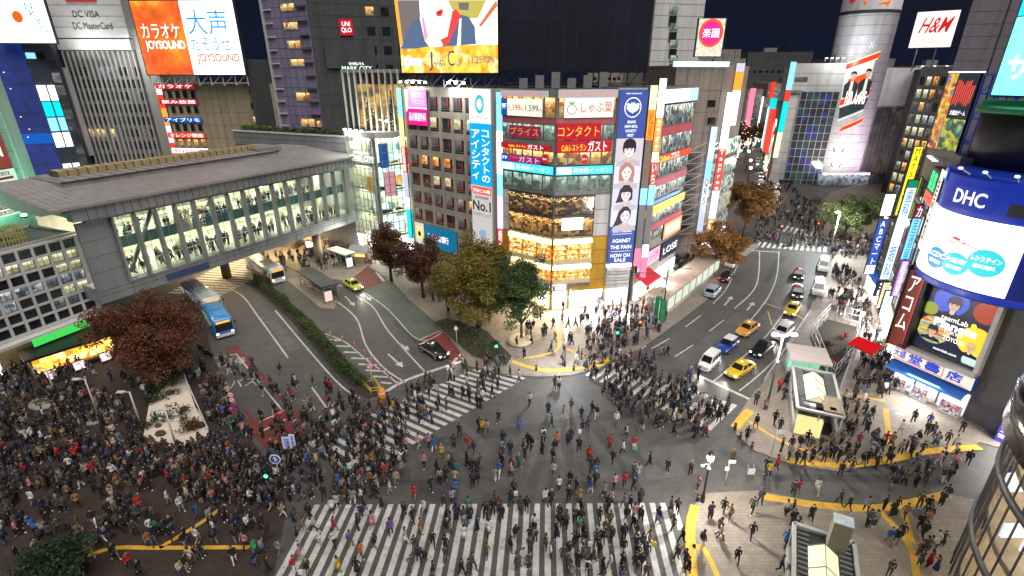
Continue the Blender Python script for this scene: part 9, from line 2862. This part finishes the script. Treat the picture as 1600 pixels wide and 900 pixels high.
 # people told apart in the photograph: feet position, coat, trousers, style, pose, heading (degrees, 0 = towards +x)
W_,J_,K_,P_,B_='walk','jacket','long','parka','pack'
HAND=[(466,847,'black','white',J_,30),(476,832,'camel','beige',J_,0),(492,828,'cream','dark',P_,200),(500,852,'white','beige',J_,340),(470,876,'pink','beige',J_,20),(461,893,'red','white',J_,330),(420,896,'black','black',J_,40),(523,853,'white','black',J_,320),(548,855,'purple','khaki',B_,10),(565,872,'orange','denim',J_,350),(582,825,'pink','beige',K_,90),(587,858,'black','khaki',J_,170),(611,836,'purple','black',J_,100),(633,849,'beige','white','skirt',10),(565,810,'navy','denim',J_,280),(570,798,'navy','pale denim',J_,20),(597,795,'black','black',K_,200),(554,786,'grey','white',J_,90),(507,781,'black','black',J_,100),(520,802,'white','dark',P_,100),(527,796,'cream','black',J_,80),(523,832,'red','grey',J_,30),(559,898,'black','black',K_,80),(632,807,'black','black',J_,260),(420,845,'black','dark',J_,200),(437,867,'grey','grey',J_,60),(443,810,'beige','white',J_,20),(886,821,'grey','grey',J_,200),(904,833,'green','black',J_,90),(915,850,'black','khaki',J_,180),(936,868,'black','black',J_,210),(927,878,'olive','black',K_,200),(953,888,'white','grey',B_,200),(955,847,'charcoal','black',B_,210),(953,821,'olive','black',P_,100),(994,839,'brown','brown',J_,190),(989,828,'black','black',J_,210),(1014,852,'beige','black',J_,200),(1051,828,'olive','black',J_,200),(1048,799,'brown','black',K_,120),(1057,802,'black','black',B_,60),(1065,849,'black','black',J_,200),(1057,875,'brown','black',J_,210),(1070,884,'charcoal','black',J_,200),(1074,897,'black','black',K_,190),(936,816,'black','black',J_,60),(955,788,'cream','black',B_,200),(975,793,'grey','denim',J_,200),(984,797,'navy','black',J_,210),(990,811,'pink','denim',J_,100),(1000,816,'black','black',B_,40),(905,785,'camel','brown',K_,90),(888,785,'black','black',J_,80),(869,842,'black','black',K_,10),(779,660,'navy','black',J_,250),(810,672,'blue','denim',J_,100),(828,632,'white','black',J_,230),(862,668,'black','black',J_,180),(880,653,'orange','white',J_,10),(892,642,'brown','grey',J_,90),(908,655,'black','black',J_,80),(932,652,'black','white',J_,250),(925,648,'black','black',J_,200),(910,677,'black','grey',J_,90),(918,673,'charcoal','black',J_,90),(980,638,'navy','dark',J_,90),(987,652,'navy','navy' if False else 'dark',P_,90),(978,683,'white','dark',B_,10),(1003,675,'black','beige','skirt',150),(1052,680,'black','black',K_,0),(952,700,'red','black',J_,80),(990,702,'red','white',J_,270),(1015,727,'navy','black',K_,160),(1042,738,'black','black',B_,220),(1078,743,'brown','black',B_,60),(1090,765,'camel','brown',J_,200),(930,747,'blue','denim',J_,80),(922,770,'blue','white',J_,20),(870,697,'orange','black',J_,90),(817,707,'black','pale denim',J_,350),(809,732,'teal','black',J_,20),(780,743,'blue','white',J_,250),(773,752,'grey','white',J_,80),(803,773,'black','black',B_,70),(865,743,'cream','grey',J_,60),(873,767,'white','dark',J_,90),(900,768,'black','black',J_,200),(943,777,'grey','black',J_,260),(957,723,'black','black',J_,220),(973,710,'white','black',J_,160),(1027,662,'grey','denim',J_,200),(1038,660,'olive','black',J_,60),(1045,655,'beige','beige',K_,80),(1067,663,'beige','black',J_,220),(1076,663,'black','khaki',J_,70),(1107,655,'black','black',J_,220),(1122,660,'black','black',J_,30),(975,760,'red','black',J_,80),(960,763,'pink','black',J_,100),(990,767,'charcoal','black',J_,200),(654,700,'cream','beige',J_,60),(670,698,'pink','black',J_,60),(678,705,'blue','white',J_,80),(690,717,'yellow','olive' if False else 'khaki',J_,80),(663,730,'pink','black',J_,250),(628,740,'grey','denim',J_,330),(713,743,'teal','black',J_,90),(673,767,'black','black',J_,340),(648,780,'red','grey',P_,270),(600,747,'red','dark',J_,300),(580,757,'camel','black',J_,260),(588,763,'grey','white',J_,330),(563,763,'beige','grey',J_,330),(551,785,'grey','white',K_,90),(610,772,'cream','camel' if False else 'beige',J_,180),(620,758,'beige','grey',J_,280),(693,793,'black','black',J_,330),(712,773,'blue','denim',J_,90),(663,803,'white','black',J_,240),(645,817,'black','black',J_,330),(648,860,'charcoal','grey',J_,280),(633,847,'beige','beige',J_,10),(657,833,'camel','beige',K_,350),(643,890,'olive','denim',J_,300),(718,683,'black','black',J_,80),(730,703,'red','grey',J_,260),(740,710,'navy','denim',J_,60),(750,730,'brown','grey',J_,340),(677,853,'black','black',J_,280),(1209,663,'black','black',J_,260),(1217,674,'navy','black',J_,250),(1180,670,'black','grey',B_,90),(1166,688,'black','black',K_,80),(1143,725,'brown','black',J_,100),(1217,612,'red','black',P_,200),(1195,641,'beige','brown',K_,240),(1275,770,'white','beige',K_,250),(1265,814,'black','black',K_,260),(1246,772,'red','grey',J_,100),(1238,774,'charcoal','black',J_,240),(1174,803,'charcoal','black',J_,220),(1173,842,'navy','black',J_,260),(1150,880,'black','dark',J_,250),(1139,814,'camel','brown',J_,200),(1129,803,'black','black',J_,230),(1324,799,'black','black',J_,100),(1310,791,'charcoal','black',J_,100),(1351,803,'grey','black',J_,60),(1397,801,'black','black',J_,270),(1411,811,'camel','brown',J_,260),(1405,844,'black','black',J_,250),(1434,795,'olive','brown',J_,220),(1446,801,'black','black',J_,250),(1475,783,'black','black',B_,60),(1353,725,'black','black',J_,270),(1368,731,'charcoal','black',J_,260),(1312,744,'charcoal','dark',B_,80),(1329,737,'olive','denim',J_,60),(1308,723,'black','black',J_,200),(1285,725,'brown','black',B_,40),(1380,698,'red','black',J_,260),(1390,700,'camel','beige',K_,60),(1405,680,'white','beige',J_,90),(1421,700,'blue','white',B_,80),(1438,711,'brown','black',J_,260),(1405,711,'beige','black',J_,60),(1444,756,'charcoal','dark',J_,220),(1446,737,'navy','black',B_,80),(1425,663,'black','black',J_,200),(1449,667,'blue','dark',B_,210),(1477,696,'olive','black',J_,220),(1500,678,'black','black',J_,30),(1489,702,'white','dark',J_,240),(1465,729,'pink','white',J_,100),(1318,630,'white','black',J_,200),(1333,626,'charcoal','black',J_,250),(1349,626,'grey','white','skirt',260),(1353,678,'black','black',K_,90),(1339,698,'red','black',J_,240),(1265,678,'black','black',J_,60),(1248,678,'blue','dark',J_,220),(1259,696,'black','dark',J_,240),(1234,706,'black','brown',J_,90),(1212,735,'red','black',P_,120),(1200,745,'yellow','black',J_,60),(1196,738,'black','black',J_,200),(55,792,'white','grey',J_,90),(150,822,'black','white',J_,300),(95,834,'olive','black',J_,330),(128,846,'camel','black',J_,320),(143,872,'white','beige',J_,340),(62,870,'beige','grey',J_,20),(80,824,'black','dark',J_,340),(198,832,'black','black',J_,310),(214,838,'charcoal','black',J_,330),(240,836,'white','denim',J_,110),(246,838,'teal','dark','skirt',90),(270,845,'black','black',J_,280),(92,778,'navy','dark',J_,90),(110,780,'camel','black',J_,80),(125,795,'camel','black',J_,100),(160,780,'black','black',J_,80),(265,790,'white','grey',J_,20),(285,800,'white','pale denim',J_,330),(310,850,'white','beige',J_,60),(104,886,'red','black',J_,350),(205,890,'red','black',J_,340),(52,770,'pink','black',J_,60),(345,805,'black','black',J_,70),(385,858,'pink','black',J_,250),(368,880,'black','white',J_,300),(300,885,'cream','brown',P_,90),(336,838,'white','denim',J_,60),(310,812,'blue','denim',B_,60),(195,707,'blue','dark',J_,90),(172,672,'camel','dark',J_,90),(183,706,'cream','beige',P_,250),(125,712,'red','black',J_,90),(113,738,'white','black',J_,100),(175,710,'pink','grey',J_,240),]
def zone_of(u,v,x,y):
 if x<-17 and y<57 and ground_z(x,y)>0:return 'square'
 if y<32.4 and-18<x<14.5:return 'front'
 if inside((x,y),PAVED[1]):return 'corner'
 if inside((x,y),PAVED[2]):return 'shops'
 if inside((x,y),PAVED[3]):return 'near'
 if inside((x,y),[G(478,692),G(757,570),G(826,588),G(560,745)]):return 'station'
 if inside((x,y),[G(948,562),G(1160,636),G(1118,676),G(914,586)]):return 'road'
 if x>15 and y<46 and u>1130:return 'lane'
 if x<-14 and y<70:return 'busroad'
 return 'middle'
for h in HAND:
 u,v,c,l,s,a=h
 x,y=G(u,v,.06)
 if blocked(x,y):continue
 z_=zone_of(u,v,x,y)
 still=s==B_ and pr.random()<.2
 add(x,y,z_,pose=pr.choice(('walk_a','walk_b','walk_c','walk_d'))if not still else 'stand',style=s,coat=c,legs=l if l in LEGS else 'dark',rot=R(a-90),hand=True)
 # the rest of the crowd, spread over the stretches of ground where the photograph shows it
def fill(pxs,n,zone,heads=None,rmin=.5,moving=.6,ground=None,z=None,zpix=0):
 poly=ground or[G(*p)for p in pxs]
 if z is None:n=int(n*(.62 if zone in('front','middle','station')or(zone is None)else.5 if zone in('shops','near')else.8))
 x0,x1=min(p[0]for p in poly),max(p[0]for p in poly);y0,y1=min(p[1]for p in poly),max(p[1]for p in poly)
 k=t_=0
 while k<n and t_<n*60:
  t_+=1
  x,y=pr.uniform(x0,x1),pr.uniform(y0,y1)
  if not inside((x,y),poly)or not free(x,y,rmin)or(z is None and blocked(x,y)):continue
  q=px_of(x,y,0)
  zz=zone or zone_of(q[0],q[1],x,y)
  mv=pr.random()<moving
  rot=(R(pr.choice(heads)-90+pr.gauss(0,16))if heads and pr.random()<.85 else None)
  add(x,y,zz,pose=pr.choice(('walk_a','walk_b','walk_c','walk_d'))if mv else pr.choices(('stand','phone','photo','turn','hold'),(38,22,8,16,16))[0],rot=rot,z=z)
  k+=1
  for m_ in range(pr.choices((0,1,2),(58,32,10))[0]):
   a_=(rot if rot is not None else PEOPLE[-1]['rot'])+pr.choice((0,math.pi))+pr.gauss(0,.5)
   x2,y2=x+math.cos(a_)*pr.uniform(.42,.55),y+math.sin(a_)*pr.uniform(.42,.55)
   if k<n and free(x2,y2,.36)and inside((x2,y2),poly)and(z is not None or not blocked(x2,y2)):
    add(x2,y2,zz,pose=pr.choice(('walk_a','walk_b','walk_c','walk_d'))if mv else pr.choice(('stand','phone','turn','hold')),rot=PEOPLE[-1]['rot']+pr.gauss(0,.25),z=z);k+=1
fill(((700,788),(1010,786),(1010,905),(690,905)),118,'front',(90,270,80,265,20),.62)
fill(((440,792),(700,788),(690,905),(430,905)),14,'front',(20,200,90),1.0)
fill(((1010,790),(1060,790),(1070,905),(1010,905)),3,'front',(200,20),1.0)
fill(((640,690),(1000,690),(1000,786),(640,786)),62,'middle',(250,70,200,20,90),.8)
fill(((700,610),(1020,600),(1060,690),(640,690)),22,'middle',(250,70,200),1.2)
fill(((470,655),(590,690),(610,786),(440,786),(400,745)),170,None,(20,340,30,0),.42,.55)
fill(((395,690),(470,640),(560,620),(600,660),(480,740),(430,745)),90,None,(10,350,60),.45,.5)
fill(((545,670),(660,600),(700,640),(600,760),(520,790)),120,None,(20,200,30),.48,.7)
fill(((640,600),(760,560),(826,590),(720,660)),70,'station',(30,210,20),.55,.8)
fill(((900,570),(960,555),(1150,640),(1100,690),(960,650)),175,None,(160,340,150,200),.45,.75)
fill(((1000,545),(1100,570),(1080,640),(930,575)),55,None,(150,330),.5,.75)
fill(((0,585),(110,590),(200,640),(230,690),(280,712),(330,690),(300,770),(0,770)),380,'square',(340,0,20,90,200),.45,.35)
fill(((280,712),(340,690),(400,720),(440,760),(440,800),(300,790),(240,740)),190,'square',(0,20,340,60),.42,.4)
fill(((0,770),(420,790),(420,905),(60,905),(0,850)),95,'square',(340,320,20,160),.8,.65)
fill(((0,540),(110,560),(190,600),(110,595),(0,585)),70,'square',None,.55,.4)
fill(((190,600),(240,590),(330,575),(335,590),(236,628)),40,'square',None,.6,.4)
fill(((310,590),(350,600),(400,690),(335,690)),60,'square',None,.5,.4)
fill(((345,570),(400,560),(450,640),(410,660)),26,'busroad',(60,240),.9,.6)
fill(((430,580),(520,600),(540,640),(440,640)),16,'busroad',(20,60),1.0,.7)
fill(((790,575),(930,575),(1000,540),(1010,490),(880,475),(840,500),(790,540)),85,'corner',(90,270,200,20),.7,.55)
fill(((930,570),(1005,540),(1050,505),(1015,470),(930,475),(935,520)),125,'corner',(160,340,60),.48,.4)
fill(((1000,455),(1035,420),(1080,385),(1100,395),(1060,425),(1030,470)),85,'corner',(45,225),.5,.5)
fill(((1050,395),(1160,385),(1140,415),(1080,420)),55,'corner',None,.6,.4)
fill(((1200,700),(1290,690),(1400,700),(1380,735),(1300,735),(1210,725)),32,None,(340,160,200),.7,.75)
fill(((1240,680),(1330,640),(1420,640),(1500,700),(1400,720),(1300,725)),52,'shops',(340,160,70,250),.7,.75)
fill(((1340,735),(1500,700),(1520,720),(1470,770),(1350,780)),30,None,(340,160,60),.8,.7)
fill(((1090,790),(1240,780),(1235,905),(1090,905)),16,'near',(200,20,90),1.2,.6)
fill(((1350,800),(1470,790),(1480,905),(1350,905)),40,'near',(100,250),.6,.45)
fill(((1225,830),(1245,815),(1240,905),(1215,905)),12,'near',None,.55,.3)
fill(((1325,630),(1345,540),(1355,480),(1392,560),(1402,630)),95,'shops',(60,240),.55,.6)
fill(((1290,480),(1300,420),(1335,430),(1375,540),(1345,540),(1340,510)),120,'shops',(60,240),.55,.6)
fill(((1180,650),(1235,620),(1240,590),(1215,600),(1170,640)),10,'shops',None,1.0,.5)
fill(((1300,405),(1385,405),(1350,372),(1290,380)),130,'far',None,.6,.4)
fill(((1170,384),(1300,390),(1300,372),(1180,365)),80,'far',(160,340),.6,.7)
fill(((1180,362),(1300,366),(1270,318),(1180,330)),190,'far',None,.6,.5)
fill(((1180,330),(1262,318),(1240,262),(1195,262)),130,'far',(60,240),.8,.5)
fill(((1185,262),(1240,262),(1215,215),(1190,215)),60,'far',(60,240),1.5,.5)
fill(((455,405),(600,372),(612,392),(560,418),(480,428)),150,'far',None,.6,.5)
fill(((390,408),(450,398),(460,412),(420,420)),24,'far',None,.6,.5)
fill(((700,500),(790,510),(780,470),(660,460)),30,'corner',None,.9,.5)
gl_=lambda s0,s1,d0,d1:[BF.w(s0,d0,0)[:2],BF.w(s1,d0,0)[:2],BF.w(s1,d1,0)[:2],BF.w(s0,d1,0)[:2]]
n0=len(PEOPLE)
GRID.clear();fill(None,130,'bridge',None,.5,.5,ground=gl_(4,40,-5,-.9),z=8.36)
GRID.clear();fill(None,95,'bridge',None,.5,.5,ground=gl_(4,40,-7,-2.5),z=12.6)
# who is shown as a person of their own: the 300 that show largest
def depth(p):return p['y']*cT+(HC-p['z'])*sT
def seen(p):
 q=px_of(p['x'],p['y'],p['z']+.8)
 return-8<q[0]<1608 and-8<q[1]<912
ground_people=[p for p in PEOPLE if p['zone']!='bridge']
vis=[p for p in ground_people if seen(p)]
vis.sort(key=lambda p:depth(p)*(.72 if p['hand']else 1.0))
SINGLE=vis[:300]
ids={id(p)for p in SINGLE}
REST_=[p for p in vis if id(p)not in ids]+[p for p in PEOPLE if p['zone']=='bridge']
ZN={'square':'in the dark station square','front':'on the front zebra crossing','corner':'on the corner pavement','shops':'on the pavement before the shops','near':'on the pavement by the curved glass building','station':'on the station zebra crossing','road':'on the crossing before the taxis','lane':'on the lane between the right pavements','busroad':'on the bus road','middle':'in the middle of the junction','far':'beyond the far crossing'}
GN={'square':'people in the station square','front':'people on the front zebra crossing','corner':'people on the corner pavement','shops':'people before the shop row','near':'people on the near right pavement','station':'people on the station crossing','road':'people on the main road crossing','lane':'people on the side lane','busroad':'people on the bus road','middle':'people in the middle of the junction','far':'people far away'}
LMK=[('the lit lantern',G(1097,786)),('the gravel garden tip',G(232,686)),('the arrow sign',G(441,764)),('the hedge end',G(588,618)),('the vent shaft',(22,27)),('the stair entrance',(30.5,43)),('the slim lamp post',G(882,574)),('the bookshop',G(1470,640)),('the round planter',G(152,655)),('the stop line',G(1130,605)),('the square treetop',(-30.6,24.6)),('the no parking mast',G(374,668))]
ORD=('closest','second closest','third closest','fourth closest','fifth closest','sixth closest','seventh closest','eighth closest','ninth closest','tenth closest','eleventh closest','twelfth closest')
GARM={'jacket':'jacket','long':'long coat','skirt':'top','parka':'parka','pack':'jacket'}
def desc(p):
 c=p['coat']+' '+GARM[p['style']]
 l=p['legs']+(' skirt' if p['style']=='skirt' else '')
 if p['style']=='skirt':return f"{c} and {l}"
 s=f"{c} and {p['legs']}{' jeans' if 'denim' in p['legs'] else ' trousers'}"
 s=s.replace('denim jeans','jeans')
 return s+(f" with {p['bag']} backpack" if p['style']=='pack' else '')
def stripe(p):return int((p['x']-(-16.35)-(p['y']-32.2)*.066)/.868)+1
WORDN=['zeroth','first','second','third','fourth','fifth','sixth','seventh','eighth','ninth','tenth','eleventh','twelfth','thirteenth','fourteenth','fifteenth','sixteenth','seventeenth','eighteenth']
groups={}
for p in SINGLE:groups.setdefault((desc(p),p['zone']),[]).append(p)
for(d,zn),ps in groups.items():
 if len(ps)==1:
  ps[0]['label']=f"person in {d} {ZN[zn]}"
  continue
 cx=sum(p['x']for p in ps)/len(ps);cy_=sum(p['y']for p in ps)/len(ps)
 nm,lp=min(LMK,key=lambda k:min((p['x']-k[1][0])**2+(p['y']-k[1][1])**2 for p in ps))
 ps.sort(key=lambda p:(p['x']-lp[0])**2+(p['y']-lp[1])**2)
 short={'square':'in the square','front':'on front crossing','shops':'by the shops','near':'on the near pavement','station':'on the station crossing','road':'on the taxi crossing','lane':'on the side lane','middle':'in the junction'}.get(zn,ZN[zn])
 for k,p in enumerate(ps):
  q=ORD[k]if k<12 else f"number {k + 1} in distance"
  p['label']=f"person in {d} {short}, {q} to {nm[4:]}"
for p in SINGLE:
 me=body(p['pose']or 'stand',p['style'])
 o=bpy.data.objects.new('person',me);COL.objects.link(o)
 o.location=(p['x'],p['y'],p['z']);o.rotation_euler=(0,0,p['rot']);o.scale=(p['sc'],)*3
 for i,m in enumerate((SKINM,HM[p['hair']],CM[p['coat']],LM[p['legs']],SHOE[p['shoe']],BAGM[p['bag']])):
  o.material_slots[i].link='OBJECT';o.material_slots[i].material=m
 lab=p['label']
 tag(o,' '.join(lab.split()[:16]),'person',GN[p['zone']])
 # everyone else, in one mass
pal=[SKINM]+list(HM.values())+list(CM.values())+list(LM.values())+list(SHOE.values())+list(BAGM.values())
pix={m.name:i for i,m in enumerate(pal)}
VV,FF,MI,off=[],[],[],0
for p in REST_:
 v,f,mi_=body(p['pose']or 'stand',p['style'],False)
 c,s=math.cos(p['rot']),math.sin(p['rot'])
 q=v*p['sc']
 VV.append(np.stack([q[:,0]*c-q[:,1]*s+p['x'],q[:,0]*s+q[:,1]*c+p['y'],q[:,2]+p['z']],1))
 FF.extend([tuple(i+off for i in a)for a in f]);off+=len(v)
 mp_=np.array([pix[m.name]for m in(SKINM,HM[p['hair']],CM[p['coat']],LM[p['legs']],SHOE[p['shoe']],BAGM[p['bag']])])
 MI.append(mp_[mi_])
me=bpy.data.meshes.new('crowd');me.from_pydata(np.concatenate(VV).tolist(),[],FF)
for m in pal:me.materials.append(m)
me.polygons.foreach_set('material_index',np.concatenate(MI));me.polygons.foreach_set('use_smooth',[True]*len(FF));me.update()
o=bpy.data.objects.new('crowd',me);COL.objects.link(o)
tag(o,'packed crowd of people in mostly dark coats all over the crossings and pavements','crowd',None,'stuff')
# a few carried shopping bags and a suitcase
for k,(u,v,m,lab)in enumerate(((1022,851,'yellow','yellow shopping bag beside the person in beige on the front crossing'),(470,895,'white','white shopping bag by the person in red at the crossing end'),(993,701,'green','bright green shopping bag in the middle of the junction'),(906,675,'white','white shopping bag low in the middle of the junction'),(922,851,'white','white bag swinging on the front crossing'),(1438,709,'white','white box bag held before the bookshop'),(806,772,'white','small white bag beside a backpack wearer in the junction'))):
 x,y=G(u,v,.4);z=ground_z(x,y)
 fr=Fr((x-.16,y),(x+.16,y));b=MB();b.box(fr,0,.32,-.07,.07,z+.28,z+.66,BAGM[m]);b.tube(fr.w(.08,0,z+.66),fr.w(.16,0,z+.8),.008,BAGM[m],n=4);b.tube(fr.w(.24,0,z+.66),fr.w(.16,0,z+.8),.008,BAGM[m],n=4)
 simple_thing('shopping_bag',lab,'bag',b,'carried bags')
for k,(u,v,lab)in enumerate(((1395,806,'dark wheeled suitcase behind the black coat near the yellow paving'),)):
 x,y=G(u,v);b=MB();fr=Fr((x-.2,y),(x+.2,y));b.box(fr,0,.4,-.13,.13,.2,.75,BLACKM);b.tube(fr.w(.1,.1,.75),fr.w(.1,.1,1.0),.012,STEEL);b.tube(fr.w(.3,.1,.75),fr.w(.3,.1,1.0),.012,STEEL);b.tube(fr.w(.1,.1,1.0),fr.w(.3,.1,1.0),.015,BLACKM)
 for s in(.05,.35):b.tube(fr.w(s-.02,0,.17),fr.w(s+.02,0,.17),.035,TYRE)
 simple_thing('suitcase',lab,'suitcase',b)
flush_texts()
